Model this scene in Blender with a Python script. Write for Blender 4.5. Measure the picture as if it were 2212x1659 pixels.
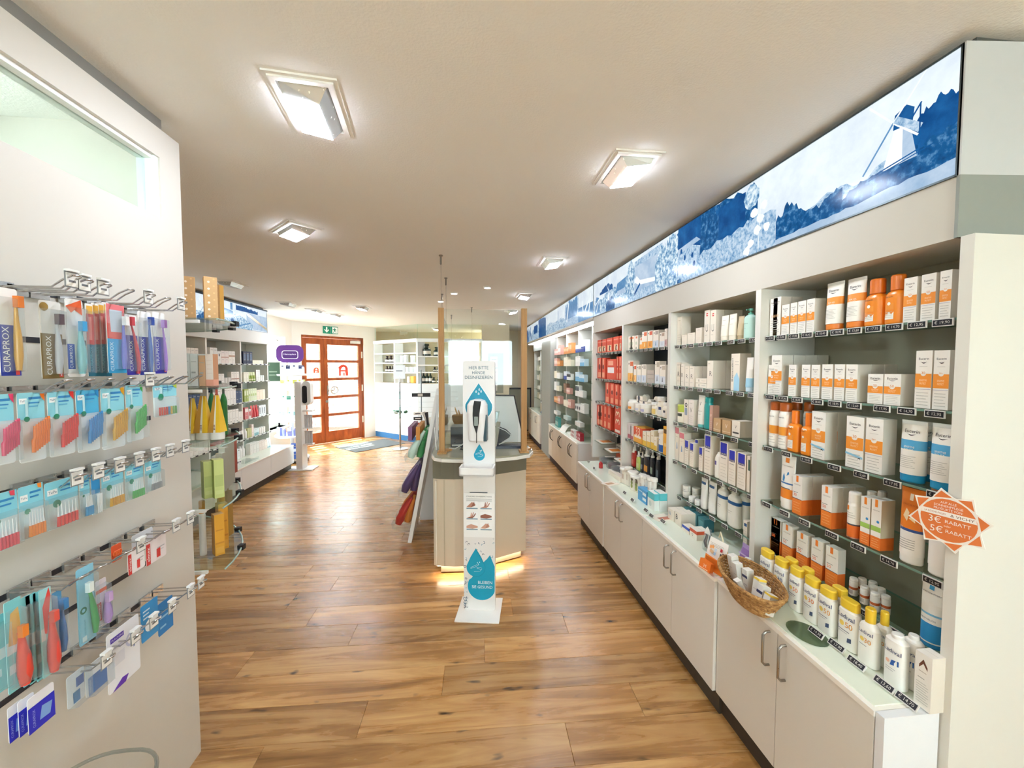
import bpy, bmesh, math, random
from mathutils import Vector, Matrix
random.seed(7)
for _o in list(bpy.data.objects): bpy.data.objects.remove(_o)
SC = bpy.context.scene
COL = SC.collection
# ------------------------------------------------------------------ camera
F_PX, W_PX, H_PX = 860.0, 2212.0, 1659.0
YAW, PITCH, EYE = math.atan(96/860), math.atan(38.5/860), 1.6
cd = bpy.data.cameras.new('camera'); cam = bpy.data.objects.new('camera', cd); COL.objects.link(cam)
cd.sensor_width = 36.0; cd.lens = F_PX/W_PX*36.0; cd.clip_start = .02; cd.clip_end = 200
cam.location = (0, 0, EYE); cam.rotation_euler = (math.pi/2-PITCH, 0, -YAW)
SC.camera = cam
# ------------------------------------------------------------------ view, world, sun
SC.view_settings.view_transform = 'Standard'; SC.view_settings.look = 'None'
SC.view_settings.exposure = 1.72; SC.view_settings.gamma = 1.0; SC.view_settings.use_curve_mapping = False
try:
    SC.cycles.max_bounces = 14; SC.cycles.diffuse_bounces = 8; SC.cycles.glossy_bounces = 4
    SC.cycles.transparent_max_bounces = 24; SC.cycles.transmission_bounces = 6
    SC.cycles.caustics_reflective = False; SC.cycles.caustics_refractive = False
    SC.cycles.sample_clamp_indirect = 6.0
except Exception: pass
wd = bpy.data.worlds.new('sky'); SC.world = wd; wd.use_nodes = True
_nt = wd.node_tree; _bg = _nt.nodes['Background']
_sky = _nt.nodes.new('ShaderNodeTexSky')
try:
    _sky.sky_type = 'HOSEK_WILKIE'; _sky.turbidity = 3.0; _sky.ground_albedo = .5
    _sky.sun_direction = Vector((-.30, .50, 1.0)).normalized()
except Exception: pass
_mix = _nt.nodes.new('ShaderNodeMixRGB'); _mix.inputs[0].default_value = .75
_mix.inputs[2].default_value = (.86, .93, 1, 1)
_nt.links.new(_sky.outputs[0], _mix.inputs[1]); _nt.links.new(_mix.outputs[0], _bg.inputs[0])
_bg.inputs[1].default_value = 12.0
sl = bpy.data.lights.new('sun', 'SUN'); sl.energy = 12.0; sl.angle = .01; sl.color = (1, .97, .92)
sun = bpy.data.objects.new('sun', sl); COL.objects.link(sun)
sun.rotation_euler = Vector((.30, -.50, -1.0)).to_track_quat('-Z', 'Y').to_euler()
sun.location = (-6, 12, 8)
LAMP_W = 42.0
# ------------------------------------------------------------------ pixel -> place (for reading positions off the photograph)
_cy, _sy, _cp, _sp = math.cos(YAW), math.sin(YAW), math.cos(PITCH), math.sin(PITCH)
def ray(u, v):
    a, b = (u-W_PX/2)/F_PX, (H_PX/2-v)/F_PX
    f = Vector((_sy*_cp, _cy*_cp, -_sp)); r = Vector((_cy, -_sy, 0)); up = Vector((_sy*_sp, _cy*_sp, _cp))
    return f + r*a + up*b
def onX(u, v, X): d = ray(u, v); t = X/d.x; return (d.y*t, EYE+d.z*t)        # -> (Y, Z)
def onY(u, v, Y): d = ray(u, v); t = Y/d.y; return (d.x*t, EYE+d.z*t)        # -> (X, Z)
def onZ(u, v, Z): d = ray(u, v); t = (Z-EYE)/d.z; return (d.x*t, d.y*t)      # -> (X, Y)
# ------------------------------------------------------------------ materials
_K = {}
def lin(h):
    o = []
    for i in (0, 2, 4):
        c = int(h[i:i+2], 16)/255
        o.append(c/12.92 if c <= .04045 else ((c+.055)/1.055)**2.4)
    return o
def K(h, rough=.5, metal=0.0, emit=0.0, spec=.5, bump=0.0, bscale=60.0):
    key = (h, rough, metal, emit, spec, bump)
    if key in _K: return _K[key]
    m = bpy.data.materials.new('paint_'+h); m.use_nodes = True
    nt = m.node_tree; b = nt.nodes['Principled BSDF']
    b.inputs['Base Color'].default_value = (*lin(h), 1); b.inputs['Metallic'].default_value = metal
    b.inputs['Specular IOR Level'].default_value = spec
    n = nt.nodes.new('ShaderNodeTexNoise'); n.inputs['Scale'].default_value = bscale; n.inputs['Detail'].default_value = 2
    tc = nt.nodes.new('ShaderNodeTexCoord'); nt.links.new(tc.outputs['Object'], n.inputs['Vector'])
    mr = nt.nodes.new('ShaderNodeMapRange'); mr.inputs['To Min'].default_value = max(.02, rough-.06); mr.inputs['To Max'].default_value = min(1, rough+.06)
    nt.links.new(n.outputs[0], mr.inputs['Value']); nt.links.new(mr.outputs[0], b.inputs['Roughness'])
    if bump:
        bp = nt.nodes.new('ShaderNodeBump'); bp.inputs['Strength'].default_value = bump; bp.inputs['Distance'].default_value = .004
        nt.links.new(n.outputs[0], bp.inputs['Height']); nt.links.new(bp.outputs[0], b.inputs['Normal'])
    if emit:
        b.inputs['Emission Color'].default_value = (*lin(h), 1); b.inputs['Emission Strength'].default_value = emit
    _K[key] = m; return m
def glassmat(name, tint, rough=.03, ior=1.45, milk=0.0):
    if name in _K: return _K[name]
    m = bpy.data.materials.new(name); m.use_nodes = True; nt = m.node_tree
    for n in list(nt.nodes):
        if n.type != 'OUTPUT_MATERIAL': nt.nodes.remove(n)
    out = [n for n in nt.nodes if n.type == 'OUTPUT_MATERIAL'][0]
    t = nt.nodes.new('ShaderNodeBsdfTransparent'); t.inputs[0].default_value = (*lin(tint), 1)
    g = nt.nodes.new('ShaderNodeBsdfGlossy'); g.inputs['Roughness'].default_value = rough
    lw = nt.nodes.new('ShaderNodeLayerWeight'); lw.inputs[0].default_value = .5          # Schlick, the same from both sides
    pw = nt.nodes.new('ShaderNodeMath'); pw.operation = 'POWER'; pw.inputs[1].default_value = 5.0
    fr = nt.nodes.new('ShaderNodeMath'); fr.operation = 'MULTIPLY_ADD'; f0 = ((ior-1)/(ior+1))**2; fr.inputs[1].default_value = .7*(1-f0); fr.inputs[2].default_value = f0
    nt.links.new(lw.outputs['Facing'], pw.inputs[0]); nt.links.new(pw.outputs[0], fr.inputs[0])
    mx = nt.nodes.new('ShaderNodeMixShader')
    nt.links.new(fr.outputs[0], mx.inputs[0]); nt.links.new(g.outputs[0], mx.inputs[2])
    if milk:
        df = nt.nodes.new('ShaderNodeBsdfDiffuse'); df.inputs[0].default_value = (.9, .93, .92, 1)
        m2 = nt.nodes.new('ShaderNodeMixShader'); m2.inputs[0].default_value = milk
        nt.links.new(t.outputs[0], m2.inputs[1]); nt.links.new(df.outputs[0], m2.inputs[2]); nt.links.new(m2.outputs[0], mx.inputs[1])
    else: nt.links.new(t.outputs[0], mx.inputs[1])
    nt.links.new(mx.outputs[0], out.inputs[0]); _K[name] = m; return m
GLASS = glassmat('clear_glass', 'f4fbf8'); GREEN = glassmat('green_edge_glass', 'eef6f1'); ACRYL = glassmat('acrylic', 'f7fafa', .02, 1.35)
BLIST = glassmat('blister_plastic', 'f2f6f8', .12, 1.4, .10); AMBER = glassmat('amber_plastic', 'ff9a2a', .12, 1.45, .0)
BAG = glassmat('bag_film', 'eef4f4', .15, 1.4, .15)
EDGE = K('6f8f80', .15)
WHITE = K('ecebe8', .35); WALLW = K('e6e3dc', .85, bump=.15, bscale=90); CHROME = K('c8c8c8', .18, 1.0); STEEL = K('a8a49c', .3, 1.0)
BLACK = K('16161a', .4); GREYB = K('b9b6ad', .6)
# ------------------------------------------------------------------ mesh builder
_TX = {}
def text_geo(s):
    if s in _TX: return _TX[s]
    c = bpy.data.curves.new('t', 'FONT'); c.body = s; c.size = 1; c.resolution_u = 2; c.align_x = 'LEFT'
    o = bpy.data.objects.new('t', c); COL.objects.link(o); bpy.context.view_layer.update()
    me = o.to_mesh(); v = [(p.co.x, p.co.y) for p in me.vertices]; f = [tuple(p.vertices) for p in me.polygons]
    o.to_mesh_clear(); bpy.data.objects.remove(o); bpy.data.curves.remove(c)
    if v:
        x0 = min(p[0] for p in v); x1 = max(p[0] for p in v); y0 = min(p[1] for p in v); y1 = max(p[1] for p in v)
    else: x0 = y0 = 0; x1 = y1 = 1
    _TX[s] = ([(a-(x0+x1)/2, b-(y0+y1)/2) for a, b in v], f, x1-x0, y1-y0); return _TX[s]
class MB:
    def __init__(s): s.v = []; s.f = []; s.mi = []; s.sm = []; s.mats = []
    def m(s, mt):
        if mt not in s.mats: s.mats.append(mt)
        return s.mats.index(mt)
    def poly(s, pts, mt, smooth=False):
        n = len(s.v); s.v += [tuple(p) for p in pts]; s.f.append(tuple(range(n, n+len(pts)))); s.mi.append(s.m(mt)); s.sm.append(smooth)
    def faces(s, verts, faces, mt, smooth=False):
        n = len(s.v); s.v += [tuple(p) for p in verts]; k = s.m(mt)
        for f in faces: s.f.append(tuple(i+n for i in f)); s.mi.append(k); s.sm.append(smooth)
    def box(s, x0, y0, z0, x1, y1, z1, mt, front=None, top=None, side=None):
        v = [(x0,y0,z0),(x1,y0,z0),(x1,y1,z0),(x0,y1,z0),(x0,y0,z1),(x1,y0,z1),(x1,y1,z1),(x0,y1,z1)]
        s.faces(v, [(3,2,1,0),(2,3,7,6)], mt); s.faces(v, [(0,1,5,4)], front or mt); s.faces(v, [(4,5,6,7)], top or mt)
        s.faces(v, [(1,2,6,5),(3,0,4,7)], side or mt); return s
    def bar(s, a, b, w, t, mt, up=(0,0,1)):            # a rectangular bar from a to b
        a, b = Vector(a), Vector(b); d = (b-a).normalized(); sd = d.cross(Vector(up))
        if sd.length < 1e-5: sd = d.cross(Vector((1,0,0)))
        sd.normalize(); n = sd.cross(d).normalized(); v = []
        for p in (a, b):
            for i, j in ((-1,-1),(1,-1),(1,1),(-1,1)): v.append(p+sd*(i*w/2)+n*(j*t/2))
        s.faces(v, [(3,2,1,0),(4,5,6,7),(0,1,5,4),(1,2,6,5),(2,3,7,6),(3,0,4,7)], mt); return s
    def prism(s, pts, z0, z1, mt, top=None, smooth=False):
        n = len(pts); s.poly([(x,y,z1) for x,y in pts], top or mt); s.poly([(x,y,z0) for x,y in reversed(pts)], mt)
        v = [(x,y,z0) for x,y in pts]+[(x,y,z1) for x,y in pts]
        s.faces(v, [(i,(i+1)%n,(i+1)%n+n,i+n) for i in range(n)], mt, smooth); return s
    def plate(s, pts, o, ux, uy, t, mt, side=None):     # polygon in the plane o + x*ux + y*uy, thickness t along ux x uy (front face)
        o, ux, uy = Vector(o), Vector(ux), Vector(uy); n = ux.cross(uy).normalized()
        fr = [o+ux*x+uy*y+n*t for x,y in pts]; s.poly(fr, mt)
        if t > .0012 or side:
            bk = [o+ux*x+uy*y for x,y in pts]; k = len(pts); s.poly(list(reversed(bk)), side or mt)
            s.faces(bk+fr, [(i,(i+1)%k,(i+1)%k+k,i+k) for i in range(k)], side or mt)
        return s
    def tube(s, pts, r, mt, seg=8, closed=False, caps=True):
        pts = [Vector(p) for p in pts]; n = len(pts); rs = r if isinstance(r, (list, tuple)) else [r]*n; vs = []; pv = None
        for i, p in enumerate(pts):
            a = pts[(i-1)%n] if (closed or i) else p; b = pts[(i+1)%n] if (closed or i < n-1) else p
            d = (b-a).normalized()
            if pv is None:
                pv = d.cross(Vector((0,0,1)))
                if pv.length < .1: pv = d.cross(Vector((1,0,0)))
            pv = (pv-d*pv.dot(d)).normalized(); q = d.cross(pv)
            for k in range(seg): an = 2*math.pi*k/seg; vs.append(p+(pv*math.cos(an)+q*math.sin(an))*rs[i])
        fs = []
        for i in range(n if closed else n-1):
            for k in range(seg): j = (i+1)%n; fs.append((i*seg+k, i*seg+(k+1)%seg, j*seg+(k+1)%seg, j*seg+k))
        s.faces(vs, fs, mt, True)
        if caps and not closed: s.poly(list(reversed(vs[:seg])), mt); s.poly(vs[-seg:], mt)
        return s
    def rings(s, rings, mts, cap0=True, cap1=True, smooth=True):   # rings: lists of points, mts: one material per gap
        n = len(rings[0])
        for i in range(len(rings)-1):
            s.faces(rings[i]+rings[i+1], [(k,(k+1)%n,(k+1)%n+n,k+n) for k in range(n)], mts[i], smooth)
        if cap0: s.poly(list(reversed(rings[0])), mts[0])
        if cap1: s.poly(rings[-1], mts[-1])
        return s
    def lathe(s, prof, mt, seg=16, sy=1.0, c=(0,0), e=2.0, cap0=True, cap1=True):   # prof: (z, r[, material of the gap above[, sy]])
        rg = []; ms = []
        for i, p in enumerate(prof):
            z, r = p[0], p[1]; yy = p[3] if len(p) > 3 else sy; q = []
            for k in range(seg):
                a = 2*math.pi*k/seg; ca, sa = math.cos(a), math.sin(a)
                q.append((c[0]+r*math.copysign(abs(ca)**(2/e), ca), c[1]+r*yy*math.copysign(abs(sa)**(2/e), sa), z))
            rg.append(q)
            if i < len(prof)-1: ms.append(p[2] if len(p) > 2 and p[2] else mt)
        return s.rings(rg, ms, cap0, cap1)
    def text(s, t, x, z, w, mt, y=0.0, h=None, o=None, ux=None, uz=None, lean=0):   # centred at (x, z) in the plane y
        v, f, tw, th = text_geo(t); k = w/tw if h is None else h/th; kx = w/tw if w else k
        o = Vector(o) if o is not None else Vector((0, y, 0)); ux = Vector(ux) if ux is not None else Vector((1,0,0)); uz = Vector(uz) if uz is not None else Vector((0,0,1))
        s.faces([o+ux*(x+a*kx)+uz*(z+b*k) for a,b in v], f, mt); return s
    def obj(s, name, parent=None, loc=(0,0,0), rz=0.0, rot=None):
        me = bpy.data.meshes.new(name); me.from_pydata(s.v, [], s.f)
        for mt in s.mats: me.materials.append(mt)
        me.polygons.foreach_set('material_index', s.mi); me.polygons.foreach_set('use_smooth', s.sm); me.update()
        return link(name, me, parent, loc, rz, rot)
def link(name, me, parent=None, loc=(0,0,0), rz=0.0, rot=None):
    o = bpy.data.objects.new(name, me); COL.objects.link(o); o.location = loc
    o.rotation_euler = rot if rot is not None else (0, 0, rz)
    if parent is not None: o.parent = parent
    return o
def empty(name, loc=(0,0,0), rz=0.0): return link(name, None, None, loc, rz)
_LB = {}
def tag(o, label, cat, group=None):
    o['label'] = label; o['category'] = cat
    if group: o['group'] = group
    return o
def struct(o): o['kind'] = 'structure'; return o
def arc(cx, cy, r, a0, a1, n, ry=None):
    return [(cx+r*math.cos(math.radians(a0+(a1-a0)*i/n)), cy+(ry or r)*math.sin(math.radians(a0+(a1-a0)*i/n))) for i in range(n+1)]
def rrect(x0, y0, x1, y1, r, n=4):
    return arc(x1-r, y0+r, r, -90, 0, n)+arc(x1-r, y1-r, r, 0, 90, n)+arc(x0+r, y1-r, r, 90, 180, n)+arc(x0+r, y0+r, r, 180, 270, n)
def drop(cx, cy, w, h, n=16):        # a falling drop, tip up: round bottom, straight-ish shoulders
    r = w/2; pts = [(cx+r*math.sin(a), cy-h/2+r-r*math.cos(a)) for a in [math.radians(-100+200*i/n) for i in range(n+1)]]
    return pts[:]+[(cx+r*.55, cy+h*.2), (cx, cy+h/2), (cx-r*.55, cy+h*.2)]

ORD = ['first', 'second', 'third', 'fourth', 'fifth', 'sixth', 'seventh', 'eighth', 'ninth', 'tenth', 'eleventh', 'twelfth']
def seq(base, i, n, way='from the left'):          # a label that tells one of a row apart
    if n == 1: return base
    return base+', '+(('leftmost' if i == 0 else 'rightmost' if i == n-1 else ORD[i]+' '+way) if way == 'from the left' else ORD[i]+' '+way)
CEIL = 2.47
# ------------------------------------------------------------------ floor of planks
def wood(name, c0, c1, c2, sc=(1.2, 14, 14), rough=.38, knots=True, rnd=.5, along='X'):
    m = bpy.data.materials.new(name); m.use_nodes = True; nt = m.node_tree; b = nt.nodes['Principled BSDF']; N = nt.nodes.new; L = nt.links.new
    tc = N('ShaderNodeTexCoord'); oi = N('ShaderNodeObjectInfo')
    of = N('ShaderNodeVectorMath'); of.operation = 'SCALE'; cx = N('ShaderNodeCombineXYZ')
    for i in range(3): L(oi.outputs['Random'], cx.inputs[i])
    L(cx.outputs[0], of.inputs[0]); of.inputs['Scale'].default_value = 37.0
    ad = N('ShaderNodeVectorMath'); L(tc.outputs['Object'], ad.inputs[0]); L(of.outputs[0], ad.inputs[1])
    mp = N('ShaderNodeMapping'); mp.inputs['Scale'].default_value = sc; L(ad.outputs[0], mp.inputs['Vector'])
    n1 = N('ShaderNodeTexNoise'); n1.inputs['Scale'].default_value = 1.0; n1.inputs['Detail'].default_value = 6; n1.inputs['Roughness'].default_value = .62; n1.inputs['Distortion'].default_value = .8
    L(mp.outputs[0], n1.inputs['Vector'])
    cr = N('ShaderNodeValToRGB'); e = cr.color_ramp.elements
    e[0].position = .30; e[0].color = (*lin(c0), 1); e[1].position = .68; e[1].color = (*lin(c2), 1); x = e.new(.50); x.color = (*lin(c1), 1)
    L(n1.outputs[0], cr.inputs[0]); out = cr.outputs[0]
    if knots:
        mk = N('ShaderNodeMapping'); mk.inputs['Scale'].default_value = (1.0, 2.6, 1); L(ad.outputs[0], mk.inputs['Vector'])
        nk = N('ShaderNodeTexNoise'); nk.inputs['Scale'].default_value = 6.5; nk.inputs['Detail'].default_value = 2; L(mk.outputs[0], nk.inputs['Vector'])
        ck = N('ShaderNodeValToRGB'); ck.color_ramp.elements[0].position = .665; ck.color_ramp.elements[1].position = .76; L(nk.outputs[0], ck.inputs[0])
        mx = N('ShaderNodeMixRGB'); mx.inputs[2].default_value = (*lin('3a2917'), 1); L(ck.outputs[0], mx.inputs[0]); L(out, mx.inputs[1]); out = mx.outputs[0]
    hs = N('ShaderNodeHueSaturation'); mr = N('ShaderNodeMapRange'); mr.inputs['To Min'].default_value = 1-rnd*.45; mr.inputs['To Max'].default_value = 1+rnd*.4
    L(oi.outputs['Random'], mr.inputs['Value']); L(mr.outputs[0], hs.inputs['Value']); L(out, hs.inputs['Color']); L(hs.outputs[0], b.inputs['Base Color'])
    r2 = N('ShaderNodeMapRange'); r2.inputs['To Min'].default_value = rough-.05; r2.inputs['To Max'].default_value = rough+.12; L(n1.outputs[0], r2.inputs['Value']); L(r2.outputs[0], b.inputs['Roughness'])
    b.inputs['Specular IOR Level'].default_value = .7 if knots else .5
    bp = N('ShaderNodeBump'); bp.inputs['Strength'].default_value = .12; bp.inputs['Distance'].default_value = .002; L(n1.outputs[0], bp.inputs['Height']); L(bp.outputs[0], b.inputs['Normal'])
    return m
OAK = wood('oak_floor', '7f5529', 'b5834a', 'd3a76c', rough=.24)
POST = wood('oak_post', 'a9783f', 'bb8a4e', 'c99c60', sc=(30, 30, 2.0), rough=.5, knots=False, rnd=.2)
CHERRY = wood('cherry_door', '7a3714', '9a4a1c', 'b05c28', sc=(10, 10, 2.0), rough=.35, knots=False, rnd=.1)
fl = MB(); fl.box(-4.2, -3.2, -.06, 3.2, 11.0, -.012, K('3a2c1c', .8)); fl = struct(fl.obj('floor'))
PW, PL = .1955, 1.285; ang = math.radians(-1.57); ca, sa = math.cos(ang), math.sin(ang)
def plank_mesh(l):
    b = MB(); x, y, c = l/2-.0004, PW/2-.0004, .0012; z = 0
    b.rings([[(-x,-y,-.012),(x,-y,-.012),(x,y,-.012),(-x,y,-.012)], [(-x,-y,z-c),(x,-y,z-c),(x,y,z-c),(-x,y,z-c)], [(-x+c,-y+c,z),(x-c,-y+c,z),(x-c,y-c,z),(-x+c,y-c,z)]], [OAK, OAK], True, True, False)
    me = bpy.data.meshes.new('plank'); me.from_pydata(b.v, [], b.f); me.materials.append(OAK); me.update(); return me
full = plank_mesh(PL); rr = random.Random(3)
for r in range(70):
    yy = -2.9+r*PW; x = -4.0-rr.random()*PL
    while x < 3.0:
        cx, cyy = x+PL/2, yy; wx, wy = cx*ca-cyy*sa, cx*sa+cyy*ca
        if -3.75 < wx < 2.3 and wy < 10.4 and wx > -1.9-max(0, wy-.2)*1.2 and not (wy < -.6 and abs(wx) > 2):
            p = link('plank', full, fl, (wx, wy, 0), ang)
        x += PL
# ------------------------------------------------------------------ ceiling and walls
CEILM = K('f0eee9', .9, bump=.25, bscale=140)
struct(MB().prism([(-3.65,-3.2),(2.4,-3.2),(2.4,10.55),(-2.42,10.55),(-2.42,9.60),(-3.65,8.30)], CEIL, CEIL+.15, CEILM).obj('ceiling'))
struct(MB().box(1.80, -3.2, 0, 1.90, 11, CEIL, WALLW).obj('wall_right'))
WA, WB, WC, WD = -.5, 1.1, 1.1, 2.25
b = MB(); b.box(-4.2, -3.25, 0, WA, -3.1, CEIL, WALLW); b.box(WB, -3.25, 0, 2.4, -3.1, CEIL, WALLW); b.box(WA, -3.25, 0, WB, -3.1, WC, WALLW); b.box(WA, -3.25, WD, WB, -3.1, CEIL, WALLW); struct(b.obj('wall_front'))
b = MB(); fr = K('f0f0ee', .35)
for x in (WA, (WA+WB)/2-.03, WB-.06): b.box(x, -3.22, WC, x+.06, -3.14, WD, fr)
b.box(WA, -3.22, WC, WB, -3.14, WC+.06, fr); b.box(WA, -3.22, WD-.06, WB, -3.14, WD, fr)
b = struct(b.obj('window_fill')); MB().box(WA+.01, -3.18, WC+.05, WB-.01, -3.174, WD-.05, GLASS).obj('pane', b)  # unseen window behind the camera, added and sized for cool daylight fill
BEIGE = K('dccdb2', .8, bump=.1)
struct(MB().box(.55, 9.75, 0, 1.80, 9.85, CEIL, BEIGE).obj('wall_back'))
# left wall with a window
LX = -3.35; WY0, WY1, WZ0, WZ1 = 6.56, 7.82, .5, 2.14
b = MB(); b.box(LX-.3, 1.75, 0, LX, WY0, CEIL, WALLW); b.box(LX-.3, WY1, 0, LX, 8.11, CEIL, WALLW); b.box(LX-.3, WY0, WZ1, LX, WY1, CEIL, WALLW); b.box(LX-.3, WY0, 0, LX, WY1, WZ0, WALLW)
struct(b.obj('wall_left'))
wn = MB(); fr = K('f0f0ee', .35)
for a0, a1, z0, z1 in ((WY0, WY0+.07, WZ0, WZ1), (WY1-.07, WY1, WZ0, WZ1), (WY0, WY1, WZ0, WZ0+.07), (WY0, WY1, WZ1-.07, WZ1), ((WY0+WY1)/2-.04, (WY0+WY1)/2+.04, WZ0, WZ1)):
    wn.box(LX-.2, a0, z0, LX-.13, a1, z1, fr)
wn = struct(wn.obj('window_1'))
MB().box(LX-.17, WY0+.07, WZ0+.07, LX-.164, WY1-.07, WZ1-.07, GLASS).obj('pane', wn)
MB().box(LX-.3, WY0-.02, WZ0-.03, LX+.03, WY1+.02, WZ0, fr).obj('sill', wn)
bl = empty('venetian_blind', (LX-.06, (WY0+WY1)/2, WZ1)); tag(bl, 'white venetian blind with thin slats in the window beside the entrance', 'blind')
MB().box(-.02, -.58, -.04, .02, .58, 0, fr).obj('head_rail', bl)
slm = MB(); slm.bar((0,-.57,0), (0,.57,0), .024, .0012, K('f4f6f8', .5), up=(.55,0,.83)); sme = None
for i in range(17):
    z = -.06-i*.034
    if sme is None: o = slm.obj('slat', bl, (0,0,z)); sme = o.data
    else: link('slat', sme, bl, (0,0,z))
# partition wall with a strip window near the ceiling
PX = -1.04
PART = K('d2cdc4', .55, bump=.05)
b = MB(); b.box(PX-.08, -3.1, .1, PX, 1.612, 2.107, PART); b.box(PX-.08, -3.1, 2.311, PX, 1.612, 2.409, PART); b.box(PX-.08, 1.515, 2.107, PX, 1.612, 2.311, PART)
pt = struct(b.obj('wall_partition'))
MB().box(PX-.08, -3.1, 0, PX-.03, 1.58, .1, K('5a5148', .6)).obj('plinth', pt)
MB().box(PX-.08, -3.1, 2.409, PX-.035, 1.58, CEIL, K('8d8a85', .8)).obj('ceiling_shade_strip', pt)  # strip's darker grey stands for the shadow under the ceiling
w2 = MB(); w2.box(PX-.06, -3.1, 2.299, PX-.012, 1.515, 2.311, fr); w2.box(PX-.06, 1.497, 2.107, PX-.006, 1.515, 2.311, K('e6f2f0', .3)); w2.box(PX-.06, -3.1, 2.107, PX-.012, 1.497, 2.112, fr)
w2 = struct(w2.obj('window_2')); MB().box(PX-.04, -3.1, 2.112, PX-.034, 1.497, 2.299, GLASS).obj('pane', w2)
b = MB(); b.box(LX-.3, 1.612, 0, PX-.08, 1.68, CEIL, PART); struct(b.obj('wall_cross'))
struct(MB().box(-2.55, -3.1, 0, -2.47, 1.612, CEIL, K('eef2f1', .8)).obj('wall_side_room'))
SLOT = K('2c2d34', .35)
for z in (1.78, 1.663, 1.546, 1.43, 1.314, 1.08, .962, .845):
    MB().box(PX-.002, -.75, z-.007, PX+.0015, 1.43, z+.007, SLOT).obj('slot_rail', pt)
# ------------------------------------------------------------------ entrance: diagonal wall with a wooden glazed door
A = Vector((-3.333, 8.109, 0)); B = Vector((-2.111, 9.364, 0)); dv = (B-A).normalized(); EL = (B-A).length; eang = math.atan2(dv.y, dv.x)
D0, D1, DH = .15, 1.50, 2.22
ew = MB(); ew.box(-.1, 0, 0, D0, .28, CEIL, WALLW); ew.box(D1, 0, 0, EL+.06, .28, CEIL, WALLW); ew.box(D0, 0, DH, D1, .28, CEIL, WALLW)
struct(ew.obj('wall_entrance', None, A, eang))
dr = struct(MB().box(D0, .03, 0, D0+.035, .11, DH, CHERRY).box(D1-.035, .03, 0, D1, .11, DH, CHERRY).box(D0, .03, DH-.045, D1, .11, DH, CHERRY).obj('door_1', None, A, eang))
def leaf(x0, x1, nm):
    st = .075; rows = 5; z0, z1 = .24, DH-.045-.13; bh = .055; ph = (z1-z0-bh*(rows-1))/rows; m = MB()
    m.box(x0, .045, .01, x0+st, .095, DH-.05, CHERRY); m.box(x1-st, .045, .01, x1, .095, DH-.05, CHERRY)
    m.box(x0+st, .045, .01, x1-st, .095, z0, CHERRY); m.box(x0+st, .045, z1, x1-st, .095, DH-.05, CHERRY)
    for i in range(rows-1): a = z0+ph*(i+1)+bh*i; m.box(x0+st, .045, a, x1-st, .095, a+bh, CHERRY)
    lf = m.obj(nm, dr)
    for i in range(rows):
        a = z0+(ph+bh)*i; MB().box(x0+st, .066, a, x1-st, .072, a+ph, GLASS).obj('pane', lf)
    return lf, z0, ph, bh
xs = D0+.035+.43
leaf(D0+.04, xs, 'side_leaf'); lf, z0, ph, bh = leaf(xs+.004, D1-.04, 'door_leaf')
h = MB()
h.lathe([(0,.03),(.02,.03),(.035,.02)], STEEL, 14, c=(0,0)); hd = None
hm = MB(); hm.tube([(xs+.07,.03,1.08),(xs+.07,-.03,1.10),(xs+.16,-.04,1.10)], .013, STEEL); hm.tube([(xs+.16,-.04,1.10)]+[(xs+.17+.075*math.sin(a), -.04, 1.1+.075*math.cos(a)) for a in [i*math.pi/8 for i in range(17)]], .012, STEEL)
hm.obj('pull_handle', lf)
MB().box(xs+.055, .036, 1.0, xs+.085, .046, 1.2, STEEL).obj('lock_plate', lf); 
kr = MB(); kr.lathe([(0,.028),(.008,.028),(.01,.012)], STEEL, 14); kr.obj('key_rosette', lf, (xs+.045, .045, .87), rot=(math.pi/2,0,0))
MB().box(D1-.3, .0, DH-.13, D1-.08, .045, DH-.07, K('d9d6d0', .4)).obj('door_closer', lf)
for z in (.42, 1.12, 1.85): MB().box(D1-.045, .02, z-.07, D1-.025, .046, z+.07, K('d8d0c0', .35)).obj('hinge', lf)
RED = K('e2452f', .5)
def a_logo(m, x, z, s, mt, y):        # the angular letter A of a chemist's sign, with a small cup beside its foot
    for pts in ([(-.5,-.5),(-.22,-.5),(-.22,.0),(-.12,.22),(.05,.3),(.05,.5),(-.2,.46),(-.42,.28),(-.5,.02)], [(.05,.5),(.05,.3),(.2,.2),(.22,-.5),(.48,-.5),(.45,.2),(.3,.42)], [(-.22,-.12),(.22,-.12),(.22,.0),(-.22,.0)], [(.0,-.5),(.16,-.5),(.12,-.2),(.03,-.2)]):
        m.plate([(p[0]*s, p[1]*s) for p in pts], (x, y, z), (1,0,0), (0,0,1), 0, mt)
lg = MB(); a_logo(lg, (xs+D1)/2-.02, z0+(ph+bh)*3+ph*.5, .24, RED, .06); lg.obj('chemist_sticker', lf)
MB().box(xs+.10, .058, z0+(ph+bh)*3+.02, xs+.33, .062, z0+(ph+bh)*3+.2, K('dfeaf0', .5)).obj('notice', lf)
MB().box(D1-.22, .058, z0+(ph+bh)*2+.17, D1-.12, .062, z0+(ph+bh)*2+.33, K('dbe8f2', .5)).obj('notice', lf)
ps = MB(); ps.box(D0+.16, .056, 1.36, D0+.36, .06, 1.56, K('f4f4f2', .5)); a_logo(ps, D0+.31, 1.52, .11, K('f05a28', .5), .054); ps.obj('poster', dr)
ex = empty('exit_sign', A+dv*.74+Vector((0,0,2.345)), eang); tag(ex, 'pair of green emergency exit signs with arrow and running figure above the door', 'sign')
GRN = K('0a6b54', .5, emit=.25); WHT = K('f3f5f2', .5)
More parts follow.
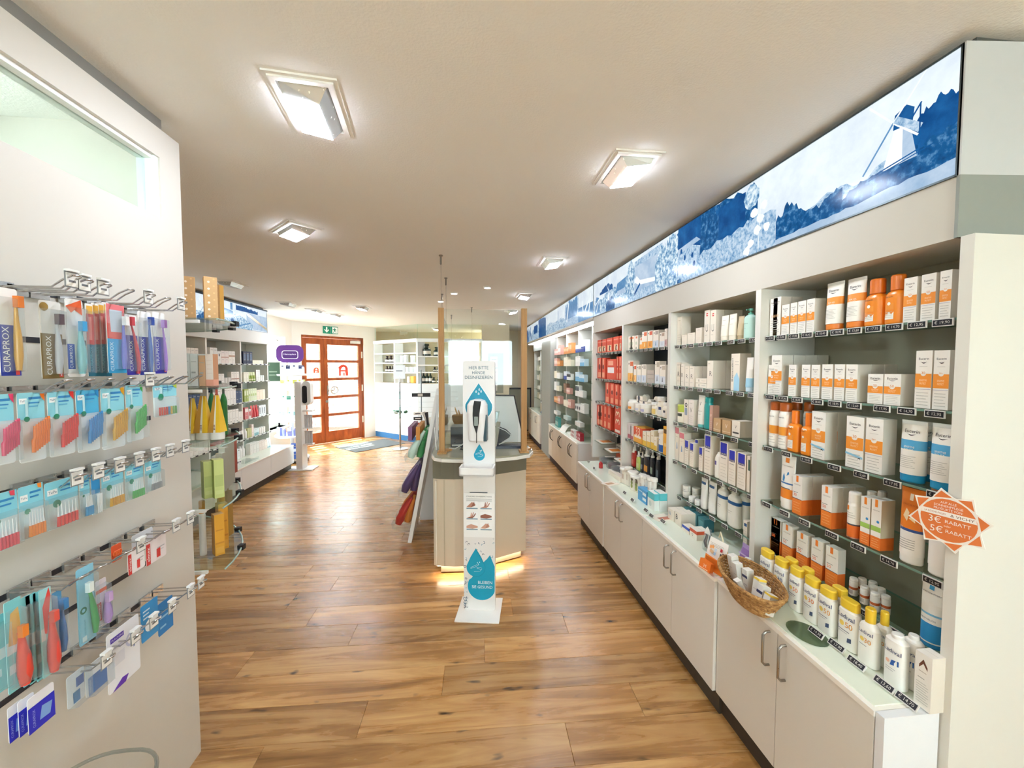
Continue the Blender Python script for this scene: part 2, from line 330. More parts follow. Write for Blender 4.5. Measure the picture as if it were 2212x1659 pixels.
for k, x in ((0, -.082), (1, .082)):
    m = MB(); m.box(x-.075, -.012, -.075, x+.075, 0, .075, GRN)
    if k == 0: m.plate([(-.014,.055),(-.014,-.012),(-.04,.012),(-.052,-.002),(0,-.056),(.052,-.002),(.04,.012),(.014,-.012),(.014,.055)][::-1], (x,-.013,0), (1,0,0), (0,0,1), 0, WHT)
    else:
        m.plate(rrect(-.055,-.062,.058,.062,.004), (x+.008,-.0125,0), (1,0,0), (0,0,1), 0, WHT)
        for q in ([(-.012,.05),(.008,.05),(.008,.032),(-.012,.032)], [(-.02,.026),(.018,.028),(.012,-.012),(-.014,-.01)], [(-.014,-.008),(.006,-.008),(-.02,-.05),(-.045,-.05),(-.045,-.04),(-.028,-.038)], [(0,-.008),(.012,-.012),(.034,-.026),(.026,-.055),(.014,-.055),(.02,-.032)], [(.016,.024),(.018,.014),(.045,.0),(.042,.012)], [(-.02,.026),(-.02,.012),(-.046,.002),(-.046,.014)]):
            m.plate(q[::-1], (x+.008,-.0132,0), (1,0,0), (0,0,1), 0, GRN)
    m.obj('sign_plate', ex)
mt = MB(); mt.box(-.55, -.38, 0, .55, .38, .008, K('6b6f70', .95, bump=.6, bscale=300)); q = onZ(835, 965, 0)
tag(mt.obj('door_mat', None, (-1.95, 8.25, 0), math.radians(45)), 'grey textile door mat lying in front of the wooden entrance door', 'mat')
# ------------------------------------------------------------------ outside: paving and a brick wall across the porch
b = MB(); b.box(-14, 8.0, -.14, 6, 22, -.08, K('cfcac2', .9)); b.box(-14, -14, -.14, LX-.3, 8, -.08, K('cfcac2', .9)); b.box(LX-.3, -14, -.14, 6, -3.25, -.08, K('cfcac2', .9)); struct(b.obj('pavement'))
nrm = Vector((-dv.y, dv.x, 0)); bo = A+nrm*2.6-dv*1.6
bw = MB(); bw.box(0, .02, -.1, 6.0, .3, 2.66, K('ddd8d2', .9)); bw = struct(bw.obj('wall_porch', None, bo, eang))
bm_ = MB(); bc = [K('b98a7c', .85), K('a87f74', .85), K('c59c8c', .85), K('9c7268', .85)]
for r in range(32):
    for c in range(24):
        x = c*.25+(.125 if r % 2 else 0); bm_.box(x, 0, r*.083, x+.232, .03, r*.083+.067, bc[(r*7+c*3+(r*c) % 5) % 4])
bo2 = bm_.obj('bricks', bw); bo2['kind'] = 'stuff'
# ------------------------------------------------------------------ ceiling lamps
HOT = K('e9f1ff', .5, emit=LAMP_W); HOT2 = K('ffffff', .5, emit=7.0); REFL = K('d9d9d6', .25, .6)
def lamp(x, y, rz, on, label, tilt=.0, s=1.0):
    o = empty('ceiling_lamp', (x, y, CEIL), rz); tag(o, label, 'lamp', 'recessed ceiling lamps')
    w, l = .105*s, .155*s; m = MB(); WL = K('efece6', .5)
    for a, bb, c, d, z in ((-w,-l,w,-l+.03,-.006), (-w,l-.03,w,l,-.006), (-w,-l+.03,-w+.03,l-.03,-.006), (w-.03,-l+.03,w,l-.03,-.006)): m.box(a, bb, z, c, d, 0, WL)
    for a, bb, c, d, z in ((-w+.012,-l+.012,w-.012,-l+.03,-.012), (-w+.012,l-.03,w-.012,l-.012,-.012), (-w+.012,-l+.03,-w+.03,l-.03,-.012), (w-.03,-l+.03,w-.012,l-.03,-.012)): m.box(a, bb, z, c, d, -.006, WL)
    m.obj('frame', o)
    iw, il = w-.034, l-.034; m = MB(); t = .055
    P = [(-iw,-il,-.004),(iw,-il,-.004),(iw,il,-.004),(-iw,il,-.004)]
    m.poly(P[::-1], REFL); Q = [(-iw*.9,-il*.75,-.03),(iw*.55,-il*.75,-.046),(iw*.55,il*.9,-.046),(-iw*.9,il*.9,-.03)]
    m.poly([P[0],P[1],Q[1],Q[0]], REFL); m.poly([P[1],P[2],Q[2],Q[1]], REFL); m.poly([P[2],P[3],Q[3],Q[2]], REFL); m.poly([P[3],P[0],Q[0],Q[3]], REFL)
    m.obj('reflector', o)
    e = MB(); e.poly([(a, c, z-.002) for a, c, z in Q][::-1], HOT if on else K('bdb9b2', .4)); e.obj('bulb_cover', o)
    return o
lamp(-.51, 1.44, math.radians(6), True, 'largest lit square lamp recessed in the ceiling above the toothbrush wall')
lamp(.70, 1.73, math.pi, True, 'lit square ceiling lamp nearest the windmill picture')
lamp(-1.08, 2.72, math.radians(43), True, 'lit ceiling lamp set diagonally, above the round glass shelves')
lamp(.70, 3.29, math.pi, True, 'lit square ceiling lamp above the aisle beside the wooden posts')
lamp(.70, 6.24, math.pi, True, 'small lit ceiling lamp seen beside the top of the right wooden post')
lamp(.78, 9.1, math.pi, True, 'farthest lit ceiling lamp in the passage at the back')
lamp(-2.45, 4.5, 0, False, 'unlit square ceiling lamp just beside the gold gift boxes')
lamp(-2.46, 5.86, 0, False, 'unlit square ceiling lamp in front of the left lightbox')
for x, y, l in ((-2.33, 6.5, 'lit ceiling lamp in front of the window, left of the two'), (-2.2, 7.0, 'lit ceiling lamp in front of the door, behind the unlit ones'), (-1.53, 6.1, 'lit ceiling lamp right of the exit sign'), (.70, 4.85, 'lit ceiling lamp hidden behind the hanging wires'), (-.5, -1.9, 'unseen fill lamp added in the ceiling above the rear of the room'), (.7, -1.8, 'unseen fill lamp added in the ceiling at the rear corner')):  # the two rear lamps are unseen, added to light the room
    lamp(x, y, 0, True, l)
struct(MB().box(-2.47, -3.1, -.012, -1.12, 1.612, .002, K('e6e9e8', .5)).obj('floor_side_room_bounce'))  # pale slab added to bounce light onto the side-room ceiling
for i, y in enumerate((-.9, .1, 1.0)):  # tubes added to brighten the side room seen through the glass strip
    o = empty('fill_tube_lamp', (-1.75, y, 2.33)); tag(o, seq('fluorescent tube lamp hanging in the side room behind the glass strip', i, 3, 'from the rear'), 'lamp', 'added tube lamps in the side room')
    MB().tube([(0,-.35,0), (0,.35,0)], .013, K('f4fbff', .5, emit=30.0), 10).obj('tube', o); MB().box(-.02, -.3, .02, .02, .3, .05, WHITE).obj('batten', o)
    MB().tube([(0,-.2,.05), (0,-.2,CEIL-2.33)], .003, CHROME, 6).tube([(0,.2,.05), (0,.2,CEIL-2.33)], .003, CHROME, 6).obj('hanger', o); MB().box(-.02, -.355, -.014, .02, -.345, .03, WHITE).box(-.02, .345, -.014, .02, .355, .03, WHITE).obj('socket', o)
def spot(x, y, label):
    m = MB(); m.lathe([(-.012,.035),(-.004,.045),(0,.045)], K('d8d6d0', .3), 16, cap0=False); o = m.obj('spotlight', None, (x, y, CEIL)); tag(o, label, 'lamp', 'small ceiling spotlights')
    e = MB(); e.lathe([(-.012,.033),(-.006,.034)], K('fff6e8', .5, emit=25), 16); e.obj('bulb', o)
spot(-.154, 4.83, 'small round spotlight left of a pair in the ceiling'); spot(.222, 4.43, 'small round spotlight right of a pair in the ceiling'); spot(-.351, 5.43, 'small round spotlight beside the hanging wires')
# ================================================================== shelving on the right
FX = 1.293; UP = K('dbd7ce', .45); BACKM = K('9a9784', .6); HEADM = K('c6c0b4', .55); DECKG = K('e3ead9', .08, spec=.6)
RB = [.93, 1.665, 2.454, 3.236, 4.03]                     # dividers of bays A B C D
ZS = [1.733, 1.475, 1.244, .994]                          # glass shelves
TAGF = K('dedcd6', .4); TAGT = K('d8d4cc', .5)
_tags = {}
def tag_mesh(txt, w=.05, h=.021):
    if (txt, w) not in _tags:
        m = MB(); m.box(-w/2, -.004, -h/2, w/2, 0, h/2, TAGF); m.box(-w/2+.0025, -.005, -h/2+.0025, w/2-.0025, -.004, h/2-.0025, K('15151c', .3))
        if txt: m.text(txt, 0, 0, w*.72, TAGT, y=-.0055)
        o = m.obj('price_tag'); _tags[(txt, w)] = o.data; bpy.data.objects.remove(o)
    return _tags[(txt, w)]
PR = ['€ 19,90', '€ 15,90', '€ 17,90', '€ 18,45', '€ 18,40', '€ 18,95', '€ 13,60', '€ 17,95', '€ 14,70', '€ 12,95']
BAYN = ['nearest bay, holding sun care in orange and white', 'second bay, holding pale creams and blue-topped cartons', 'third bay, with a dark backdrop strip and vitamin boxes', 'fourth bay, holding red cartons']
bays = []
for i in range(4):
    y0, y1 = RB[i]+.016, RB[i+1]+.016; o = empty('shelf_bay', (FX, (y0+y1)/2, .645)); tag(o, 'white glass-shelf bay, '+BAYN[i], 'shelf', 'shelf bays along the right wall')
    cy = (y0+y1)/2; o.location.y = cy; L = lambda m, n, p=o: m.obj(n, p, (-FX, -cy, -.645) if p is o else (0,0,0))
    L(MB().box(FX+.004, y1-.032, .6465, 1.566, y1, 1.941, UP), 'side_panel')
    L(MB().box(1.568, y0, .6465, 1.579, y1, 1.941, BACKM), 'back_panel')
    sh = []
    for k, (z, xf) in enumerate([(z, 1.325) for z in ZS]+[(.76, 1.36)]):
        if i == 3 and k == 4: continue
        m = MB(); m.box(xf+.001, y0+.002, z-.007, 1.566, y1-.033, z, GREEN, side=EDGE); m.box(xf-.0005, y0+.002, z-.007, xf+.001, y1-.033, z, EDGE)
        s = L(m, 'glass_shelf'); sh.append(s)
        for yy in (y0+.015, y1-.045): MB().box(xf+.03, yy-.006, z-.02, xf+.042, yy+.006, z-.007, BLACK).obj('shelf_pin', s)
        n = 11 if i == 0 and k == 0 else 9 if k < 2 else 7
        for q in range(n):
            yy = y1-.062-(y1-y0-.095)*q/(n-1)+(0 if n > 9 else (q*37 % 11-5)*.0018)
            link('price_tag', tag_mesh(PR[(q+i*3+k) % 10]), s, (xf-.0015, yy, z-.011), -math.pi/2)
    bays.append((o, sh))
m = MB(); m.box(FX+.004, .90, .0, 1.62, .93, 1.942, UP); e = m.obj('end_panel', bays[0][0], (-FX, -(RB[0]+RB[1])/2-.016, -.645))
# dark backdrops of the third and fourth bay
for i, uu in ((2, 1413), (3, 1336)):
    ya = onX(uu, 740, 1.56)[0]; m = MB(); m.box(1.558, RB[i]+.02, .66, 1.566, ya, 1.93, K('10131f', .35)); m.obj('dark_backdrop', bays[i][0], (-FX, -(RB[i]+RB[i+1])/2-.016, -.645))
# ------------------------------------------------------------------ base cabinets
DOORM = K('dcd7ce', .42); KICK = K('3d352b', .6); TOPM = K('f3efe6', .35)
def handle(m, x, y, z0, z1, r=.0045, dx=.028): m.tube([(x,y,z0),(x-dx*.6,y,z0),(x-dx,y,z0+.012),(x-dx,y,z1-.012),(x-dx*.6,y,z1),(x,y,z1)], r, STEEL, 8)
CY0 = .946
CABN = ['nearest white two-door base cabinet, carrying the wicker basket', 'second white two-door base cabinet, below the blue-topped cartons', 'third white two-door base cabinet, below the black spray bottles', 'fourth white two-door base cabinet, below the red cartons']
XF = [1.122, 1.108, 1.108, 1.102]; CY = [.946, 1.646, 2.40, 3.12, 3.88]
for i in range(4):
    y0, y1, xf = CY[i]+.002, CY[i+1]-.002, XF[i]; cy = (y0+y1)/2; o = empty('base_cabinet', (xf, cy, 0)); tag(o, CABN[i], 'cabinet', 'white base cabinets along the right wall')
    P = (-xf, -cy, 0); MB().box(xf+.02, y0, .108, 1.578, y1, .628, DOORM).obj('body', o, P)
    t = MB(); t.box(xf-.004, y0-.001, .626, FX+.0, y1+.001, .642, TOPM); t.obj('worktop', o, P)
    MB().box(xf+.014, y0+.012, .642, 1.567, y1-.012, .6455, DECKG).obj('glass_top', o, P)
    MB().box(xf+.035, y0, 0, 1.5, y1, .108, KICK).obj('plinth', o, P)
    for s in (0, 1):
        a, b_ = (y0+.001, cy-.0015) if s == 0 else (cy+.0015, y1-.001)
        d = MB().box(xf, a, .112, xf+.019, b_, .624, DOORM).obj('door', o, P)
        hm = MB(); handle(hm, xf, cy+(-.038 if s == 0 else .038), .478, .606); hm.obj('handle', d)
m = MB(); m.box(1.1225, .922, .108, FX, .9455, .642, K('e4e6ea', .4)); tag(m.obj('cabinet_end_panel'), 'white side panel closing the near end of the base cabinets', 'panel')
# ------------------------------------------------------------------ backlit picture strip above
EB = .36
def backlit(name, kind):
    m = bpy.data.materials.new(name); m.use_nodes = True; nt = m.node_tree; N = nt.nodes.new; Lk = nt.links.new
    for n in list(nt.nodes):
        if n.type != 'OUTPUT_MATERIAL': nt.nodes.remove(n)
    out = nt.nodes[0]; e = N('ShaderNodeEmission'); e.inputs['Strength'].default_value = EB
    g = N('ShaderNodeBsdfGlossy'); g.inputs['Roughness'].default_value = .15; lw = N('ShaderNodeFresnel'); lw.inputs[0].default_value = 1.2
    mx = N('ShaderNodeMixShader'); Lk(lw.outputs[0], mx.inputs[0]); Lk(e.outputs[0], mx.inputs[1]); Lk(g.outputs[0], mx.inputs[2]); Lk(mx.outputs[0], out.inputs[0])
    tc = N('ShaderNodeTexCoord'); n1 = N('ShaderNodeTexNoise'); cr = N('ShaderNodeValToRGB'); Lk(tc.outputs['Object'], n1.inputs['Vector']); Lk(n1.outputs[0], cr.inputs[0]); Lk(cr.outputs[0], e.inputs[0])
    el = cr.color_ramp.elements
    def ramp(*st):
        el[0].position, c = st[0]; el[0].color = (*lin(c), 1); el[1].position, c = st[-1]; el[1].color = (*lin(c), 1)
        for p, c in st[1:-1]: x = el.new(p); x.color = (*lin(c), 1)
    n1.inputs['Detail'].default_value = 5; n1.inputs['Roughness'].default_value = .65
    if kind == 'sky': n1.inputs['Scale'].default_value = 5; ramp((.35, 'cfdbe8'), (.65, 'e9f3f6'))
    if kind == 'dark': n1.inputs['Scale'].default_value = 34; ramp((.3, '0b3d70'), (.52, '17588f'), (.66, '5f93bf'), (.78, 'c5dbe9'))
    if kind == 'deep': n1.inputs['Scale'].default_value = 16; ramp((.35, '0a4480'), (.7, '1f65a3'))
    if kind == 'light': n1.inputs['Scale'].default_value = 42; ramp((.32, '1c5c92'), (.46, '7fa9c9'), (.58, 'd6e6ee'), (.7, 'f2f8fa'))
    if kind == 'leaf': n1.inputs['Scale'].default_value = 60; ramp((.3, '3b78ab'), (.48, '9fbdd6'), (.62, 'c9d9e8'), (.75, '8fb0cf'))
    if kind == 'water': n1.inputs['Scale'].default_value = 8; ramp((.3, '93b0cd'), (.7, 'c4d4e4'))
    if kind == 'white': n1.inputs['Scale'].default_value = 10; ramp((.3, 'e3eef2'), (.7, 'f8fdfd'))
    if kind == 'mid': n1.inputs['Scale'].default_value = 18; ramp((.3, '3f78aa'), (.7, '6f9cc4'))
    return m
BK = {k: backlit('backlit_'+k, k) for k in ('sky', 'dark', 'deep', 'light', 'leaf', 'water', 'white', 'mid')}
class Print:          # flat shapes on the picture: s runs along the strip in metres, t from 0 (bottom) to 1 (top)
    def __init__(p, o, us, h): p.m = MB(); p.o = Vector(o); p.us = Vector(us); p.h = h; p.k = 0; p.r = random.Random(11)
    def shape(p, pts, mat):
        p.k += 1; n = p.us.cross(Vector((0,0,1))); q = [p.o+p.us*s+Vector((0,0,max(0,min(1,t))*p.h))+n*(.00004*p.k) for s, t in pts]; p.m.poly(q, BK[mat])
    def rect(p, s0, s1, t0, t1, mat): p.shape([(s0,t0),(s1,t0),(s1,t1),(s0,t1)], mat)
    def tree(p, s0, s1, t0, tops, mat, jag=.05, n=26):      # a jagged skyline through the given tops
        pts = [(s0, t0), (s1, t0)]
        for i in range(n+1):
            f = 1-i/n; x = f*(len(tops)-1); a = int(min(x, len(tops)-2)); tt = tops[a]+(tops[a+1]-tops[a])*(x-a)
            pts.append((s0+(s1-s0)*f, tt+p.r.uniform(-jag, jag)))
        p.shape(pts, mat)
    def line(p, a, b, w, mat):
        dx, dy = b[0]-a[0], (b[1]-a[1])*p.h; l = math.hypot(dx, dy); nx, ny = -dy/l*w/2, dx/l*w/2/p.h
        p.shape([(a[0]-nx,a[1]-ny),(b[0]-nx,b[1]-ny),(b[0]+nx,b[1]+ny),(a[0]+nx,a[1]+ny)], mat)
    def blob(p, s, t, rx, rt, mat, n=18, jag=.12):
        p.shape([(s+rx*math.cos(a)*(1+p.r.uniform(-jag,jag)), t+rt*math.sin(a)*(1+p.r.uniform(-jag,jag))) for a in [2*math.pi*i/n for i in range(n)]], mat)
    def mill(p, s, t, k):      # a windmill: white tower, dark cap, four sails
        p.shape([(s-.05*k,t),(s+.045*k,t),(s+.022*k,t+.34*k),(s-.02*k,t+.34*k)], 'white'); p.shape([(s+.005*k,t),(s+.045*k,t),(s+.022*k,t+.34*k),(s+.004*k,t+.34*k)], 'water')
        p.shape([(s-.024*k,t+.33*k),(s+.03*k,t+.31*k),(s+.034*k,t+.44*k),(s+.012*k,t+.5*k),(s-.02*k,t+.46*k)], 'deep')
        c = (s-.024*k, t+.4*k)
        for dx, dy, mt in ((-.075,.27,'white'), (.085,.5,'white'), (-.09,-.36,'mid'), (.07,-.22,'white')): p.line(c, (c[0]+dx*k, c[1]+dy*k), .006*k, mt)
        p.shape([(c[0],c[1]),(c[0]+.07*k,c[1]-.2*k),(c[0]+.082*k,c[1]-.14*k),(c[0]+.012*k,c[1]+.04*k)], 'leaf')
        p.line((s+.05*k,t), (s+.05*k,t+.45*k), .004*k, 'deep'); p.line((s+.03*k,t+.36*k), (s+.052*k,t+.45*k), .005*k, 'deep')
lb = empty('lightbox', (FX, 2.48, 2.10)); tag(lb, 'long backlit blue landscape picture with a windmill above the right-hand shelves', 'lightbox')
P = (-FX, -2.48, -2.10)
b = MB(); b.box(FX+.006, .935, 1.942, 1.6, 4.03, 2.105, HEADM); b.obj('header_board', lb, P)
b = MB(); b.box(FX+.03, .95, 2.105, 1.6, 4.03, 2.445, K('cfcac0', .6)); b.obj('housing', lb, P)
fm = K('4d585c', .35, .5); b = MB(); b.box(FX, .945, 2.105, FX+.03, 4.03, 2.1105, fm); b.box(FX, .945, 2.4395, FX+.03, 4.03, 2.445, fm); b.box(FX, .939, 2.105, FX+.03, .947, 2.445, fm); b.box(FX, 4.024, 2.105, FX+.03, 4.03, 2.445, fm); b.obj('frame', lb, P)
b = MB(); b.box(FX+.05, .95, 2.445, 1.6, 4.03, CEIL, K('5c5a55', .8)); b.obj('shadow_gap_board', lb, P)  # dark colour carries the shadow line below the ceiling
# ends facing the camera, slightly turned; shade is put into their greyer colour
b = MB()
for z0, z1, mt, yo in ((2.105, 2.445, K('c4c5c6', .6), .935), (1.942, 2.105, K('8f938d', .6), .935)): b.prism([(FX, yo), (1.64, yo-.03), (1.64, yo+.02), (FX, yo+.008)], z0, z1, mt)
b.obj('end_board', lb, P)
p = Print((FX+.003, 4.024, 2.1105), (0,-1,0), .329)        # s: 0 far end ... 3.08 near end
S = lambda u, v=400: 4.024-onX(u, v, FX)[0]
p.rect(0, 3.08, 0, 1, 'sky')
# near windmill scene
p.tree(2.45, 3.08, 0, [.24,.3,.26,.36,.3,.4,.42,.48], 'leaf', .03); p.tree(2.45, 2.75, 0, [.3,.44,.36,.2,.3,.34], 'dark', .05); p.tree(2.93, 3.08, .1, [.35,.6,.68,.72,.66], 'deep', .03); p.tree(2.75, 3.08, .0, [.22,.3,.33,.38,.42], 'dark', .03)
p.mill(2.935, .30, 1.0); p.line((2.86,.3),(3.0,.36),.004,'deep'); p.line((2.84,.27),(3.02,.34),.003,'deep'); p.tree(2.45, 3.08, 0, [.06,.08,.08,.1,.12,.13], 'water', .01)
# dense trees, hive, leaves
p.tree(1.62, 2.34, 0, [.9,1.05,1.05,1.05,1.0,.9], 'dark', .08); p.rect(1.66, 1.9, .42, 1, 'deep'); p.rect(2.02, 2.26, .36, .92, 'deep'); p.tree(1.9, 2.06, .3, [.7,.95,.8], 'dark', .06)
p.tree(1.7, 2.45, 0, [.3,.34,.4,.42,.5,.46], 'leaf', .04); p.blob(1.6, .78, .06, .2, 'light'); p.blob(2.3, .8, .05, .16, 'light')
p.shape([(1.6,.05),(1.88,.12),(1.9,.5),(1.78,.62),(1.62,.5)], 'leaf'); p.shape([(1.58,.5),(1.9,.6),(1.86,.68),(1.66,.62)], 'water')
for s_, t_ in ((1.66,.2),(1.72,.16),(1.78,.22),(1.74,.42),(1.82,.4),(1.7,.56),(1.84,.24)): p.blob(s_, t_, .012, .05, 'deep', 10)
for s_, t_ in ((2.3,.15),(2.34,.3),(2.36,.45),(2.32,.55),(2.38,.6),(2.28,.07),(2.4,.3)): p.blob(s_, t_, .022, .06, 'white', 9, .3)
p.line((2.35,0),(2.36,.7),.004,'white')
# lake and path
p.rect(1.02, 1.46, .2, .78, 'water'); p.shape([(1.02,.78),(1.46,.78),(1.46,.95),(1.02,.9)], 'leaf'); p.shape([(1.0,.45),(1.1,.32),(1.46,.22),(1.46,.3),(1.12,.42),(1.06,.55)], 'white'); p.rect(1.0,1.46,0,.2,'leaf'); p.tree(1.36, 1.66, 0, [.6,.9,.85,1,.9], 'light', .06); p.line((1.0,.1),(1.12,.34),.02,'deep')
# village and second mill
p.rect(0, 1.02, 0, .35, 'leaf'); p.tree(.05, 1.02, .1, [.5,.4,.55,.5,.6,.75], 'light', .07); p.shape([(.62,.38),(.86,.45),(.86,.68),(.66,.62)], 'mid'); p.rect(.66,.84,.3,.42,'water'); p.tree(.2,.55,.55,[.6,.72,.78,.66],'deep',.02); p.mill(.46,.2,.95); p.tree(.38,.6,0,[.25,.3,.35,.25],'dark',.05); p.shape([(.05,.05),(.2,.05),(.18,.5),(.1,.55)],'mid'); p.line((.1,.1),(.2,.5),.014,'white'); p.line((.06,.3),(.18,.45),.012,'white'); p.tree(.84,1.02,.2,[.6,.9,1,.8],'light',.06)
p.m.obj('picture', lb, P)
# far picture strip and its canopy with light panels
l2 = empty('lightbox', (FX, 6.5, 2.05)); tag(l2, 'farther backlit blue picture strip with light panels on its underside', 'lightbox'); P2 = (-FX, -6.5, -2.05)
b = MB(); b.box(FX+.006, 4.034, 2.105, 1.8, 8.95, 2.445, K('cfcac0', .6)); b.box(FX, 4.034, 2.086, 1.8, 8.95, 2.107, K('b7aea0', .5)); b.obj('housing', l2, P2)
b = MB(); b.box(FX+.05, 4.034, 2.445, 1.8, 8.95, CEIL, K('5c5a55', .8)); b.obj('shadow_gap_board', l2, P2)  # board coloured dark for the ceiling shadow line
p = Print((FX+.003, 8.94, 2.1105), (0,-1,0), .329); p.rect(0, 4.9, 0, 1, 'sky')
p.rect(4.3,4.9,0,.5,'mid'); p.line((4.55,.15),(4.75,.6),.03,'white'); p.line((4.5,.7),(4.56,.2),.03,'white'); p.line((4.75,.15),(4.82,.8),.03,'white'); p.rect(3.7,4.35,0,.9,'leaf'); p.tree(3.75,4.3,.3,[.8,1,.9,1],'mid',.08); p.line((3.8,.2),(3.9,.9),.04,'white'); p.tree(2.3,3.75,0,[.2,.45,.55,.35,.5,.3],'light',.08); p.line((3.3,.3),(3.3,.85),.02,'mid'); p.tree(1.7,2.4,0,[1,1.05,1,.9],'dark',.06); p.rect(1.75,2.0,.1,1,'deep'); p.tree(.2,1.75,0,[.6,.8,.5,.85,.7],'light',.12); p.rect(1.2,1.6,.35,.8,'deep'); p.tree(0,.5,0,[.7,.9,.6],'dark',.1); p.line((.5,.1),(.8,.9),.07,'mid'); p.line((.9,.1),(.7,.7),.05,'deep')
p.m.obj('picture', l2, P2)
for i in range(6): MB().box(1.36, 4.12+i*.80, 2.079, 1.47, 4.12+i*.80+.74, 2.085, K('eef6ff', .5, emit=5.0)).obj('light_panel', l2, P2)
# ------------------------------------------------------------------ second and third shelf set farther back on the right
YB2 = [4.09, 4.71, 5.31, 5.97, 6.64]; ZS2 = [1.78, 1.60, 1.40, 1.20, 1.0, .80]
DK2 = .625
for i in range(4):
    y0, y1 = YB2[i], YB2[i+1]; cy = (y0+y1)/2; o = empty('shelf_bay', (1.5, cy, DK2)); tag(o, ['recessed glass-shelf bay hidden behind the red cartons', 'recessed glass-shelf bay closest to the red cartons', 'middle recessed glass-shelf bay under the far picture strip', 'recessed glass-shelf bay beside the grey pilaster'][i], 'shelf', 'recessed shelf bays'); P = (-1.5, -cy, -DK2)
    MB().box(1.5, y1-.024, DK2+.001, 1.769, y1, 2.084, UP).obj('side_panel', o, P); MB().box(1.77, y0, DK2+.001, 1.785, y1, 2.084, K('a7a595', .5)).obj('back_panel', o, P); MB().box(1.762, y0+.06, DK2+.02, 1.77, y0+.3, 2.0, K('4c4a44', .3)).obj('dark_backdrop', o, P)
    for z in ZS2:
        pts = [(1.769, y0+.002)]+[(1.43+.02*abs(j-4)/4, y0+.002+(y1-y0-.028)*j/8) for j in range(9)]+[(1.769, y1-.026)]
        MB().prism([(a, c) for a, c in pts][::-1], z-.007, z, GREEN).obj('glass_shelf', o, P)
def cab2(ys, xf, zt, xb, labs, bow):
    for i in range(len(ys)-1):
        y0, y1 = ys[i]+.002, ys[i+1]-.002; cy = (y0+y1)/2; o = empty('base_cabinet', (xf, cy, 0)); tag(o, labs[i], 'cabinet', 'white base cabinets along the right wall'); P = (-xf, -cy, 0)
        MB().box(xf+.02, y0, .105, xb, y1, zt-.018, K('dcd4c6', .45)).obj('body', o, P); MB().box(xf-.006, y0, zt-.018, xb, y1, zt-.002, TOPM).obj('worktop', o, P); MB().box(xf+.01, y0+.004, zt-.002, xb-.01, y1-.004, zt, DECKG).obj('glass_top', o, P); MB().box(xf+.02, y0, 0, xb, y1, .105, K('2b2430', .5)).obj('plinth', o, P)
        for s in (0, 1):
            a, c = (y0+.001, cy-.0015) if s == 0 else (cy+.0015, y1-.001); d = MB().box(xf, a, .108, xf+.019, c, zt-.022, K('dcd4c6', .45)).obj('door', o, P); hm = MB(); hy = cy+(-.035 if s == 0 else .035)
            if bow: hm.tube([(xf, hy+(.012 if s else -.012), zt-.235), (xf-.03, hy, zt-.2), (xf-.036, hy, zt-.15), (xf-.03, hy, zt-.1), (xf, hy+(.012 if s else -.012), zt-.065)], .005, K('4a4640', .35, .6))
            else: handle(hm, xf, hy, zt-.2, zt-.07)
            hm.obj('handle', d)
cab2([4.88, 5.47, 6.06, 6.645], 1.37, DK2, 1.76, ['farther base cabinet with bow handles, end face showing beside the fourth cabinet', 'middle farther base cabinet with bow handles, carrying a folded leaflet', 'last base cabinet with bow handles, beside the grey pilaster'], True)
MB_ = MB().box(1.39, 4.866, .105, 1.76, 4.882, DK2-.002, K('e6e6e8', .4)); tag(MB_.obj('cabinet_end_panel'), 'white side panel closing the base cabinets that have bow handles', 'panel')
tag(MB().box(1.40, 6.655, 0, 1.79, 7.47, 2.078, K('8f9089', .6)).obj('pilaster'), 'grey pilaster between the recessed shelves and the passage shelves', 'pillar')
cab2([7.48, 8.2, 8.92], 1.37, .667, 1.76, ['base cabinet in the passage carrying a framed blue poster', 'last base cabinet in the passage next to the grey panel'], False)
for i, (y0, y1) in enumerate(((7.49, 8.15), (8.15, 8.9))):
    cy = (y0+y1)/2; o = empty('shelf_bay', (1.5, cy, .67)); tag(o, ['passage shelf bay just behind the grey pilaster', 'last passage shelf bay, seen at a steep angle'][i], 'shelf', 'recessed shelf bays'); P = (-1.5, -cy, -.67)
    MB().box(1.5, y1-.024, .67, 1.769, y1, 1.929, UP).obj('side_panel', o, P); MB().box(1.77, y0, .67, 1.785, y1, 2.084, K('8b8a80', .5)).obj('back_panel', o, P); MB().box(1.48, y0, 1.93, 1.77, y1, 2.084, K('8f9089', .6)).obj('header_board', o, P)
    for z in (1.72, 1.5, 1.3, 1.1, .9): MB().box(1.5, y0+.001, z-.006, 1.765, y1-.025, z, GREEN).obj('glass_shelf', o, P)
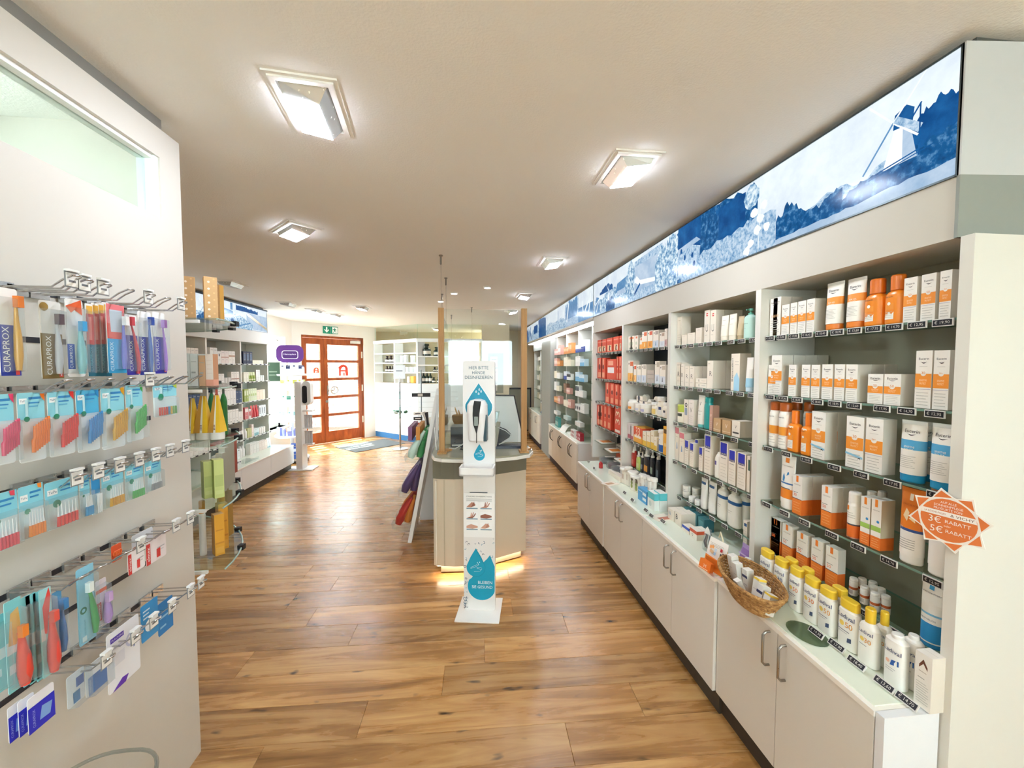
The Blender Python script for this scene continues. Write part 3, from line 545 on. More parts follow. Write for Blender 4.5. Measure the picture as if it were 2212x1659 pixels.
# ================================================================== display wall on the left
LF = -3.03; LB = [3.6, 4.33, 5.04, 5.75, 6.47]; ZL = [1.63, 1.385, 1.113, .873, .61]; LD = .385
LUP = K('eeece6', .5)
for i in range(4):
    y0, y1 = LB[i], LB[i+1]; cy = (y0+y1)/2; o = empty('shelf_bay', (LF, cy, LD)); tag(o, ['shelf bay of the left wall hidden behind the gold gift boxes', 'left-wall shelf bay beside the yellow carrier packs', 'left-wall shelf bay full of narrow white cartons', 'left-wall shelf bay with green and red packs next to the window'][i], 'shelf', 'shelf bays along the left wall'); P = (-LF, -cy, -LD)
    MB().box(-3.329, y1-.028, LD+.001, LF, y1, 1.929, LUP).obj('side_panel', o, P); MB().box(-3.345, y0, LD+.001, -3.33, y1, 1.929, K('b9bbb6', .5)).obj('back_panel', o, P)
    for z in ZL:
        s = MB().box(-3.329, y0+.002, z-.007, LF+.03, y1-.03, z, GREEN).obj('glass_shelf', o, P); MB().box(LF+.03, y0+.002, z-.012, LF+.033, y1-.03, z+.004, K('e9ebe8', .4)).obj('edge_rail', s)
        for q in range(6): link('price_tag', tag_mesh('', .045), s, (LF+.036, y0+.07+q*(y1-y0-.14)/5, z-.008), math.pi/2)
    o2 = empty('base_unit', (-2.69, cy, 0)); tag(o2, ['low white base unit of the left wall hidden behind the partition', 'low white base unit behind the green boxes', 'middle low white base unit of the left display wall', 'low white base unit next to the window stand'][i], 'cabinet', 'low white base units along the left wall'); P = (2.69, -cy, 0)
    MB().box(-3.34, y0, .1, -2.71, y1, LD-.016, LUP).obj('body', o2, P); MB().box(-2.71, y0+.002, .103, -2.69, y1-.002, LD-.02, K('e3e4e4', .45)).obj('front_panel', o2, P); MB().box(-3.34, y0, LD-.016, -2.685, y1, LD-.003, TOPM).obj('worktop', o2, P); MB().box(-3.33, y0, LD-.003, -2.70, y1, LD, DECKG).obj('glass_top', o2, P); MB().box(-3.3, y0, 0, -2.73, y1, .1, KICK).obj('plinth', o2, P)
l3 = empty('lightbox', (LF, 5, 2.1)); tag(l3, 'backlit blue village and windmill picture above the left-hand shelves', 'lightbox'); P = (-LF, -5, -2.1)
MB().box(-3.34, 3.6, 1.93, LF+.02, 6.475, 2.10, K('d5d3cd', .5)).obj('header_board', l3, P); MB().box(-3.34, 3.6, 2.10, LF, 6.47, 2.44, K('d5d3cd', .5)).obj('housing', l3, P)
MB().box(LF, 3.6, 2.10, LF+.004, 6.47, 2.105, fm).box(LF, 3.6, 2.425, LF+.012, 6.47, 2.445, K('1d3b50', .4)).box(LF, 6.46, 2.1, LF+.004, 6.47, 2.44, fm).obj('frame', l3, P); MB().box(-3.34, 3.6, 2.445, LF-.05, 6.47, CEIL, K('5c5a55', .8)).obj('shadow_gap_board', l3, P)  # gap board's dark tone is the shadow line put into colour
p = Print((LF+.003, 3.6, 2.105), (0,1,0), .32); T = lambda u, v=700: onX(u, v, LF)[0]-3.6
p.rect(0, 2.86, 0, 1, 'sky'); p.rect(0,2.0,0,.3,'leaf'); p.rect(.9,1.9,.2,.4,'light'); p.mill(1.42,.18,1.0); p.tree(1.28,1.6,0,[.25,.35,.3,.3],'dark',.05); p.tree(1.6,2.3,0,[.35,.5,.45,.55,.4],'light',.08); p.shape([(1.72,.5),(2.0,.42),(1.98,.66),(1.76,.72)],'mid'); p.rect(1.76,1.96,.34,.48,'water'); p.tree(2.05,2.6,.74,[.95,.95,.9,.86],'deep',.03); p.rect(2.3,2.86,.05,.72,'water'); p.shape([(2.3,.7),(2.38,.68),(2.86,.2),(2.86,.1),(2.32,.6)],'white'); p.tree(2.0,2.45,0,[.35,.45,.35,.3],'light',.06); p.shape([(1.9,.05),(1.98,.0),(2.02,.25),(1.95,.4)],'deep'); p.line((2.1,.1),(2.4,.3),.02,'mid'); p.rect(1.5,1.68,.75,1,'white'); p.line((1.7,.75),(1.72,1),.05,'mid'); p.line((1.95,.7),(1.95,.98),.05,'mid')
p.m.obj('picture', l3, P)
# ================================================================== glazed dispensary at the back
C3 = Vector((-1.035, 8.40, 0)); LABW = K('eef3f6', .4); BLUEK = K('2f6fa6', .5)
def lab_segment(nm, O, E_, cols, shelves, interior):
    d = (E_-O); L = d.length; an = math.atan2(d.y, d.x)
    o = struct(MB().box(0, 0, .12, L, .05, 1.235, LABW).obj(nm, None, O, an))
    MB().box(0, .012, 0, L, .06, .12, BLUEK).obj('blue_plinth', o); MB().box(-.01, -.02, 2.10, L+.01, .07, 2.17, LABW).obj('top_rail', o)
    MB().box(0, .02, 2.17, L, .028, CEIL, GLASS).obj('pane', o)
    for i in range(cols+1): x = L*i/cols; MB().box(max(0, x-.02), -.005, 1.235, min(L, x+.02), .22, 2.10, LABW).obj('mullion', o)
    for z in shelves: MB().box(.02, 0, z-.012, L-.02, .22, z+.012, K('f2f4f2', .4)).obj('shelf_board', o)
    MB().box(.02, .215, 1.235, L-.02, .222, 2.10, glassmat('pale_glass', 'e8ece4', .05, 1.4, .12)).obj('rear_pane', o)
    return o, L, an
w1, L1, a1 = lab_segment('wall_dispensary', B, C3, 2, (1.46, 1.665, 1.875), True)
w2_, L2, a2 = lab_segment('wall_dispensary', C3, Vector((.30, 8.40, 0)), 3, (1.47, 1.62, 1.80), True)
t_ = MB(); t_.text('Rezeptur', 1.02, 2.30, .26, K('9aa092', .6), y=.018, h=.11); t_.obj('etched_lettering', w1)
for i in range(9): MB().box(.03, -.002, .22+i*.105, L2*.62, 0, .226+i*.105, K('c3cacd', .5)).obj('slot_line', w2_)
struct(MB().box(.30, 8.40, 0, .88, 8.52, CEIL, BEIGE).obj('wall_beige')); struct(MB().box(.80, 8.52, 0, .88, 9.75, CEIL, BEIGE).obj('wall_passage'))
struct(MB().box(-2.3, 10.4, 0, .9, 10.5, CEIL, K('c9bda0', .7)).box(-2.42, 9.55, 0, -2.3, 10.5, CEIL, K('c9bda0', .7)).obj('wall_dispensary_rear'))
nb = empty('notice_board', (.59, 8.40, 1.45)); tag(nb, 'grey notice board with pinned sheets on the beige wall', 'notice board')
MB().box(-.16, -.02, -.42, .16, 0, .42, K('8d8d7c', .6)).obj('board', nb)
for i, (x, z, w, h) in enumerate(((-.04, .24, .15, .22), (-.04, -.03, .15, .24), (-.03, -.3, .12, .14))):
    s_ = MB(); s_.box(x-w/2, -.024, z-h/2, x+w/2, -.02, z+h/2, K('e9e4d6', .6)); s_.box(x-w*.35, -.0245, z+h*.2, x+w*.35, -.024, z+h*.26, K('6a675c', .6)); s_.box(x-w*.35, -.0245, z-h*.1, x+w*.3, -.024, z-h*.06, K('8a877c', .6)); s_.obj('sheet', nb)
lab_lamp = lamp(-.7, 9.3, 0, True, 'lit ceiling lamp inside the glazed dispensary')
BRN = K('2a1a14', .15); GRB = K('24362c', .15); LBL = K('e8e6dc', .6)
def apoth(name, h, r, body, loc, rz, label, cat, group=None, stop=None):
    m = MB(); m.lathe([(0,r*.96),(h*.04,r),(h*.16,r,LBL),(h*.42,r),(h*.56,r),(h*.66,r*.55),(h*.74,r*.42),(h*.86,r*.42)], body, 14); o = m.obj(name, None, loc, rz)
    c = MB(); c.lathe([(h*.84,r*.5),(h*.9,r*.62),(h,r*.56)], stop or body, 12); c.obj('stopper', o); return tag(o, label, cat, group)
def lab_at(seg, x, z, y=.1):
    O, d, an = (B, C3-B, a1) if seg == 1 else (C3, Vector((1,0,0)), a2); d = d.normalized(); n = Vector((-d.y, d.x, 0)); q = O+d*x+n*y; return (q.x, q.y, z), an
for i in range(3): l, r_ = lab_at(1, .34+i*.13, 1.678); apoth('apothecary_bottle', .155, .05, BRN, l, r_, seq('large brown apothecary bottle on the upper bottle shelf beside the door', i, 3), 'bottle', 'brown bottles on the upper dispensary shelf')
for i in range(4): l, r_ = lab_at(1, .33+i*.105, 1.473); apoth('apothecary_bottle', .125, .04, BRN, l, r_, seq('small brown apothecary bottle on the lower bottle shelf beside the door', i, 4), 'bottle', 'brown bottles on the lower dispensary shelf')
l, r_ = lab_at(2, .19, 1.813); apoth('apothecary_bottle', .25, .085, GRB, l, r_, 'tallest dark green apothecary bottle on the top dispensary shelf', 'bottle')
l, r_ = lab_at(2, .39, 1.813); apoth('apothecary_bottle', .19, .062, GRB, l, r_, 'dark green apothecary bottle right of the tallest one', 'bottle')
l, r_ = lab_at(2, .50, 1.633); apoth('apothecary_bottle', .13, .045, BRN, l, r_, 'single brown flask alone on the second dispensary shelf', 'bottle')
for i in range(4): l, r_ = lab_at(2, .33+i*.1, 1.247); apoth('apothecary_bottle', .12, .04, K('1d2a22', .2), l, r_, seq('small dark bottle with white label on the lowest dispensary shelf', i, 4), 'bottle', 'dark bottles on the lowest dispensary shelf')
for i in range(3): l, r_ = lab_at(2, .12+i*.07, 1.247); apoth('apothecary_bottle', .24, .035, K('22352b', .2), l, r_, seq('tall narrow green bottle at the corner of the dispensary', i, 3), 'bottle', 'tall green bottles at the dispensary corner')
for i in range(5): l, r_ = lab_at(2, .35+i*.075, 1.483); apoth('apothecary_bottle', .1, .034, K('15161c', .2), l, r_, seq('small black bottle on the third dispensary shelf', i, 5), 'bottle', 'black bottles on the third dispensary shelf')
def wjar(loc, rz, w, h, label, group):
    m = MB(); m.lathe([(0,w*.48),(.01,w/2),(h*.8,w/2)], K('dfe5ea', .3), 14); o = m.obj('storage_jar', None, loc, rz); c = MB(); c.lathe([(h*.8,w*.52),(h*.97,w*.52),(h,w*.46)], K('eceff2', .3), 14); c.obj('lid', o); tag(o, label, 'jar', group)
for i, x in enumerate((.86, .98, 1.2)): l, r_ = lab_at(1, x, 1.678); wjar(l, r_, .1, .15+.02*(i % 2), seq('white storage jar on the upper glass shelf of the dispensary', i, 3), 'white jars on the upper dispensary shelf')
for i, x in enumerate((1.03, 1.16, 1.3)): l, r_ = lab_at(1, x, 1.473); wjar(l, r_, .09, .11, seq('white storage jar on the lower glass shelf of the dispensary', i, 3), 'white jars on the lower dispensary shelf')
l, r_ = lab_at(1, 1.2, 1.247); m = MB(); m.box(-.05, -.03, 0, .05, .03, .14, K('e9a63a', .5)); tag(m.obj('carton', None, l, r_), 'yellow carton on the bottom shelf of the dispensary window', 'carton')
l, r_ = lab_at(1, 1.08, 1.247); m = MB(); m.box(-.035, -.03, 0, .035, .03, .13, K('f0eee6', .5)); tag(m.obj('carton', None, l, r_), 'white carton left of the yellow one in the dispensary window', 'carton')
# ================================================================== sales counter with posts and screen
CB = K('d9cbb4', .5); CG = K('75715f', .55)
sc_ = empty('sales_counter', (.1, 3.4, 0)); tag(sc_, 'beige sales counter with grey band and glass top in the middle of the room', 'counter'); P = (-.1, -3.4, 0)
front = [(-.262, 3.03), (-.20, 3.005), (-.1, 2.985), (.0, 2.985)]
body = front+[(.472, 3.20), (.472, 3.95), (-.262, 3.95)]
MB().prism(body, .08, .752, CB).obj('body', sc_, P)
MB().prism([(x+(.004 if x > 0 else -.004), y-.004) for x, y in body], .752, .90, CG).obj('grey_band', sc_, P)
m = MB(); m.box(-.245, 3.0, .085, -.237, 3.02, .74, K('eee6d6', .5)); m.bar((-.18,2.996,.085), (-.18,2.996,.745), .006, .008, K('c2b499', .5)); m.bar((-.02,2.982,.085), (-.02,2.982,.745), .005, .006, K('b5a78c', .5)); m.obj('panel_joint', sc_, P)
kick = [(-.21, 3.05), (-.02, 3.04), (.435, 3.235), (.435, 3.9), (-.21, 3.9)]
m = MB(); m.prism(kick, .012, .08, K('a3937a', .6)); m.obj('plinth', sc_, P)
MB().prism([(-.235, 3.03), (-.02, 3.01), (.455, 3.215), (.455, 3.23), (-.02, 3.028), (-.235, 3.045)], .070, .078, K('fff1d8', .5, emit=9)).obj('light_strip', sc_, P)
top = [(-.275, 3.05), (-.25, 2.95)]+[(-.25+.61*i/10, 2.95-.09*math.sin(math.pi*(.12+.76*i/10))) for i in range(1, 10)]+[(.36, 2.915), (.47, 2.98), (.515, 3.10), (.50, 3.3), (.48, 4.0), (-.275, 4.0)]
MB().prism(top, .903, .925, K('f1ede4', .3)).obj('top_edge', sc_, P); MB().prism([(x*.985+.001, y+.012) for x, y in top], .925, .937, K('9b9882', .06)).obj('glass_top', sc_, P)
def post(x, y, lab):
    o = empty('oak_post', (x, y, .937)); tag(o, lab, 'post', 'oak posts of the sneeze guard')
    MB().box(-.021, -.021, .012, .021, .021, 1.10, POST).obj('upright', o); MB().box(-.034, -.05, 0, .034, .05, .012, POST).obj('foot_block', o)
    m = MB(); m.bar((.0,.02,.006), (.05,.1,.006), .05, .012, POST); m.obj('foot', o)
post(-.196, 3.06, 'left square oak post of the sneeze guard on the counter'); post(.43, 3.03, 'right square oak post of the sneeze guard on the counter')
m = MB(); m.box(-.174, 3.05, .99, .388, 3.055, 2.03, ACRYL); tag(m.obj('sneeze_guard'), 'clear acrylic sneeze guard held between the two oak posts', 'screen')
m = MB(); m.box(-.196, 3.09, .99, -.191, 3.95, 2.0, ACRYL); tag(m.obj('sneeze_guard'), 'clear acrylic side screen behind the left oak post', 'screen')
WIREL = ['nearest', 'second', 'third', 'fourth', 'farthest']
for i, (x, y, zb) in enumerate(((-.204, 3.205, 2.03), (-.208, 4.012, 1.95), (-.30, 4.908, 1.9), (.066, 5.972, 1.95), (-.268, 6.865, 1.95))):
    o = empty('suspension_wire', (x, y, zb)); tag(o, WIREL[i]+' steel suspension wire hanging from the ceiling behind the oak post', 'wire', 'steel suspension wires')
    MB().tube([(0,0,0), (0,0,CEIL-zb-.06)], .0016, K('8b877f', .4, .7), 6).obj('cable', o); m = MB(); m.lathe([(CEIL-zb-.075,.004),(CEIL-zb-.07,.0075),(CEIL-zb-.012,.0075),(CEIL-zb-.008,.016),(CEIL-zb,.016)], K('8f8b84', .35, .7), 12); m.obj('gripper', o)
m = MB(); m.box(-.21, 4.0, 1.0, -.204, 4.9, 1.95, ACRYL); tag(m.obj('hanging_screen'), 'clear acrylic screen hanging on the second and third wire', 'screen')
m = MB(); m.box(-.27, 5.97, 1.0, .07, 5.976, 1.95, ACRYL); tag(m.obj('hanging_screen'), 'clear acrylic screen hanging on the fourth wire', 'screen')
# things on the counter
TZ = .937
m = MB(); m.plate([(-.11,0),(.165,0),(.085,.40),(-.11,.405)], (.32, 3.42, TZ+.002), (1,0,0), (0,.12,.99), .006, K('dcdad4', .4)); o = m.obj('privacy_board'); tag(o, 'white slanted privacy board with dark rim on the counter', 'screen')
b = MB(); b.bar((.485,3.42,TZ+.012), (.405,3.468,TZ+.402), .014, .012, K('1c1a22', .4)); b.bar((.41,3.468,TZ+.405), (.21,3.468,TZ+.41), .014, .012, K('1c1a22', .4)); b.obj('rim', o)
po = empty('payment_terminal', (.27, 3.19, TZ)); tag(po, 'dark payment terminal with pale outline behind the white stand', 'terminal')
NAVY = K('14162a', .35)
m = MB(); m.plate([(-.12,.0),(.0,.0),(.075,.045),(.09,.075),(.05,.115),(-.02,.145),(-.12,.15)], (0,.06,.02), (1,0,0), (0,0,1), -.05, NAVY); m.box(-.12, -.03, 0, .16, .09, .02, NAVY); m.obj('housing', po)
m = MB(); m.tube([(-.03,.004,.17),(.035,.004,.14),(.088,.004,.095),(.07,.004,.065),(-.02,.004,.03)], .0035, K('e4e2dc', .4)); m.obj('outline', po)
m = MB(); m.plate([(-.13,.0),(-.085,0),(-.07,.17),(-.13,.18)], (0,-.02,.01), (1,0,0), (0,.3,.95), -.02, K('e9e7e0', .4)); m.bar((-.06,-.02,.0), (-.02,.03,.21), .03, .014, K('b9b6a6', .4)); m.obj('stand_arm', po)
m = MB(); m.plate([(-.14,.20),(-.03,.205),(-.01,.30),(-.14,.31)], (.0,.0,0), (1,0,0), (0,.1,.99), -.012, K('9ea596', .3)); m.plate([(-.135,.206),(-.04,.21),(-.025,.294),(-.135,.304)], (.0,-.012,0), (1,0,0), (0,.1,.99), .0005, K('5d6b60', .15)); m.obj('display', po)
kb = empty('receipt_printer', (-.03, 3.36, TZ)); tag(kb, 'black receipt printer with grey lid beside the left post', 'printer')
MB().box(-.11, -.09, 0, .07, .09, .105, K('12131f', .3)).obj('housing', kb); MB().prism([(-.11,-.09),(.07,-.09),(.06,.08),(-.10,.08)], .105, .165, K('4c5154', .35)).obj('lid', kb); m = MB(); m.text('HP', .02, .05, .035, K('6d6f78', .4), y=-.0905); m.obj('badge', kb); MB().box(-.1, -.1, .01, -.02, -.088, .022, K('c9c7bf', .4)).obj('paper_slot', kb)
m = MB(); m.tube([(-.15,3.2,TZ+.006),(-.1,3.15,TZ+.01),(-.04,3.16,TZ+.045),(.04,3.17,TZ+.04),(.1,3.15,TZ+.006)], .004, K('d8d4ca', .5)); tag(m.obj('cable'), 'pale cable lying across the counter in front of the printer', 'cable')
m = MB(); m.tube([(-.02,3.25,TZ+.03),(-.06,3.12,TZ+.012),(.0,3.09,TZ+.005),(.06,3.10,TZ+.005)], .0035, BLACK); tag(m.obj('cable'), 'black cable looping over the counter edge of the printer', 'cable')
m = MB(); m.bar((-.245,3.17,TZ), (-.262,3.19,TZ+.18), .006, .06, K('e6e4de', .4), up=(0,1,0)); tag(m.obj('flyer_holder'), 'upright white flyer holder left of the oak post', 'holder')
# second counter behind, its white front and wicker decoration
s2 = empty('sales_counter', (-.2, 4.6, 0)); tag(s2, 'second sales counter with white front behind the first one', 'counter'); P = (.2, -4.6, 0)
MB().box(-.50, 4.16, .0, -.02, 5.2, .90, K('e6e6e4', .45)).obj('body', s2, P); MB().box(-.50, 4.15, .90, 0, 5.22, .937, K('c9c5b6', .2)).obj('top', s2, P)
m = MB(); m.lathe([(0,.09),(.05,.115),(.10,.12),(.11,.11)], K('8a6a3c', .8, bump=.8, bscale=120), 18, sy=.7); o = tag(m.obj('decoration_basket', None, (-.06, 4.55, .937)), 'wicker decoration basket on the second counter', 'basket')
for i in range(9):
    a = i*.7; m = MB(); m.tube([(.05*math.cos(a), .03*math.sin(a), .09), (.09*math.cos(a), .06*math.sin(a), .16+.02*(i % 3))], [.012,.004], K(['b08a50','7b5a30','c9a56a'][i % 3], .8), 6); m.obj('twig', o)
m = MB(); m.lathe([(0,.03),(.02,.045),(.10,.02),(.13,.028),(.2,.012)], K('b59a68', .6), 12); tag(m.obj('figurine', None, (-.27, 4.5, .937)), 'small pale wooden figurine standing beside the wicker decoration', 'figurine')
tag(MB().box(-.02, 5.6, 0, .5, 6.6, .95, K('d8cdb8', .5)).box(-.04, 5.58, .95, .52, 6.62, .98, K('b7b3a4', .2)).obj('sales_counter'), 'third sales counter farther back, mostly hidden by the stand', 'counter')
for i, (x, y) in enumerate(((.12, 5.8), (.02, 4.95-.1))): pass
mo = empty('monitor', (.22, 5.9, .98)); tag(mo, 'computer monitor turned away on the third counter', 'monitor'); MB().box(-.02, -.03, 0, .02, .03, .12, BLACK).obj('foot', mo); MB().box(-.2, -.02, .1, .2, .015, .38, K('2a2d33', .4)).obj('screen', mo)
# passage: low grey panel, extinguisher, framed poster
gp = empty('grey_hatch', (1.28, 9.70, 0)); tag(gp, 'low grey hatch with dark frame at the end of the passage', 'hatch'); MB().box(-.25, 0, .02, .25, .04, 1.03, K('8e8d7a', .6)).obj('panel', gp)
m = MB(); m.box(-.28, -.01, 0, -.25, .045, 1.07, K('1c1a20', .5)); m.box(.25, -.01, 0, .28, .045, 1.07, K('1c1a20', .5)); m.box(-.25, -.01, 1.03, .25, .045, 1.07, K('1c1a20', .5)); m.box(-.25, -.01, 0, .25, .045, .03, K('1c1a20', .5)); m.obj('frame', gp)
fe = empty('fire_extinguisher', (1.375, 9.648, .69)); tag(fe, 'small red fire extinguisher hanging at the end of the passage', 'extinguisher'); m = MB(); m.lathe([(0,.04),(.01,.05),(.2,.05),(.235,.03),(.25,.015)], K('c41f22', .3), 14); m.obj('cylinder', fe); m = MB(); m.box(-.03,-.012,.25,.012,.012,.29,BLACK); m.obj('valve', fe); MB().box(-.02, .03, .1, .02, .0515, .16, BLACK).obj('bracket', fe)
fp = empty('counter_poster', (1.45, 7.72, .667), -math.pi/2); tag(fp, 'small framed blue poster standing on the passage cabinet', 'poster'); 
m = MB(); m.box(-.09, -.006, 0, .09, .006, .25, K('1d2840', .4)); m.box(-.078, -.0075, .012, .078, -.006, .20, K('b9a98a', .4)); m.plate([(-.078,.012),(.078,.012),(.078,.09)], (0,-.0075,0), (1,0,0), (0,0,1), .0004, K('2f67a0', .4)); m.box(-.05,-.0078,.21,.05,-.006,.23,K('dfe4ea', .4)); m.obj('board', fp)
# ================================================================== hand sanitiser stand
st = empty('sanitiser_stand', (.07, 2.545, 0), math.radians(-10)); tag(st, 'white hand sanitiser stand with blue drops and German lettering in front of the counter', 'stand')
SW = K('eae8e6', .35); AQ = K('1593b0', .45); AQ2 = K('0aa0c2', .45); INK = K('1b5f70', .5); NV = K('1d3550', .5)
MB().box(-.14, -.125, 0, .14, .145, .006, K('f3f1ec', .4)).obj('base_plate', st)
m = MB(); pts = rrect(-.1025, .006, .1025, 1.633, .014); m.plate(pts, (0, .045, 0), (1,0,0), (0,0,1), .045, SW); m.obj('column', st)
m = MB(); Y = -.0006
m.text('HIER BITTE', 0, 1.59, .125, INK, y=Y, h=.019); m.text('HÄNDE', 0, 1.561, .082, INK, y=Y, h=.024); m.text('DESINFIZIEREN', 0, 1.529, .176, INK, y=Y, h=.0195)
def dr_(m, cx, z0, w, h, mt, y): m.plate([(cx+a, z0+h/2+b_) for a, b_ in drop(0, 0, w, h)], (0, y, 0), (1,0,0), (0,0,1), 0, mt)
dr_(m, 0, 1.25, .184, .246, K('f6f6f4', .5), Y); dr_(m, 0, 1.255, .174, .236, AQ, Y-.0004)
for x, z in ((.004, 1.452), (-.016, 1.438), (.016, 1.44), (0, 1.425)): dr_(m, x, z-.008, .011, .017, K('f2f4f4', .5), Y-.0008); dr_(m, x, z-.005, .005, .008, AQ, Y-.0012)
dr_(m, .003, .993, .072, .108, AQ2, Y)
def hand(m, cx, cz, k, mt, y):
    for q in ([(-.5,.05),(-.2,.2),(.05,.32),(.2,.22)], [(-.5,-.02),(-.25,.05),(.0,.16),(.12,.06),(.4,.08),(.5,.0)], [(-.2,-.3),(.1,-.28),(.35,-.22),(.5,-.05)], [(.05,.0),(.3,-.05),(.45,-.12)]):
        for a, b_ in zip(q[:-1], q[1:]): m.bar((cx+a[0]*k, y, cz+a[1]*k), (cx+b_[0]*k, y, cz+b_[1]*k), .0014, .0004, mt, up=(0,1,0))
    for x, z in ((.1,.5),(.3,.55),(.2,.38)): dr_(m, cx+x*k, cz+z*k-.004, .0055, .009, mt, y)
hand(m, .003, 1.033, .05, K('f0f6f6', .5), Y-.0008)
# lower drops and water beads
rb = random.Random(5)
for i in range(46):
    x = rb.uniform(-.092, .098); z = rb.choice([rb.uniform(.36, .49), rb.uniform(.02, .1), rb.uniform(.1, .35)])
    if z < .36 and -.07 < x: x = rb.uniform(-.1, -.08)
    r = rb.uniform(.003, .0085); a0 = rb.uniform(0, 6.28); ou = [(x+r*math.cos(a0+t*.5), z+r*1.1*math.sin(a0+t*.5)) for t in range(9)]; inn = [(x+r*.62*math.cos(a0+t*.5), z+r*.68*math.sin(a0+t*.5)) for t in range(8, -1, -1)]
    m.plate(ou+inn, (0, Y, 0), (1,0,0), (0,0,1), 0, K(['1d3550', '3c5f7c', '7fa3b8'][i % 3], .4))
big = [(.015+.092*math.sin(a), .165-.092*math.cos(a)) for a in [math.radians(-118+200*i/20) for i in range(21)]]
big = [(min(.1, x), z) for x, z in big]+[(.1, .30), (.088, .33), (.070, .375), (.052, .35), (.0, .30), (-.05, .22)]
m.plate(big, (0, Y-.0003, 0), (1,0,0), (0,0,1), 0, AQ2); dr_(m, -.022, .228, .124, .19, K('0a8fb0', .5), Y-.0007); dr_(m, -.0225, .231, .119, .183, AQ2, Y-.0011)
hand(m, -.02, .285, .075, K('e9f6fa', .5), Y-.0015); m.text('BLEIBEN', .038, .192, .092, K('f2fbfd', .5), y=Y-.0009, h=.019); m.text('SIE GESUND', .018, .161, .135, K('f2fbfd', .5), y=Y-.0009, h=.019)
m.obj('printed_sheet', st)
ps = MB(); ps.box(-.099, -.0035, .492, .1, -.0008, .782, K('f4f4f3', .4)); ps.box(-.06, -.004, .783, .055, -.001, .787, K('2a3a48', .4)); ps.text('STANDARD EINREIBEMETHODE', 0, .76, .165, K('5d646a', .5), y=-.004, h=.008)
for i in range(4): ps.box(-.083, -.004, .743-i*.006, .083, -.0036, .745-i*.006, K('b4b8bc', .5))
SK = [K('b98470', .6), K('96604e', .6), K('cf9f8a', .6)]
for r_ in range(3):
    for c_ in range(2):
        x0, z0 = -.082+c_*.091, .678-r_*.069; ps.box(x0, -.004, z0, x0+.073, -.0036, z0+.05, K('f7f8f8', .4)); ps.box(x0, -.0043, z0, x0+.073, -.0038, z0+.007, K('7d9cae', .4))
        sh = {0: [[(.0,.012),(.02,.03),(.035,.045),(.055,.035),(.06,.025),(.03,.01)], [(.03,.012),(.045,.04),(.05,.048),(.055,.02)]], 1: [[(.0,.008),(.03,.02),(.05,.022),(.04,.008)], [(.025,.015),(.03,.045),(.034,.045),(.036,.02)], [(.034,.018),(.044,.048),(.048,.046),(.042,.018)], [(.04,.016),(.058,.042),(.062,.038),(.048,.014)]], 2: [[(.0,.012),(.0,.026),(.03,.038),(.05,.032),(.073,.026),(.073,.016),(.04,.008)]]}[(r_+c_) % 3]
        for k_, q in enumerate(sh): ps.plate([(x0+a, z0+b_) for a, b_ in q], (0, -.0046-k_*.0002, 0), (1,0,0), (0,0,1), 0, SK[(k_+r_) % 3])
ps.obj('instruction_card', st)
dp = MB()
def sec(z, w, d, xo=0): return [(xo+w*math.copysign(abs(math.cos(a))**.6, math.cos(a)), -d/2-.001+d/2*math.copysign(abs(math.sin(a))**.6, math.sin(a)), z) for a in [2*math.pi*i/20 for i in range(20)]]
dp.rings([sec(1.128,.05,.085), sec(1.14,.054,.095), sec(1.22,.058,.10), sec(1.31,.064,.105), sec(1.36,.062,.10), sec(1.385,.046,.09), sec(1.393,.02,.07)], [SW]*6); d_ = dp.obj('dispenser', st)
m = MB(); m.plate([(.0,1.128),(.004,1.128),(.004,1.19),(.016,1.25),(.02,1.31),(.03,1.385),(-.012,1.388),(-.02,1.35),(-.022,1.3),(-.018,1.24),(.0,1.185)], (0, -.103, 0), (1,0,0), (0,0,1), .006, K('14161c', .2)); m.obj('black_inlay', d_)
m = MB(); m.plate(rrect(-.012, 1.235, .012, 1.292, .004), (0, -.11, 0), (1,0,0), (0,0,1), .002, K('8d958f', .25)); m.obj('level_window', d_); MB().box(.042, -.09, 1.135, .062, -.02, 1.30, K('2b4a55', .3)).obj('side_grip', d_)
tr = MB(); tr.plate(rrect(-.108, -.13, .108, -.001, .02), (0, 0, .925), (1,0,0), (0,1,0), .01, SW)
ou = rrect(-.108, -.13, .108, -.001, .02); inn = rrect(-.098, -.12, .098, -.008, .014); tr.rings([[(x,y,.925) for x,y in ou], [(x,y,.975) for x,y in ou], [(x,y,.975) for x,y in inn], [(x,y,.937) for x,y in inn]], [SW]*3, False, False, False); tr.box(.07, -.03, .895, .085, -.002, .925, SW); tr.obj('drip_tray', st)
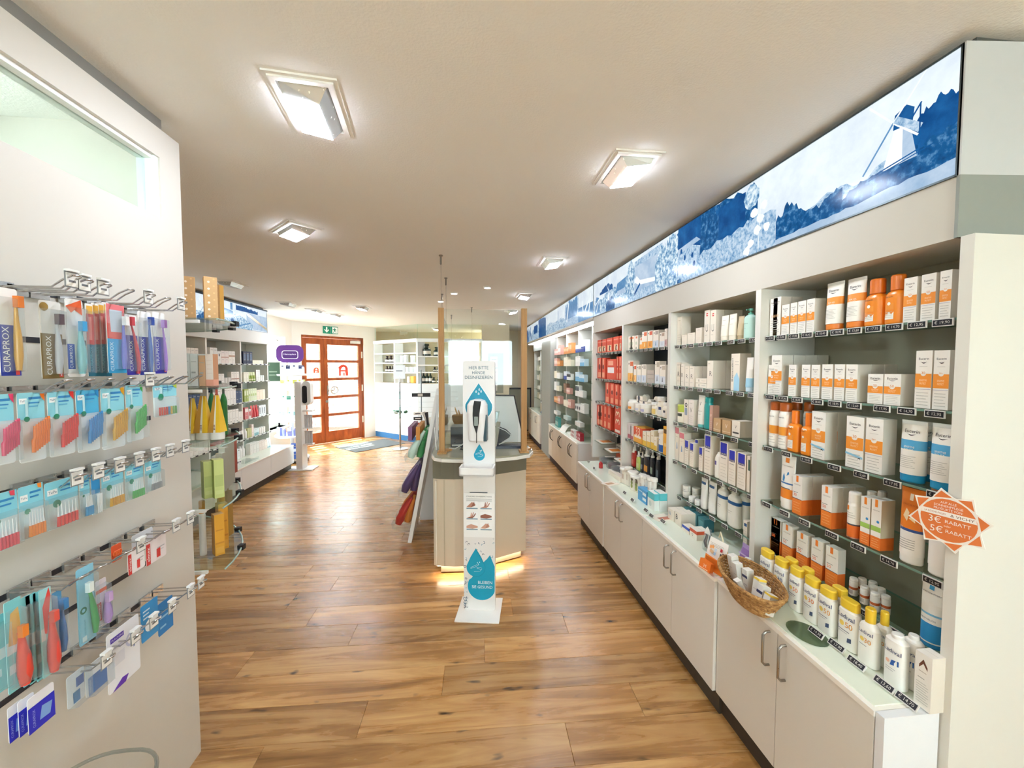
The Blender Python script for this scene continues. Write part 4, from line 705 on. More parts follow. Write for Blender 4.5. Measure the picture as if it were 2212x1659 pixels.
# ================================================================== packaged goods: builders
GRY = 'b9b6ae'; DK = '3a3236'
def decs(m, lst, w, h, Y, curved=False):     # flat print: coordinates are fractions of the front face, x from 0 (left) to 1
    n = 8 if curved else 1; k = 0
    X = lambda f: (f-.5)*w
    for d in lst:
        k += 1; e = .0003+.00012*k
        if d[0] == 'r':
            _, x0, x1, z0, z1, c = d
            for i in range(n):
                a, b_ = X(x0+(x1-x0)*i/n), X(x0+(x1-x0)*(i+1)/n); m.poly([(a,Y(a,z0*h)-e,z0*h),(b_,Y(b_,z0*h)-e,z0*h),(b_,Y(b_,z1*h)-e,z1*h),(a,Y(a,z1*h)-e,z1*h)], K(c, .5))
        elif d[0] == 't':
            v, f, tw, th = text_geo(d[1]); kx = d[4]*w/tw; kz = (d[6]*h/th) if len(d) > 6 else kx; vv = []
            for a, b_ in v: x = X(d[2])+a*kx; z = d[3]*h+b_*kz; vv.append((x, Y(x, z)-e-.0002, z))
            m.faces(vv, f, K(d[5], .5))
        elif d[0] == 'v':                      # lettering running upwards
            v, f, tw, th = text_geo(d[1]); kx = d[4]*h/tw; kw = min(kx, d[6]*w/th) if len(d) > 6 else kx; vv = []
            for a, b_ in v: x = X(d[2])-b_*kw; z = d[3]*h+a*kx; vv.append((x, Y(x, z)-e-.0002, z))
            m.faces(vv, f, K(d[5], .5))
        elif d[0] == 'c':
            _, xc, zc, r, c = d; r *= w; pts = [(X(xc)+r*math.cos(t), zc*h+r*math.sin(t)) for t in [2*math.pi*i/14 for i in range(14)]]; m.poly([(x, Y(x, z)-e, z) for x, z in pts], K(c, .5))
        elif d[0] == 'p':
            m.poly([(X(x), Y(X(x), z*h)-e, z*h) for x, z in d[1]], K(d[2], .5))
    return m
SMILE = lambda x, z, s, c: ('p', [(x-s,z),(x-s*.5,z-.012),(x,z-.018),(x+s*.5,z-.012),(x+s,z),(x+s*.4,z-.026),(x,z-.034),(x-s*.4,z-.026)], c)
def fine(z0, z1, n, c=GRY, x0=.14, x1=.86): return [('r', x0, x1-(.12 if i % 3 == 2 else 0), z0+(z1-z0)*i/max(1,n-1)-.006, z0+(z1-z0)*i/max(1,n-1)+.004, c) for i in range(n)]
def carton(w, d, h, base='f0ede6', dec=(), wrap=(), side=None, top=None):  # side: mostly a darker base, flank shade put into the colour
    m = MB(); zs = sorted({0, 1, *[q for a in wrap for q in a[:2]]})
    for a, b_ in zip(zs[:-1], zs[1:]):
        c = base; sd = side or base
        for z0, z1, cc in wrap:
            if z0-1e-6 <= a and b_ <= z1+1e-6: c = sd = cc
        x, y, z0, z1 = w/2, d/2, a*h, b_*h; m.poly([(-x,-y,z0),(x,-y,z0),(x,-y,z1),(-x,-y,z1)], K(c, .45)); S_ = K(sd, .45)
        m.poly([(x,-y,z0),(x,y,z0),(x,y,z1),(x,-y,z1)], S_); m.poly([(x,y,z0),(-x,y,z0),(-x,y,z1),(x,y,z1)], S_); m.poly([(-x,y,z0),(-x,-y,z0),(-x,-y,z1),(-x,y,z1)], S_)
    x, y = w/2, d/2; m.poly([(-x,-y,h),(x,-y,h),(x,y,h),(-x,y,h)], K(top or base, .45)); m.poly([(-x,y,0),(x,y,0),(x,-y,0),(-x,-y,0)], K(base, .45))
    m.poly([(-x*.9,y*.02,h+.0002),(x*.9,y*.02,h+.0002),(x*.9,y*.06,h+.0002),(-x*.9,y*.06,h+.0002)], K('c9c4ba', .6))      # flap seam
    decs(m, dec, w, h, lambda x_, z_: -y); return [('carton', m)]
def ell(rx, ry, z, n=18, e=2.0): 
    o = []
    for i in range(n):
        a = 2*math.pi*i/n; ca, sa = math.cos(a), math.sin(a); o.append((rx*math.copysign(abs(ca)**(2/e), ca), ry*math.copysign(abs(sa)**(2/e), sa), z))
    return o
def tube(w, d, h, base='f2efe8', cap='f2efe8', caph=.12, bands=(), dec=(), crimp=None, rough=.35):      # standing on its cap, flat crimped top
    m = MB(); r = w/2; z0 = caph*h; zs = sorted({0, .93, 1, *[q for a in bands for q in a[:2]], .3, .6}); rg = []; ms = []
    sy = lambda f: max(.004, d/2*(1-f**1.6)+.002); rx = lambda f: r*(.86+.14*f)
    for i, f in enumerate(zs):
        rg.append(ell(rx(f), sy(f), z0+(h-z0)*f))
        if i < len(zs)-1:
            c = base
            for a, b_, cc in bands:
                if a-1e-6 <= f and zs[i+1] <= b_+1e-6: c = cc
            if f >= .93: c = crimp or base
            ms.append(K(c, rough))
    m.rings(rg, ms)
    def Y(x, z): f = max(0, min(1, (z-z0)/(h-z0))); return -sy(f)*math.sqrt(max(.02, 1-min(1, abs(x)/rx(f))**2))
    decs(m, [q for q in dec], w, h, Y, True)
    c = MB(); c.rings([ell(r*.78, d/2*.92, 0), ell(r*.84, d/2, .004), ell(r*.84, d/2, z0*.98)], [K(cap, .3)]*2)
    return [('tube', m), ('cap', c)]
def bottle(w, d, h, base='f4f2ec', cap='f4f2ec', caph=.15, neck=.5, shoulder=.82, bands=(), dec=(), mat=None, e=2.6, capw=None, cape=2.0, waist=1.0, capname='cap'):
    m = MB(); r = w/2; q = d/w; hb = h*(1-caph); B_ = mat or K(base, .3); prof = [(0,.90),(.02,.98),(.05,1),(.3,1),(.5,waist),(shoulder-.1,1 if waist == 1 else .97),(shoulder,.96),(shoulder+(1-shoulder)*.5,.78),(1,neck)]
    zs = sorted({*[p_[0] for p_ in prof], *[a for b_ in bands for a in b_[:2]]})
    def R(f):
        for (a, ra), (b_, rb_) in zip(prof[:-1], prof[1:]):
            if a <= f <= b_: return ra+(rb_-ra)*(f-a)/(b_-a)
        return neck
    rg = [ell(r*R(f), min(d/2*R(f)**.7, r*R(f)) if R(f) < .9 else d/2*R(f), hb*f, 20, e) for f in zs]; ms = []
    for i in range(len(zs)-1):
        c = B_
        for a, b_, cc in bands:
            if a-1e-6 <= zs[i] and zs[i+1] <= b_+1e-6: c = K(cc, .4)
        ms.append(c)
    m.rings(rg, ms)
    def Y(x, z): f = max(0, min(1, z/hb)); rr_ = r*R(f); return -d/2*R(f)*max(.02, 1-min(1, abs(x)/rr_)**e)**(1/e)
    decs(m, dec, w, h, Y, True)
    cw = (capw or neck)*r; c = MB(); dd = min(cw, d/2*.98) if cape > 2.2 else cw; c.rings([ell(cw, dd, hb-.001, 18, cape), ell(cw, dd, h-.004, 18, cape), ell(cw*.9, dd*.88, h, 18, cape)], [K(cap, .3)]*2)
    return [('bottle', m), (capname, c)]
def pump(w, d, h, base, cap, dec=(), bands=(), mat=None):
    a = bottle(w, d, h*.80, base, cap, .02, .36, .86, bands, dec, mat); c = MB(); z = h*.78
    c.lathe([(z,w*.2),(z+h*.05,w*.2),(z+h*.06,w*.1),(z+h*.12,w*.08),(z+h*.13,w*.19),(z+h*.2,w*.17)], K(cap, .35), 14); c.bar((0,0,z+h*.17), (0,-w*.42,z+h*.155), w*.13, h*.035, K(cap, .35))
    return [a[0], ('pump_head', c)]
def spray(w, d, h, base, cap, dec=(), bands=(), mat=None, nozzle='f2efe8', dens=None):       # bottle with a trigger-less spray top under a clear-ish cap
    a = bottle(w, d, h*.74, base, base, .02, .42, .84, bands, dec, mat); c = MB(); z = h*.72; c.lathe([(z,w*.24),(z+h*.06,w*.24),(z+h*.08,w*.15),(z+h*.2,w*.13),(z+h*.28,w*.1)], K(cap, .3), 14)
    return [a[0], ('spray_head', c)]
def can(w, d, h, base, cap, dec=(), bands=(), caph=.2):
    m = MB(); r = w/2; hb = h*(1-caph); m.lathe([(0,r*.94),(.004,r)]+[(hb*f, r, K(c, .3)) for a, b_, c in bands for f in (a,)]+[(hb*bands[-1][1] if bands else hb*.5, r)]+[(hb*.9,r*.97),(hb*.96,r*.86),(hb,r*.8)], K(base, .3), 18)
    Y = lambda x, z: -r*math.sqrt(max(.02, 1-min(1,abs(x)/r)**2)); decs(m, dec, w, h, Y, True)
    c = MB(); c.lathe([(hb-.002,r*.9),(h-.008,r*.9),(h-.002,r*.8),(h,r*.5)], K(cap, .3), 18); return [('spray_can', m), ('cap', c)]
def jar(w, d, h, base='f0ede6', lid='f3f1ea', dec=()):
    m = MB(); r = w/2; m.lathe([(0,r*.9),(.003,r*.97),(h*.6,r*.97)], K(base, .3), 18); Y = lambda x, z: -r*.97*math.sqrt(max(.02, 1-min(1,abs(x)/r)**2)); decs(m, dec, w, h, Y, True)
    c = MB(); c.lathe([(h*.6,r),(h*.95,r),(h,r*.93)], K(lid, .3), 18); return [('jar', m), ('lid', c)]
_PC = {}
def put(kind, args, w, d, h, loc, rz, label, cat, group=None, name=None):
    key = (kind.__name__, repr(args), round(w, 3), round(d, 3), round(h, 3))
    if key not in _PC:
        lst = kind(round(w, 3), round(d, 3), round(h, 3), **args); res = []
        for n_, mb in lst: o = mb.obj(n_); res.append((n_, o.data)); bpy.data.objects.remove(o)
        _PC[key] = res
    lst = _PC[key]; o = link(name or lst[0][0], lst[0][1], None, loc, rz)
    for n_, me in lst[1:]: link(n_, me, o)
    return tag(o, label, cat, group)
# ---- print styles
OR = 'ee9430'; OR2 = 'e2622a'
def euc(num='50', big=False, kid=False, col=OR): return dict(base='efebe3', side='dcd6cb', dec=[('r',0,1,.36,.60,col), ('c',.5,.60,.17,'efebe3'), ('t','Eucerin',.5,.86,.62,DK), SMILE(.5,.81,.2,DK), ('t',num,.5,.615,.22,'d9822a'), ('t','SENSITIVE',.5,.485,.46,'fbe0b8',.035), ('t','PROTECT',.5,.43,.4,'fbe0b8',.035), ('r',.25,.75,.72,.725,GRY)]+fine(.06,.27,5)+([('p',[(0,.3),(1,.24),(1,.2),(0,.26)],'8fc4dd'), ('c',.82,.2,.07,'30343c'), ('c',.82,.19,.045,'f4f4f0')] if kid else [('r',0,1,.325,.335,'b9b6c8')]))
def euc_tube(col, capc, t2): return dict(base='f1ede4', cap=capc, caph=.13, crimp='d9d8d2', bands=[(.46,.64,col)], dec=[('t','Eucerin',.5,.83,.56,DK), SMILE(.5,.79,.18,DK), ('t',t2[0],.5,.575,.4,'fdf3e0',.03), ('t',t2[1],.5,.53,.34,'fdf3e0',.03)]+[('r',.22,.78-(i % 3)*.06,.24+i*.03,.247+i*.03,GRY) for i in range(7)])
def lrp(num='50', deep=True): return dict(base='f0ece4', side='dfd9ce', wrap=[(0,.40,'e4702a')], dec=[('r',0,.0+1,.0,.40,'ec8230'), ('r',.36,.6,.84,1,'ec8230'), ('t','LA ROCHE-POSAY',.5,.77,.72,'8a8178',.03), ('r',.1,.6,.56,.57,'4a4446'), ('t',num,.3,.5,.32,'e2662a'), ('r',0,1,.395,.41,'3c3a4c')]+fine(.1,.3,4,'f7b878'))
def lad(num, ncol): return dict(base='f5f2ea', cap='f0c93a', caph=.17, neck=.8, shoulder=.93, e=3.0, capw=.86, cape=3.0, dec=[('t','Ladival',.5,.66,.8,'26406e'), ('c',.3,.50,.13,'f3d368'), ('t',num,.66,.5,.36,ncol), ('r',.15,.7,.36,.375,'8b8794'), ('r',.15,.6,.32,.33,'b4b1b4'), ('p',[(.6,.16),(.8,.18),(.8,.27),(.62,.25)],'4b5a7a')])
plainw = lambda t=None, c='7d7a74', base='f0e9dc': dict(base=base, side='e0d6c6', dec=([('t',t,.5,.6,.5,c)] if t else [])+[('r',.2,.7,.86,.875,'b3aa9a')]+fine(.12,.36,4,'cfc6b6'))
RZ = -math.pi/2
def rput(kind, args, uL, uR, vT, z, X, label, cat, group=None, d=None, deep=1, h=None, name=None, gap=.002, w=None):
    yL, _ = onX(uL, vT, X); yR, zt = onX(uR, vT, X); zt = onX((uL+uR)/2, vT, X)[1]; ww = w or max(.012, yL-yR-.002); hh = h or max(.02, zt-z-.001); dd = d or min(ww*.8, .09); yc = (yL+yR)/2
    for q0, q1 in zip(RB[:-1], RB[1:]):            # keep clear of the side panels
        if q0+.016 <= yc < q1+.016 and X > 1.3:
            lo, hi = q0+.021, q1-.021; ww = min(ww, hi-lo); yc = max(lo+ww/2, min(hi-ww/2, yc))
    if X > 1.3: dd = min(dd, (1.560-X)/deep-gap)
    for k in range(deep):
        put(kind, args, ww, dd, hh, (X+dd/2+k*(dd+gap), yc, z+.0008), RZ, seq(label, k, deep, 'from the front'), cat, group if deep == 1 else (group or label), name)
# ------------------------------------------------------------------ nearest bay
X0 = 1.338; z1, z2, z3, z4 = ZS
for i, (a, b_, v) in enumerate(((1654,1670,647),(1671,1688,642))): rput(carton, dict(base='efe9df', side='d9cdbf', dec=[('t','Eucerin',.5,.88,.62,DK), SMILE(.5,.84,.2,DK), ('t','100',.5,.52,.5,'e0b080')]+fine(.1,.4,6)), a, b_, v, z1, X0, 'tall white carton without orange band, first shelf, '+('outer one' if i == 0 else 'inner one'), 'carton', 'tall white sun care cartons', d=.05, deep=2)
for i, (a, b_, v) in enumerate(((1689,1706,658),(1708,1723,654),(1724,1742,650),(1743,1761,646))): rput(carton, euc('50'), a, b_, v, z1, X0, seq('small white carton with orange band in the top-shelf row', i, 4), 'carton', 'small banded cartons on the top shelf', d=.045, deep=1)
rput(carton, euc('50'), 1745, 1763, 646, z1, X0+.05, 'small banded carton behind the others on the top shelf', 'carton', d=.045)
for i, (a, b_, v) in enumerate(((1776,1814,609),(1820,1862,600))): rput(tube, euc_tube(OR, 'e9832b', ('SUN GEL', 'CREME')), a, b_, v, z1, X0, ['shorter-looking', 'taller-looking'][i]+' white tube with orange band and cap on the top shelf', 'tube', 'orange-capped tubes on the top shelf', d=.045)
AM = dict(base='ee8a22', cap='e0741c', caph=.3, neck=.42, shoulder=.86, e=3.2, capw=.66, dec=[('r',.1,.62,.1,.62,'f1ede4'), ('r',.1,.62,.3,.42,OR), ('t','Eucerin',.36,.56,.4,DK), ('c',.36,.42,.09,'f1ede4')]+[('r',.16,.56,.14+i*.035,.147+i*.035,GRY) for i in range(4)])
for i, (a, b_, v) in enumerate(((1864,1906,603),(1908,1950,593))): rput(bottle, AM, a, b_, v, z1, X0, 'amber orange oil bottle with domed cap, top shelf, '+['beside the tubes', 'beside the cartons'][i], 'bottle', 'amber oil bottles on the top shelf', d=.045)
rput(bottle, dict(AM, base='9a4a18', cap='8a3c14'), 1955, 1985, 600, z1, X0+.07, 'dark amber bottle cap peeking out behind the top-shelf cartons', 'bottle', d=.04)
for i, (a, b_, v) in enumerate(((1953,1983,605),(1991,2024,596),(2031,2058,590))): rput(carton, euc('50'), a, b_, v, z1, X0, seq('large banded carton at the near end of the top shelf', i, 3), 'carton', 'large banded cartons on the top shelf', d=.05, h=.135)
# second shelf
rput(carton, euc('30'), 1646, 1662, 788, z2, X0, 'narrowest banded carton on the second shelf, beside the divider', 'carton', d=.04)
rput(carton, euc('50'), 1667, 1690, 767, z2, X0, 'tall banded carton file on the second shelf', 'carton', 'file of tall banded cartons', d=.055, deep=4)
rput(carton, euc('50'), 1704, 1721, 788, z2, X0, 'banded carton standing alone with tinted lettering, second shelf', 'carton', 'file of slim banded cartons', d=.045, deep=2)
for i, (a, b_) in enumerate(((1732,1751),(1753,1772))): rput(carton, euc('30'), a, b_, 788, z2, X0, ['first', 'second'][i]+' of two adjoining banded cartons mid second shelf', 'carton', 'pair of banded cartons', d=.045)
for i, (a, b_) in enumerate(((1776,1800),(1803,1826),(1828,1854))): rput(carton, euc(['30','50','50'][i]), a, b_, 787, z2, X0, seq('medium banded carton of the second-shelf trio', i, 3), 'carton', 'trio of medium banded cartons', d=.05, deep=1 if i < 2 else 3)
for i, (a, b_) in enumerate(((1875,1909),(1910,1948))): rput(carton, euc('50'), a, b_, 808, z2, X0, 'squat banded cream carton on the second shelf, '+['outer', 'inner'][i], 'carton', 'squat banded cartons', d=.05)
for i, (a, b_) in enumerate(((1979,2016),(2018,2054))): rput(carton, euc(['30','50+'][i]), a, b_, 757, z2, X0, ['big banded carton printed 30 on the second shelf', 'big banded carton printed 50 beside the end panel'][i], 'carton', 'big banded cartons', d=.05)
# third shelf
CAN = dict(base='f1ece3', cap='b4591f', bands=[(.0,.36,'f1ece3'),(.36,.58,'eb9a34'),(.58,.8,'f1ece3')], caph=.18, dec=[('t','Eucerin',.5,.68,.55,DK)]+fine(.1,.28,4))
for i, (a, b_, v) in enumerate(((1657,1676,867),(1678,1700,869))): rput(can, CAN, a, b_, v, z3, X0, ['outer', 'inner'][i]+' white spray can with brown-orange cap on the third shelf', 'spray can', 'white spray cans', d=.045)
for i, (a, b_, v) in enumerate(((1704,1722,866),(1730,1748,869))): rput(can, CAN, a, b_, v, z3, X0+.07, ['first', 'second'][i]+' spray can half hidden behind the orange spray bottles', 'spray can', 'white spray cans', d=.04)
ORS = dict(base='ef8a22', cap='ef7d1c', caph=.3, neck=.34, shoulder=.88, e=3.4, capw=.5, dec=[('r',.05,.62,.08,.62,'f1ede4'), ('r',.05,.62,.28,.42,OR), ('t','Eucerin',.33,.56,.42,DK), ('c',.33,.42,.1,'f1ede4')]+[('r',.12,.55,.12+i*.035,.127+i*.035,GRY) for i in range(4)], capname='spray_head')
for i, (a, b_, v) in enumerate(((1699,1724,887),(1728,1753,892))): rput(bottle, ORS, a, b_, v, z3, X0, ['outer', 'inner'][i]+' orange spray bottle with white label on the third shelf', 'bottle', 'orange spray bottles', d=.035)
rput(carton, euc('50', kid=True), 1754, 1785, 889, z3, X0, 'banded carton with penguin print on the third shelf', 'carton', 'file of penguin cartons', d=.05, deep=3)
for i, (a, b_, v) in enumerate(((1829,1868,900),(1871,1910,904))): rput(carton, euc(['30','50+'][i], kid=i == 0), a, b_, v, z3, X0, ['large carton printed 30 with a penguin, third shelf', 'large carton printed 50 next to the blue tubes'][i], 'carton', 'large third-shelf cartons', d=.05, deep=1)
BT = euc_tube('4fa5d2', '1c93c4', ('SENSITIVE', 'RELIEF'))
rput(tube, BT, 1934, 1991, 909, z3, X0, 'large white and blue after-sun tube on the third shelf', 'tube', 'blue after-sun tubes', d=.05, w=.073)
rput(tube, BT, 1978, 2014, 912, z3, X0+.06, 'blue after-sun tube behind, between the two front ones', 'tube', 'blue after-sun tubes', d=.05, w=.07)
rput(tube, BT, 2005, 2054, 917, z3, X0, 'blue after-sun tube beside the end panel, third shelf', 'tube', 'blue after-sun tubes', d=.05, w=.07)
# fourth shelf
rput(tube, dict(base='f2eee6', cap='f2eee6', caph=.11, bands=[(.10,.30,'ef8a2c'),(.40,.43,'3c79b8')], dec=[('r',.36,.62,.86,.95,'ef8a2c'), ('t','LA ROCHE-POSAY',.5,.8,.7,'8a8178',.018), ('p',[(.3,.52),(.42,.5),(.46,.58),(.36,.66),(.3,.6)],'3c8fc8'), ('p',[(.55,.62),(.7,.66),(.66,.7),(.58,.68)],'3c8fc8'), ('r',.1,.8,.38,.395,'4a4a50')]), 1681, 1713, 984, z4, X0, 'white tube with blue squiggle and orange band, fourth shelf', 'tube', d=.035)
rput(carton, lrp('30'), 1713, 1734, 1028, z4, X0, 'white and orange squat carton file on the fourth shelf', 'carton', 'first file of orange-bottomed cartons', d=.045, deep=3)
rput(carton, lrp('50'), 1775, 1799, 1051, z4, X0, 'orange-bottomed carton file next to the white stick', 'carton', 'second file of orange-bottomed cartons', d=.045, deep=3)
rput(can, dict(base='f2eee6', cap='f2eee6', bands=[(.0,.36,'e8722c'),(.36,.40,'4a4a58'),(.40,.8,'f2eee6')], caph=.22, dec=[('r',.2,.42,.6,.7,'ef8a2c')]+fine(.45,.55,3)), 1825, 1851, 1062, z4, X0, 'white and orange spray stick standing on the fourth shelf', 'spray can', d=.04)
KID = dict(base='f1ede5', side='cfc3a9', wrap=[(0,.25,'e8722c')], dec=[('r',.35,.62,.85,1,'ef8a2c'), ('t','LA ROCHE-POSAY',.5,.78,.7,'8a8178',.022), ('r',0,1,.36,.46,'9cc25a'), ('c',.7,.56,.14,'3c8fc8'), ('r',0,1,.0,.25,'ec7a2c')]+fine(.06,.2,4,'f7b878'))
for i, (a, b_) in enumerate(((1860,1882),(1883,1906))): rput(carton, KID, a, b_, 1074+i*5, z4, X0, ['outer', 'inner'][i]+' carton with green meadow print on the fourth shelf', 'carton', 'meadow cartons', d=.05)
for i, (a, b_) in enumerate(((1862,1880),(1884,1902))): rput(jar, dict(base='ece6da', lid='efe9de'), a, b_, 1062, z4, X0+.08, ['outer', 'inner'][i]+' white-lidded jar behind the meadow cartons', 'jar', 'jars behind the meadow cartons', d=.05)
rput(tube, dict(base='f2eee6', cap='f2eee6', caph=.11, bands=[(.40,1.0,'ee8426'),(.36,.40,'3a5a9a')], crimp='e67c20', dec=[('r',.42,.56,.84,.93,'f6e6d0'), ('t','LA ROCHE-POSAY',.5,.78,.72,'c8601c',.022), ('p',[(.25,.62),(.45,.56),(.5,.68),(.36,.73)],'f7dcae'), ('p',[(.5,.6),(.75,.56),(.7,.68)],'f7dcae'), ('t','50+',.2,.47,.26,'fbe0c0')]+[('r',.2,.8,.20+i*.03,.207+i*.03,'9a9894') for i in range(5)]), 1937, 1988, 1056, z4, X0, 'large orange-topped kids sun tube on the fourth shelf', 'tube', 'orange-topped sun tubes', d=.045, w=.07)
rput(tube, dict(base='f2eee6', cap='f2eee6', caph=.11, bands=[(.40,1.0,'ee8426'),(.36,.40,'3a5a9a')], crimp='e67c20'), 2005, 2052, 1062, z4, X0, 'orange-topped sun tube half hidden by the sunburst sign', 'tube', 'orange-topped sun tubes', d=.045, w=.066)
# fifth shelf
X5 = 1.372
for i, (a, b_, v) in enumerate(((1644,1664,1110),(1666,1688,1122),(1690,1712,1134),(1721,1746,1152),(1753,1778,1167),(1784,1812,1183))): rput(carton, lrp('50'), a, b_, v, .76, X5, seq('white and orange carton in the row above the yellow-capped bottles', i, 6), 'carton', 'orange cartons on the fifth shelf', d=.032)
SM = dict(base='efeae2', cap='ece7de', caph=.12, neck=.8, shoulder=.95, capw=.96, e=2.0, bands=[(.42,.58,'c4602e')], dec=[('r',.15,.8,.12,.34,'b5aca4')])
for i, (u, v, x) in enumerate(((1838,1228,0),(1857,1224,.03),(1880,1222,.045),(1862,1240,-.012),(1882,1237,.018),(1898,1233,.03),(1884,1253,-.02),(1908,1249,.0))): rput(bottle, SM, u-9, u+10, v, .76, X5+x+.02, seq('small white pill bottle with rust band in the fifth-shelf cluster', i, 8, 'of eight'), 'bottle', 'cluster of small pill bottles', d=.026, w=.026, h=.064)
rput(tube, dict(base='f1efe8', cap='2c93cf', caph=.07, bands=[(.02,.30,'2c93cf'),(.42,.45,'7fc0e0')], dec=[('r',.4,.6,.82,.92,'3aa0d8'), ('t','LA ROCHE-POSAY',.5,.77,.8,'6a7078',.02), ('t','POSTHELIOS',.5,.4,.6,'4a5866',.022)]), 1984, 2030, 1248, .76, X5-.01, 'white and blue lotion tube beside the end panel, fifth shelf', 'tube', d=.04, w=.062)
# on the worktop
DZ = .6458
for i, (a, b_, v, n_, c_) in enumerate(((1638,1665,1188,'50','3c4a78'),(1668,1696,1207,'30','3c4a78'),(1701,1729,1226,'50','e0803a'),(1732,1765,1248,'30','e0803a'),(1764,1801,1270,'50','e59a3c'),(1807,1851,1297,'50','e59a3c'))): rput(bottle, lad(n_, c_), a, b_, v, DZ, 1.262, seq('white sun lotion bottle with yellow cap on the worktop', i, 6), 'bottle', 'yellow-capped sun lotion bottles', d=.032)
for i, (a, b_, v) in enumerate(((1690,1716,1212),(1726,1750,1228),(1790,1822,1278))): rput(bottle, lad('50', '3c4a78'), a, b_, v, DZ, 1.302, seq('yellow-capped lotion bottle half hidden in the rear row', i, 3), 'bottle', 'rear row of yellow-capped bottles', d=.032, h=.166)
SPR = dict(base='f5f2ea', cap='e8bc34', caph=.24, neck=.42, shoulder=.86, e=2.8, capw=.46, dec=[('t','Ladival',.5,.58,.74,'26406e'), ('c',.34,.44,.12,'f3d368'), ('t','30',.64,.44,.34,'e59a3c'), ('r',.2,.6,.34,.35,'8b8794')], capname='spray_head')
rput(bottle, SPR, 1850, 1893, 1315, DZ, 1.255, 'sun lotion spray bottle with dark button on the yellow nozzle', 'bottle', 'yellow-nozzle sprays', d=.035)
rput(bottle, SPR, 1884, 1920, 1322, DZ, 1.30, 'sun lotion spray bottle behind, beside the white after-sun bottle', 'bottle', 'yellow-nozzle sprays', d=.035)
AS = dict(base='f5f3ee', cap='ece8e2', caph=.07, neck=.5, shoulder=.93, e=2.8, capw=.5, dec=[('t','Ladival',.5,.68,.8,'26406e'), ('c',.3,.46,.1,'eeb8a0'), ('p',[(.42,.4),(.82,.44),(.82,.54),(.5,.51)],'2c63b0'), ('r',.2,.7,.34,.35,'b4b1b4'), ('r',.2,.6,.3,.31,'b4b1b4')])
rput(bottle, AS, 1905, 1953, 1370, DZ, 1.25, 'white after-sun bottle with blue flash on the worktop', 'bottle', 'white after-sun bottles', d=.035)
rput(bottle, AS, 1943, 1985, 1372, DZ, 1.29, 'white after-sun bottle hidden behind the first one', 'bottle', 'white after-sun bottles', d=.035)
rput(carton, dict(base='eee8df', side='ded6ca', dec=[('p',[(.25,.78),(.5,.9),(.75,.78),(.75,.72),(.5,.82),(.25,.72)],'6a3c28'), ('r',.25,.7,.66,.672,'b8a89a'), ('r',.2,.6,.54,.55,'7a7470')]+fine(.1,.46,9)), 1977, 2016, 1413, DZ, 1.255, 'pale carton with brown roof emblem at the worktop end', 'carton', d=.045)
for i, (u, v) in enumerate(((1764,1368),(1808,1396),(1851,1434),(1911,1480),(1960,1516))):
    x, y = onZ(u, v, DZ+.012); o = link('price_tag', tag_mesh(PR[i*2 % 10], .056), None, (x, y, DZ+.014), RZ, rot=(-.6, 0, RZ)); tag(o, seq('small dark price tag lying on the nearest worktop', i, 5), 'price tag', 'price tags on the worktop')
# wicker basket with sample boxes
q = onZ(1690, 1385, DZ); wk = wood('wicker', '6b4420', 'a87a44', 'd0a76c', sc=(60, 60, 60), rough=.7, knots=False, rnd=.1)
bk = empty('wicker_basket', (1.145, 1.475, DZ), math.radians(-12)); tag(bk, 'oval wicker basket full of sample boxes on the edge of the worktop', 'basket')
# weave: horizontal cords over upright stakes
NB_ = 44
def oval(f, z, wob=0.0, ph=0): return [((.062+.034*f)*math.cos(a)*(1+wob*math.cos(NB_/2*a+ph)), (.125+.055*f)*math.sin(a)*(1+wob*math.cos(NB_/2*a+ph)), z) for a in [2*math.pi*i/(NB_*2) for i in range(NB_*2)]]
m = MB()
for i in range(16): f = i/15; m.tube(oval(f, .006+.078*f, .018, math.pi*(i % 2)), .0033, wk, 5, True)
m.obj('weave', bk); m = MB()
for i in range(NB_): a = 2*math.pi*(i+.25)/NB_; m.tube([((.062+.034*f)*math.cos(a), (.125+.055*f)*math.sin(a), .004+.084*f) for f in (0, .5, 1)], .002, wk, 4)
m.obj('stakes', bk)['kind'] = 'stuff'; m = MB(); m.tube(oval(1.05, .088), .0055, wk, 6, True); m.tube(oval(1.10, .093), .005, wk, 6, True); m.tube(oval(1.02, .095), .0045, wk, 6, True); m.obj('rim', bk)
MB().prism([(x, y) for x, y, _ in oval(.02, 0)], .001, .005, wk).obj('bottom', bk)
bx_ = [(0,.115,.02,.036,.03,.105,.25,'tall white sample box leaning at the far end of the basket'), (-.005,.07,.018,.034,.03,.095,.2,'white sample box leaning second in the basket'), (.015,.03,.016,.036,.03,.09,.1,'white sample box with navy stripe in the basket'), (-.025,.0,.02,.03,.022,.06,.7,'small sample box lying flat in the basket'), (.01,-.04,.016,.036,.03,.09,-.35,'grey and white sample box with yellow end in the basket'), (.0,-.085,.016,.036,.03,.085,-.45,'white sample box with navy print in the basket'), (.0,-.128,.018,.036,.03,.075,-.6,'sample box with yellow end at the near end of the basket')]
for x, y, z, w, d, h, tl, lab in bx_:
    a = math.radians(-12); o = put(carton, dict(base='efece4', side='d8d4cc', dec=[('r',.0,1,.62,.74,'3c426a'), ('r',.2,.8,.3,.33,GRY)] if 'stripe' in lab or 'navy' in lab else [('r',.2,.8,.5,.53,'cfcac0')], wrap=[(.9,1,'f0cb4a')] if 'yellow' in lab else ()), w, d, h, (1.145+x*math.cos(a)-y*math.sin(a), 1.475+x*math.sin(a)+y*math.cos(a), DZ+z), 0, lab, 'carton'); o.rotation_euler = (tl*.55, -.12, RZ+a*.5)
